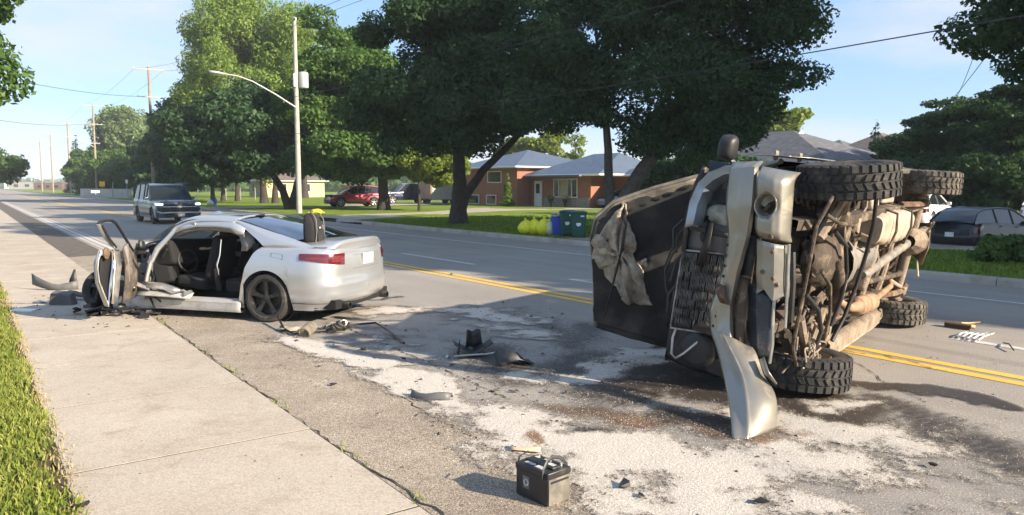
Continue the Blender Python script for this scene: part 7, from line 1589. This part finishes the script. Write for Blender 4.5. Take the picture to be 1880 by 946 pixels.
# light blue car by the garage
parked_car('parked_car', 'light blue car parked by the garage end of the brick house', (40.6, 42.2, cz(40.6, 42.2)), 170, 4.5, 1.8, 1.45, 2.65, .9, .32, 'light_blue_car', sedan_top(4.5), ([(1.05, .93), (.75, 1.12), (.35, 1.34), (.1, 1.41), (-.7, 1.42), (-1.1, 1.34), (-1.5, 1.15), (-1.75, 1.0)], 3, 5), bp=(-.3, ))
# right hand drive: dark hatchback, white sedan, another white car
parked_car('parked_hatchback', 'dark charcoal hatchback parked at the right edge behind the shrub', (28.2, 11.75, cz(28.2, 11.75)), -9, 4.0, 1.72, 1.49, 2.52, .80, .315, 'charcoal_paint',
    [(-2.0, 1.0), (-1.2, 1.02), (.6, .95), (.9, .93), (1.5, .86), (2.0, .7)], ([(1.15, .94), (.85, 1.12), (.4, 1.36), (.1, 1.45), (-.6, 1.48), (-1.3, 1.43), (-1.65, 1.30), (-1.93, 1.02)], 3, 5), bp=(-.75, .1), rim='black_rim', sill=.2, rc=.3, br=.14)
parked_car('parked_car', 'white sedan parked behind the truck rear wheel', (34.6, 17.2, cz(34.6, 17.2)), 10, 4.6, 1.8, 1.46, 2.7, .9, .33, 'white_car', sedan_top(4.6), ([(1.05, .93), (.75, 1.12), (.35, 1.34), (.1, 1.42), (-.7, 1.43), (-1.1, 1.36), (-1.5, 1.18), (-1.8, 1.0)], 3, 5), bp=(-.3, ))
parked_car('parked_car', 'white car half hidden behind the dark hatchback at the right edge', (37.6, 12.9, cz(37.6, 12.9)), 5, 4.6, 1.8, 1.5, 2.7, .9, .33, 'white_car', sedan_top(4.6), ([(1.05, .93), (.75, 1.12), (.35, 1.36), (.1, 1.46), (-.7, 1.47), (-1.3, 1.42), (-1.8, 1.2), (-2.0, 1.0)], 3, 5), bp=(-.3, ))
# ------------------------------------------------------------------ loose things lying on the car, road and sidewalk
pm('bag_black', (.018, .017, .018), .8, var=.3, vs=6, bs=.4, bscale=120)
pm('bag_grey', (.17, .155, .15), .85, var=.25, vs=6, bs=.4, bscale=120)
pm('yellow_cloth', (.62, .52, .03), .8, var=.15, vs=9)
pm('battery_case', (.02, .02, .021), .42, var=.3, vs=5, dirt=(.16, .14, .11), dirt_amt=.25, dirt_scale=7)
pm('battery_dusty_lit', (.13, .12, .10), .8, var=.3, vs=9, dirt=(.26, .23, .185), dirt_amt=.45, dirt_scale=9)  # case colour paled by dust and by sunlight put into the colour
pm('sticker', (.55, .54, .52), .5, var=.3, vs=22, dirt=(.12, .11, .1), dirt_amt=.4, dirt_scale=25)
pm('sticker_dark', (.12, .12, .125), .4, var=.4, vs=30)
pm('lead', (.5, .5, .49), .45, .7, var=.2, vs=30)
pm('broom_wood', (.52, .34, .17), .6, var=.2, vs=5)
pm('bristle', (.10, .055, .03), .95, var=.4, vs=30, bs=.8, bscale=90)
pm('coil', (.30, .26, .20), .7, .3, var=.4, vs=12, dirt=(.16, .11, .07), dirt_amt=.4, dirt_scale=9)
pm('cardboard', (.55, .42, .28), .9, var=.2, vs=8)
pm('white_plastic', (.75, .75, .73), .4, var=.1, vs=6)
# backpack standing on the boot lid
SEDM = Matrix.Translation((2.967, 11.533, 0)) @ Matrix.Rotation(R(128), 4, 'Z')
bpos = SEDM @ Vector((-1.80, .42, 1.02))
BP = empty('backpack', bpos, R(128+12), 'black backpack with grey side pockets standing on the sedan boot', 'backpack'); BP.scale = (.9, .9, .9)
def bagrow(z, a, b, c=0.0): return [Vector((c+a*math.copysign(abs(math.cos(t))**.55, math.cos(t)), b*math.copysign(abs(math.sin(t))**.55, math.sin(t)), z)) for t in np.linspace(0, 2*pi, 25)[:-1]]
k = MB(); k.grid([bagrow(0, .10, .155), bagrow(.03, .118, .17), bagrow(.15, .122, .178), bagrow(.28, .112, .172, .008), bagrow(.36, .096, .156, .022), bagrow(.42, .07, .125, .04), bagrow(.45, .03, .07, .055)], closed=True); k.f.append(tuple(range(24))[::-1]); k.mi.append(0); n_ = len(k.v); k.f.append(tuple(range(n_-24, n_))); k.mi.append(0)
k.build('bag_body', 'bag_black', BP, smooth=60, sub=1, fixn=True)
k = MB(); k.grid([[Vector((-.116-.035*math.sin(pi*u)*math.sin(pi*(.15+.8*v)), lerp(-.13, .13, u), lerp(.02, .20, v))) for u in np.linspace(0, 1, 7)] for v in np.linspace(0, 1, 5)]); k.build('front_pocket', 'bag_black', BP, solid=.012, smooth=60)
for sd in (-1,):
    k = MB(); k.grid([[Vector((lerp(-.105, .09, u), sd*(.168+.022*math.sin(pi*u)), z)) for u in np.linspace(0, 1, 7)] for z in (.02, .12, .22, .27)]); k.build('side_pocket', 'bag_grey', BP, solid=.012, smooth=60)
k = MB()
k.tube([(-.09, -.165, .02), (-.115, -.172, .2), (-.10, -.16, .36), (-.05, -.13, .435), (0, -.08, .462)], .008, 5); k.tube([(-.09, .165, .02), (-.115, .172, .2), (-.10, .16, .36), (-.05, .13, .435), (0, .08, .462)], .008, 5); k.build('piping', 'bag_grey', BP)
k = MB(); k.tube([(.02, -.05, .455), (.03, -.03, .50), (.03, .03, .50), (.02, .05, .455)], .009, 6); k.build('carry_handle', 'bag_black', BP)
MB().box((-.125, .06, .235), (.006, .055, .02)).build('bag_tag', 'plate_white', BP)
YC = empty('yellow_cloth', SEDM @ Vector((-1.76, .34, 1.425)), R(140), 'folded yellow cloth on top of the black backpack', 'cloth')
k = MB(); k.grid([[Vector((.10*u-.02, lerp(-.12, .06, v), .0+.05*(1-u*u)*math.sin(pi*min(1, v*1.1))+.008*math.sin(9*v+3*u))) for u in np.linspace(-1, 1, 7)] for v in np.linspace(0, 1, 7)]); k.build('fold', 'yellow_cloth', YC, solid=.008, smooth=60)
# car battery
b0, b1, b2 = gp(1006, 932, .012), gp(945, 905, .012), gp(1042, 915, .012)
ang = math.atan2(b1[1]-b0[1], b1[0]-b0[0]); BL, BW, BH = .262, .175, .185
fx_, fy_ = math.cos(ang), math.sin(ang)
cen = (b0[0]+fx_*BL/2+fy_*BW/2, b0[1]+fy_*BL/2-fx_*BW/2)
BT = empty('car_battery', (cen[0], cen[1], .012), ang, 'black car battery with worn stickers standing on the asphalt in the foreground', 'battery')
MB().box((0, 0, BH/2-.012), (BL, BW, BH-.024)).build('case', 'battery_case', BT, bevel=.006)
MB().box((0, 0, BH-.012), (BL+.008, BW+.008, .036)).build('lid', 'battery_case', BT, bevel=.006)
k = MB(); k.box((0, 0, BH+.012), (BL*.84, BW*.36, .012)); k.build('vent_cover', 'battery_case', BT, bevel=.004)
for x_ in (-.09, .09): MB().lathe([(.009, 0), (.008, .018), (.0, .019)], (x_, -.055, BH+.006), (0, 0, 1), 12).build('terminal', 'lead', BT)
for x_, y_, a_, b_ in ((.055, .035, .07, .05), (-.03, .05, .06, .035), (-.065, -.005, .05, .03), (.02, -.06, .05, .018), (.075, -.03, .03, .02)):
    MB().box((x_, y_, BH+(.0075 if abs(y_) > .033 else .0195)), (a_, b_, .0012), (0, 0, random.uniform(-.1, .1))).build('sticker', 'sticker', BT)
k = MB(); k.tube([(-.10, BW/2+.006, BH-.03), (-.10, BW/2+.004, BH+.02), (-.09, .05, BH+.06), (-.08, 0, BH+.068), (-.09, -.05, BH+.055), (-.10, -BW/2-.004, BH+.01), (-.10, -BW/2-.008, BH-.04)], .011, 6, squash=.35); k.build('strap', 'black_plastic', BT)
k = MB(); k.tube([(.11, BW/2+.004, BH-.02), (.115, BW/2-.01, BH+.035), (.12, 0, BH+.05)], .006, 6, squash=.5); k.build('strap', 'black_plastic', BT)
lb_ = MB().box((.045, BW/2+.0008, BH*.5), (.052, .0016, .072)).build('side_sticker', 'sticker_dark', BT)
k = MB(); k.lathe([(.013, .0), (.021, .0), (.021, .0012), (.013, .0012)], (.045, BW/2+.0017, BH*.5), (0, 1, 0), 20, closed=True); k.build('emblem', 'sticker', lb_)
MB().box((-BL/2-.0015, 0, BH*.42), (.003, BW-.012, BH*.80)).build('end_face', 'battery_dusty_lit', BT)  # right end: dusty, with its grazing sunlight painted into the tone
for s_ in (1, -1): MB().box((s_*(BL/2+.004), 0, BH*.72), (.004, BW*.8, .012)).build('rib', 'battery_case', BT)
# scraps
def scrap(name, label, px, z, mb, mat, rz=0.0, cat='debris', solid=.006, smooth=30, sub=0, bevel=0.0):
    g_ = gp(*px, z=.01); o = mb.build(name, mat, None, solid=solid, smooth=smooth, sub=sub, bevel=bevel); o.location = (g_[0], g_[1], z); o.rotation_euler = (0, 0, rz); tag(o, label, cat); return o
def crinkle(nx_, ny_, lx, ly, hz, seed, curve=0.0):
    rg = np.random.default_rng(seed); k = MB(); rows = []
    for i in range(nx_+1):
        rows.append([Vector((lx*(i/nx_-.5)+rg.normal()*lx*.02, ly*(j/ny_-.5)+rg.normal()*ly*.04, .012+hz*rg.random()+curve*((i/nx_-.5)*2)**2)) for j in range(ny_+1)])
    k.grid(rows); return k
scrap('bumper_scrap', 'dark curved bumper strip standing up near the sidewalk edge', (104, 534), .0, (lambda k: k.grid([[Vector((x, .12*(x/.4)**2, z*(.55+.45*abs(x)/.45)+.25*max(0, -x)**1.2)) for x in np.linspace(-.45, .32, 9)] for z in (.01, .12, .20)]))(MB()), 'grey_plastic', R(-28))
scrap('trim_spike', 'pointed black trim piece standing beside the curved bumper strip', (133, 532), 0, (lambda k: k.grid([[Vector((-.07, 0, .0)), Vector((.07, .03, .0))], [Vector((-.05, .02, .18)), Vector((.07, .02, .16))], [Vector((.04, 0, .36)), Vector((.07, .0, .36))]]))(MB()), 'black_plastic', R(-30))
scrap('panel_box', 'dark grey box shaped panel lying on the sidewalk', (117, 560), .0, MB().box((0, 0, .11), (.36, .16, .2), (.2, .1, 0), taper=.8, jit=.015), 'grey_plastic', R(-38), solid=0, bevel=.02)
scrap('black_liner', 'black torn wheel liner between the dark panel and the sedan', (170, 552), 0, (lambda k: k.grid([[Vector((x, y, .03+.10*math.sin(3*x+2)+.05*math.sin(11*x)+.06*y)) for x in np.linspace(-.42, .38, 9)] for y in (-.08, .0, .09)]))(MB()), 'black_plastic', R(-40), solid=.012)
scrap('lamp_fragment', 'small silver lamp fragment beside the dark panel', (77, 557), 0, crinkle(3, 2, .22, .12, .05, 5), 'bare_metal', R(-20))
scrap('white_panel', 'flat white plastic panel at the sidewalk edge', (44, 572), 0, MB().box((0, 0, .03), (.30, .17, .03), (.08, .05, 0), jit=.012), 'white_plastic', R(-32), solid=0, bevel=.01)
# suspension parts behind the sedan
pts = []
for i in range(0, 90):
    t = i/89; a = t*2*pi*7; pts.append((.19*t-.095, .065*math.cos(a), .075+.062*math.sin(a)))
k = MB(); k.tube(pts, .0095, 6); cs = k.build('coil_spring', 'coil'); g_ = gp(568, 617); cs.location = (g_[0], g_[1], .01); cs.rotation_euler = (0, R(-18), R(38)); tag(cs, 'rusty coil spring lying behind the sedan rear wheel', 'coil spring')
SB = empty('stabiliser_bar', (*gp(640, 618), .012), R(-33), 'bent black steel bar with a clamp lying behind the sedan', 'steel bar')
ax = gp(640, 618); inv = Matrix.Rotation(R(33), 3, 'Z')
def sb(px, z): q = gp(*px); return inv @ Vector((q[0]-ax[0], q[1]-ax[1], z))
k = MB(); k.tube([sb((510, 597), .10), sb((522, 610), .03), sb((540, 618), .02), sb((600, 612), .03), sb((640, 606), .05), sb((690, 603), .06), sb((715, 615), .03), sb((742, 634), .012)], .013, 8); k.build('bar', 'black_metal', SB, smooth=60)
k = MB()
for i in range(7): k.box(sb((612+i*4, 612-i), .05+.02*(i % 2)), (random.uniform(.05, .12), random.uniform(.05, .1), random.uniform(.04, .09)), (random.random(), random.random(), random.random()))
k.build('bushing', 'black_metal', SB, bevel=.01)
MB().lathe([(.045, 0), (.045, .05), (.03, .055), (.028, .0)], sb((630, 607), .08), (.3, -1, .2), 16).build('clamp', 'bare_metal', SB)
scrap('cloth_rag', 'pale crumpled rag beside the coil spring', (618, 600), 0, crinkle(6, 3, .42, .14, .06, 9), 'cardboard', R(20), smooth=60)
scrap('liner_scrap', 'pale torn lining sheet next to the sedan rear wheel', (545, 606), 0, crinkle(6, 4, .42, .2, .05, 10), 'insulation', R(-25), smooth=50)
scrap('light_housing', 'torn black headlight housing with bright inner rim lying on the road', (868, 652), 0, (lambda k: (k.grid([[Vector((x, y, .03+.11*abs(x)/.2+.02*random.random())) for x in np.linspace(-.2, .2, 7)] for y in (-.12, -.02, .08, .13)]), k.grid([[Vector((lerp(-.06, .12, u)*(1-z*1.2), .10+.05*math.sin(3*u), .06+z+.015*math.sin(7*u+z*9))) for u in np.linspace(0, 1, 8)] for z in (.0, .07, .13, .19)]), k.grid([[Vector((-.16+.02*math.sin(9*z), lerp(-.05, .1, u), .02+z*(1-.5*u))) for u in np.linspace(0, 1, 4)] for z in (0, .06, .12, .17)]), k)[-1])(MB()), 'black_plastic', R(-25), solid=.01)
scrap('chrome_strip', 'curved bright trim strip standing on the torn housing', (884, 636), 0, (lambda k: k.grid([[Vector((.06*math.sin(t*2.2)+.02*u, .03*u*(1-u*.4), .03+.24*t-.02*u)) for u in (0, 1, 2)] for t in np.linspace(0, 1, 8)]))(MB()), 'silver_scuffed', R(-60), solid=.008)
scrap('bright_strip', 'thin bright moulding lying along the torn housing', (872, 658), 0, (lambda k: k.tube([(-.22, 0, .03), (-.1, .01, .04), (.12, .015, .05), (.22, .05, .06)], .011, 6))(MB()), 'bare_metal', R(-35), solid=0)
scrap('dark_bracket', 'dark angular plastic bracket right of the torn housing', (940, 668), 0, (lambda k: (k.grid([[Vector((lerp(-.16, .2, u), y, .02+.12*max(0, math.sin(4*u+y*6))*(1 if y > -.05 else .4))) for u in np.linspace(0, 1, 8)] for y in (-.1, -.03, .05, .12)]), k)[-1])(MB()), 'black_plastic', R(-20), solid=.008, smooth=20)
scrap('clip_fragment', 'small silver clip beside the torn housing', (823, 657), 0, MB().box((0, 0, .02), (.05, .03, .03), (.2, .3, .4), jit=.006), 'bare_metal', 0, solid=0, bevel=.004)
scrap('bumper_fragment', 'scuffed dark bumper fragment lying in the white absorbent', (790, 733), 0, (lambda k: k.grid([[Vector((x, .05*(x/.17)**2+y, .012+.05*(1-(y/.05)**2)+.01*math.sin(20*x))) for x in np.linspace(-.18, .17, 9)] for y in (-.05, -.015, .02, .05)]))(MB()), 'grey_plastic', R(-48), solid=.006)
scrap('cardboard_scrap', 'torn brown cardboard scrap behind the car battery', (965, 829), 0, crinkle(5, 3, .20, .09, .03, 21), 'cardboard', R(-42), smooth=50)
scrap('grey_tape', 'short grey strip at the end of the cardboard scrap', (938, 824), 0, crinkle(2, 2, .07, .04, .012, 22), 'grey_plastic', R(-42))
scrap('plastic_strip', 'bright bluish plastic strip under the open hood', (1208, 634), 0, MB().box((0, 0, .04), (.34, .12, .02), (.1, .1, 0)), 'white_plastic', R(20), solid=0, bevel=.006)
scrap('wire_clip', 'small wire clip in the white absorbent near the truck', (1080, 681), 0, (lambda k: k.tube([(-.06, 0, .02), (-.02, .03, .03), (.03, .0, .03), (.06, .03, .02)], .007, 5))(MB()), 'bare_metal', 0, solid=0)
for i, (px, sc_, lb) in enumerate((((1145, 898), .05, 'dark lump in the absorbent right of the car battery'), ((1175, 916), .03, 'smaller dark lump right of the car battery'), ((1400, 930), .045, 'dark lump at the bottom edge below the dangling fender'), ((1714, 860), .04, 'dark clod on the wet road at the lower right'), ((612, 710), .04, 'dark plastic chip on the asphalt strip in the middle'), ((745, 663), .05, 'flat black flake on the absorbent left of centre'), ((668, 645), .04, 'flat dark flake behind the steel bar'), ((148, 938), .05, 'dark stone at the verge edge in the bottom left corner'), ((830, 505), .04, 'small dark flake by the yellow line'))):
    k = MB(); q = [Vector((random.uniform(-1, 1), random.uniform(-1, 1), random.uniform(.05, .7)))*sc_ for _ in range(12)]
    bm = bmesh.new(); [bm.verts.new(v) for v in q]; bmesh.ops.convex_hull(bm, input=bm.verts); me = bpy.data.meshes.new('debris_chip'); bm.to_mesh(me); bm.free(); me.materials.append(MATS['black_plastic'])
    o = bpy.data.objects.new('debris_chip', me); COL.objects.link(o); g_ = gp(*px); o.location = (g_[0], g_[1], .012); tag(o, lb, 'debris')
# push broom head and grille on the right
BR = empty('push_broom', (*gp(1772, 601), .0), R(-3), 'push broom with dark bristles and a pale wooden handle on the road', 'broom'); BR.scale = (.72, .72, .72)
k = MB(); k.box((-.18, 0, .07), (.14, .46, .05), (0, .2, .0)); k.build('head', 'broom_wood', BR, bevel=.01)
k = MB(); k.box((-.20, 0, .035), (.13, .45, .075), (0, .1, .0), jit=.006); k.build('bristles', 'bristle', BR)
MB().tube([(-.15, 0, .09), (.2, .03, .05), (.62, .06, .02)], .016, 8).build('handle', 'broom_wood', BR)
GR = empty('broken_grille', (*gp(1790, 620), .0), R(8), 'broken white slatted grille lying on the road by the broom', 'grille'); GR.scale = (.75, .75, .75)
for i in range(5):
    MB().tube([(-.42+.03*i, -.16+.08*i, .04+.01*(i % 2)), (-.1, -.15+.08*i, .06), (.42-.04*i, -.14+.08*i, .03)], .016, 6, squash=.6).build('slat', 'white_plastic', GR)
for x_ in (-.3, -.05, .2, .36): MB().tube([(x_, -.17, .05), (x_+.02, .18, .05)], .01, 6).build('cross_bar', 'white_plastic', GR)
scrap('wiper_arm', 'thin dark wiper arm lying right of the broken grille', (1852, 638), 0, (lambda k: k.tube([(-.25, -.03, .03), (0, 0, .05), (.2, .04, .02)], .008, 5))(MB()), 'black_metal', R(25), solid=0)
# ------------------------------------------------------------------ evening haze
m = bpy.data.materials.new('haze'); m.use_nodes = True; nt = m.node_tree; nt.nodes.clear()
out = nt.nodes.new('ShaderNodeOutputMaterial'); vol = nt.nodes.new('ShaderNodeVolumePrincipled'); vol.inputs['Color'].default_value = (.86, .92, 1.0, 1); vol.inputs['Density'].default_value = .0005; vol.inputs['Anisotropy'].default_value = .0
nt.links.new(vol.outputs[0], out.inputs['Volume']); MATS['haze'] = m
hz = MB().box((0, 0, 13.2), (2640, 2640, 29.2)).build('haze', 'haze', smooth=None); tag(hz, kind='stuff')
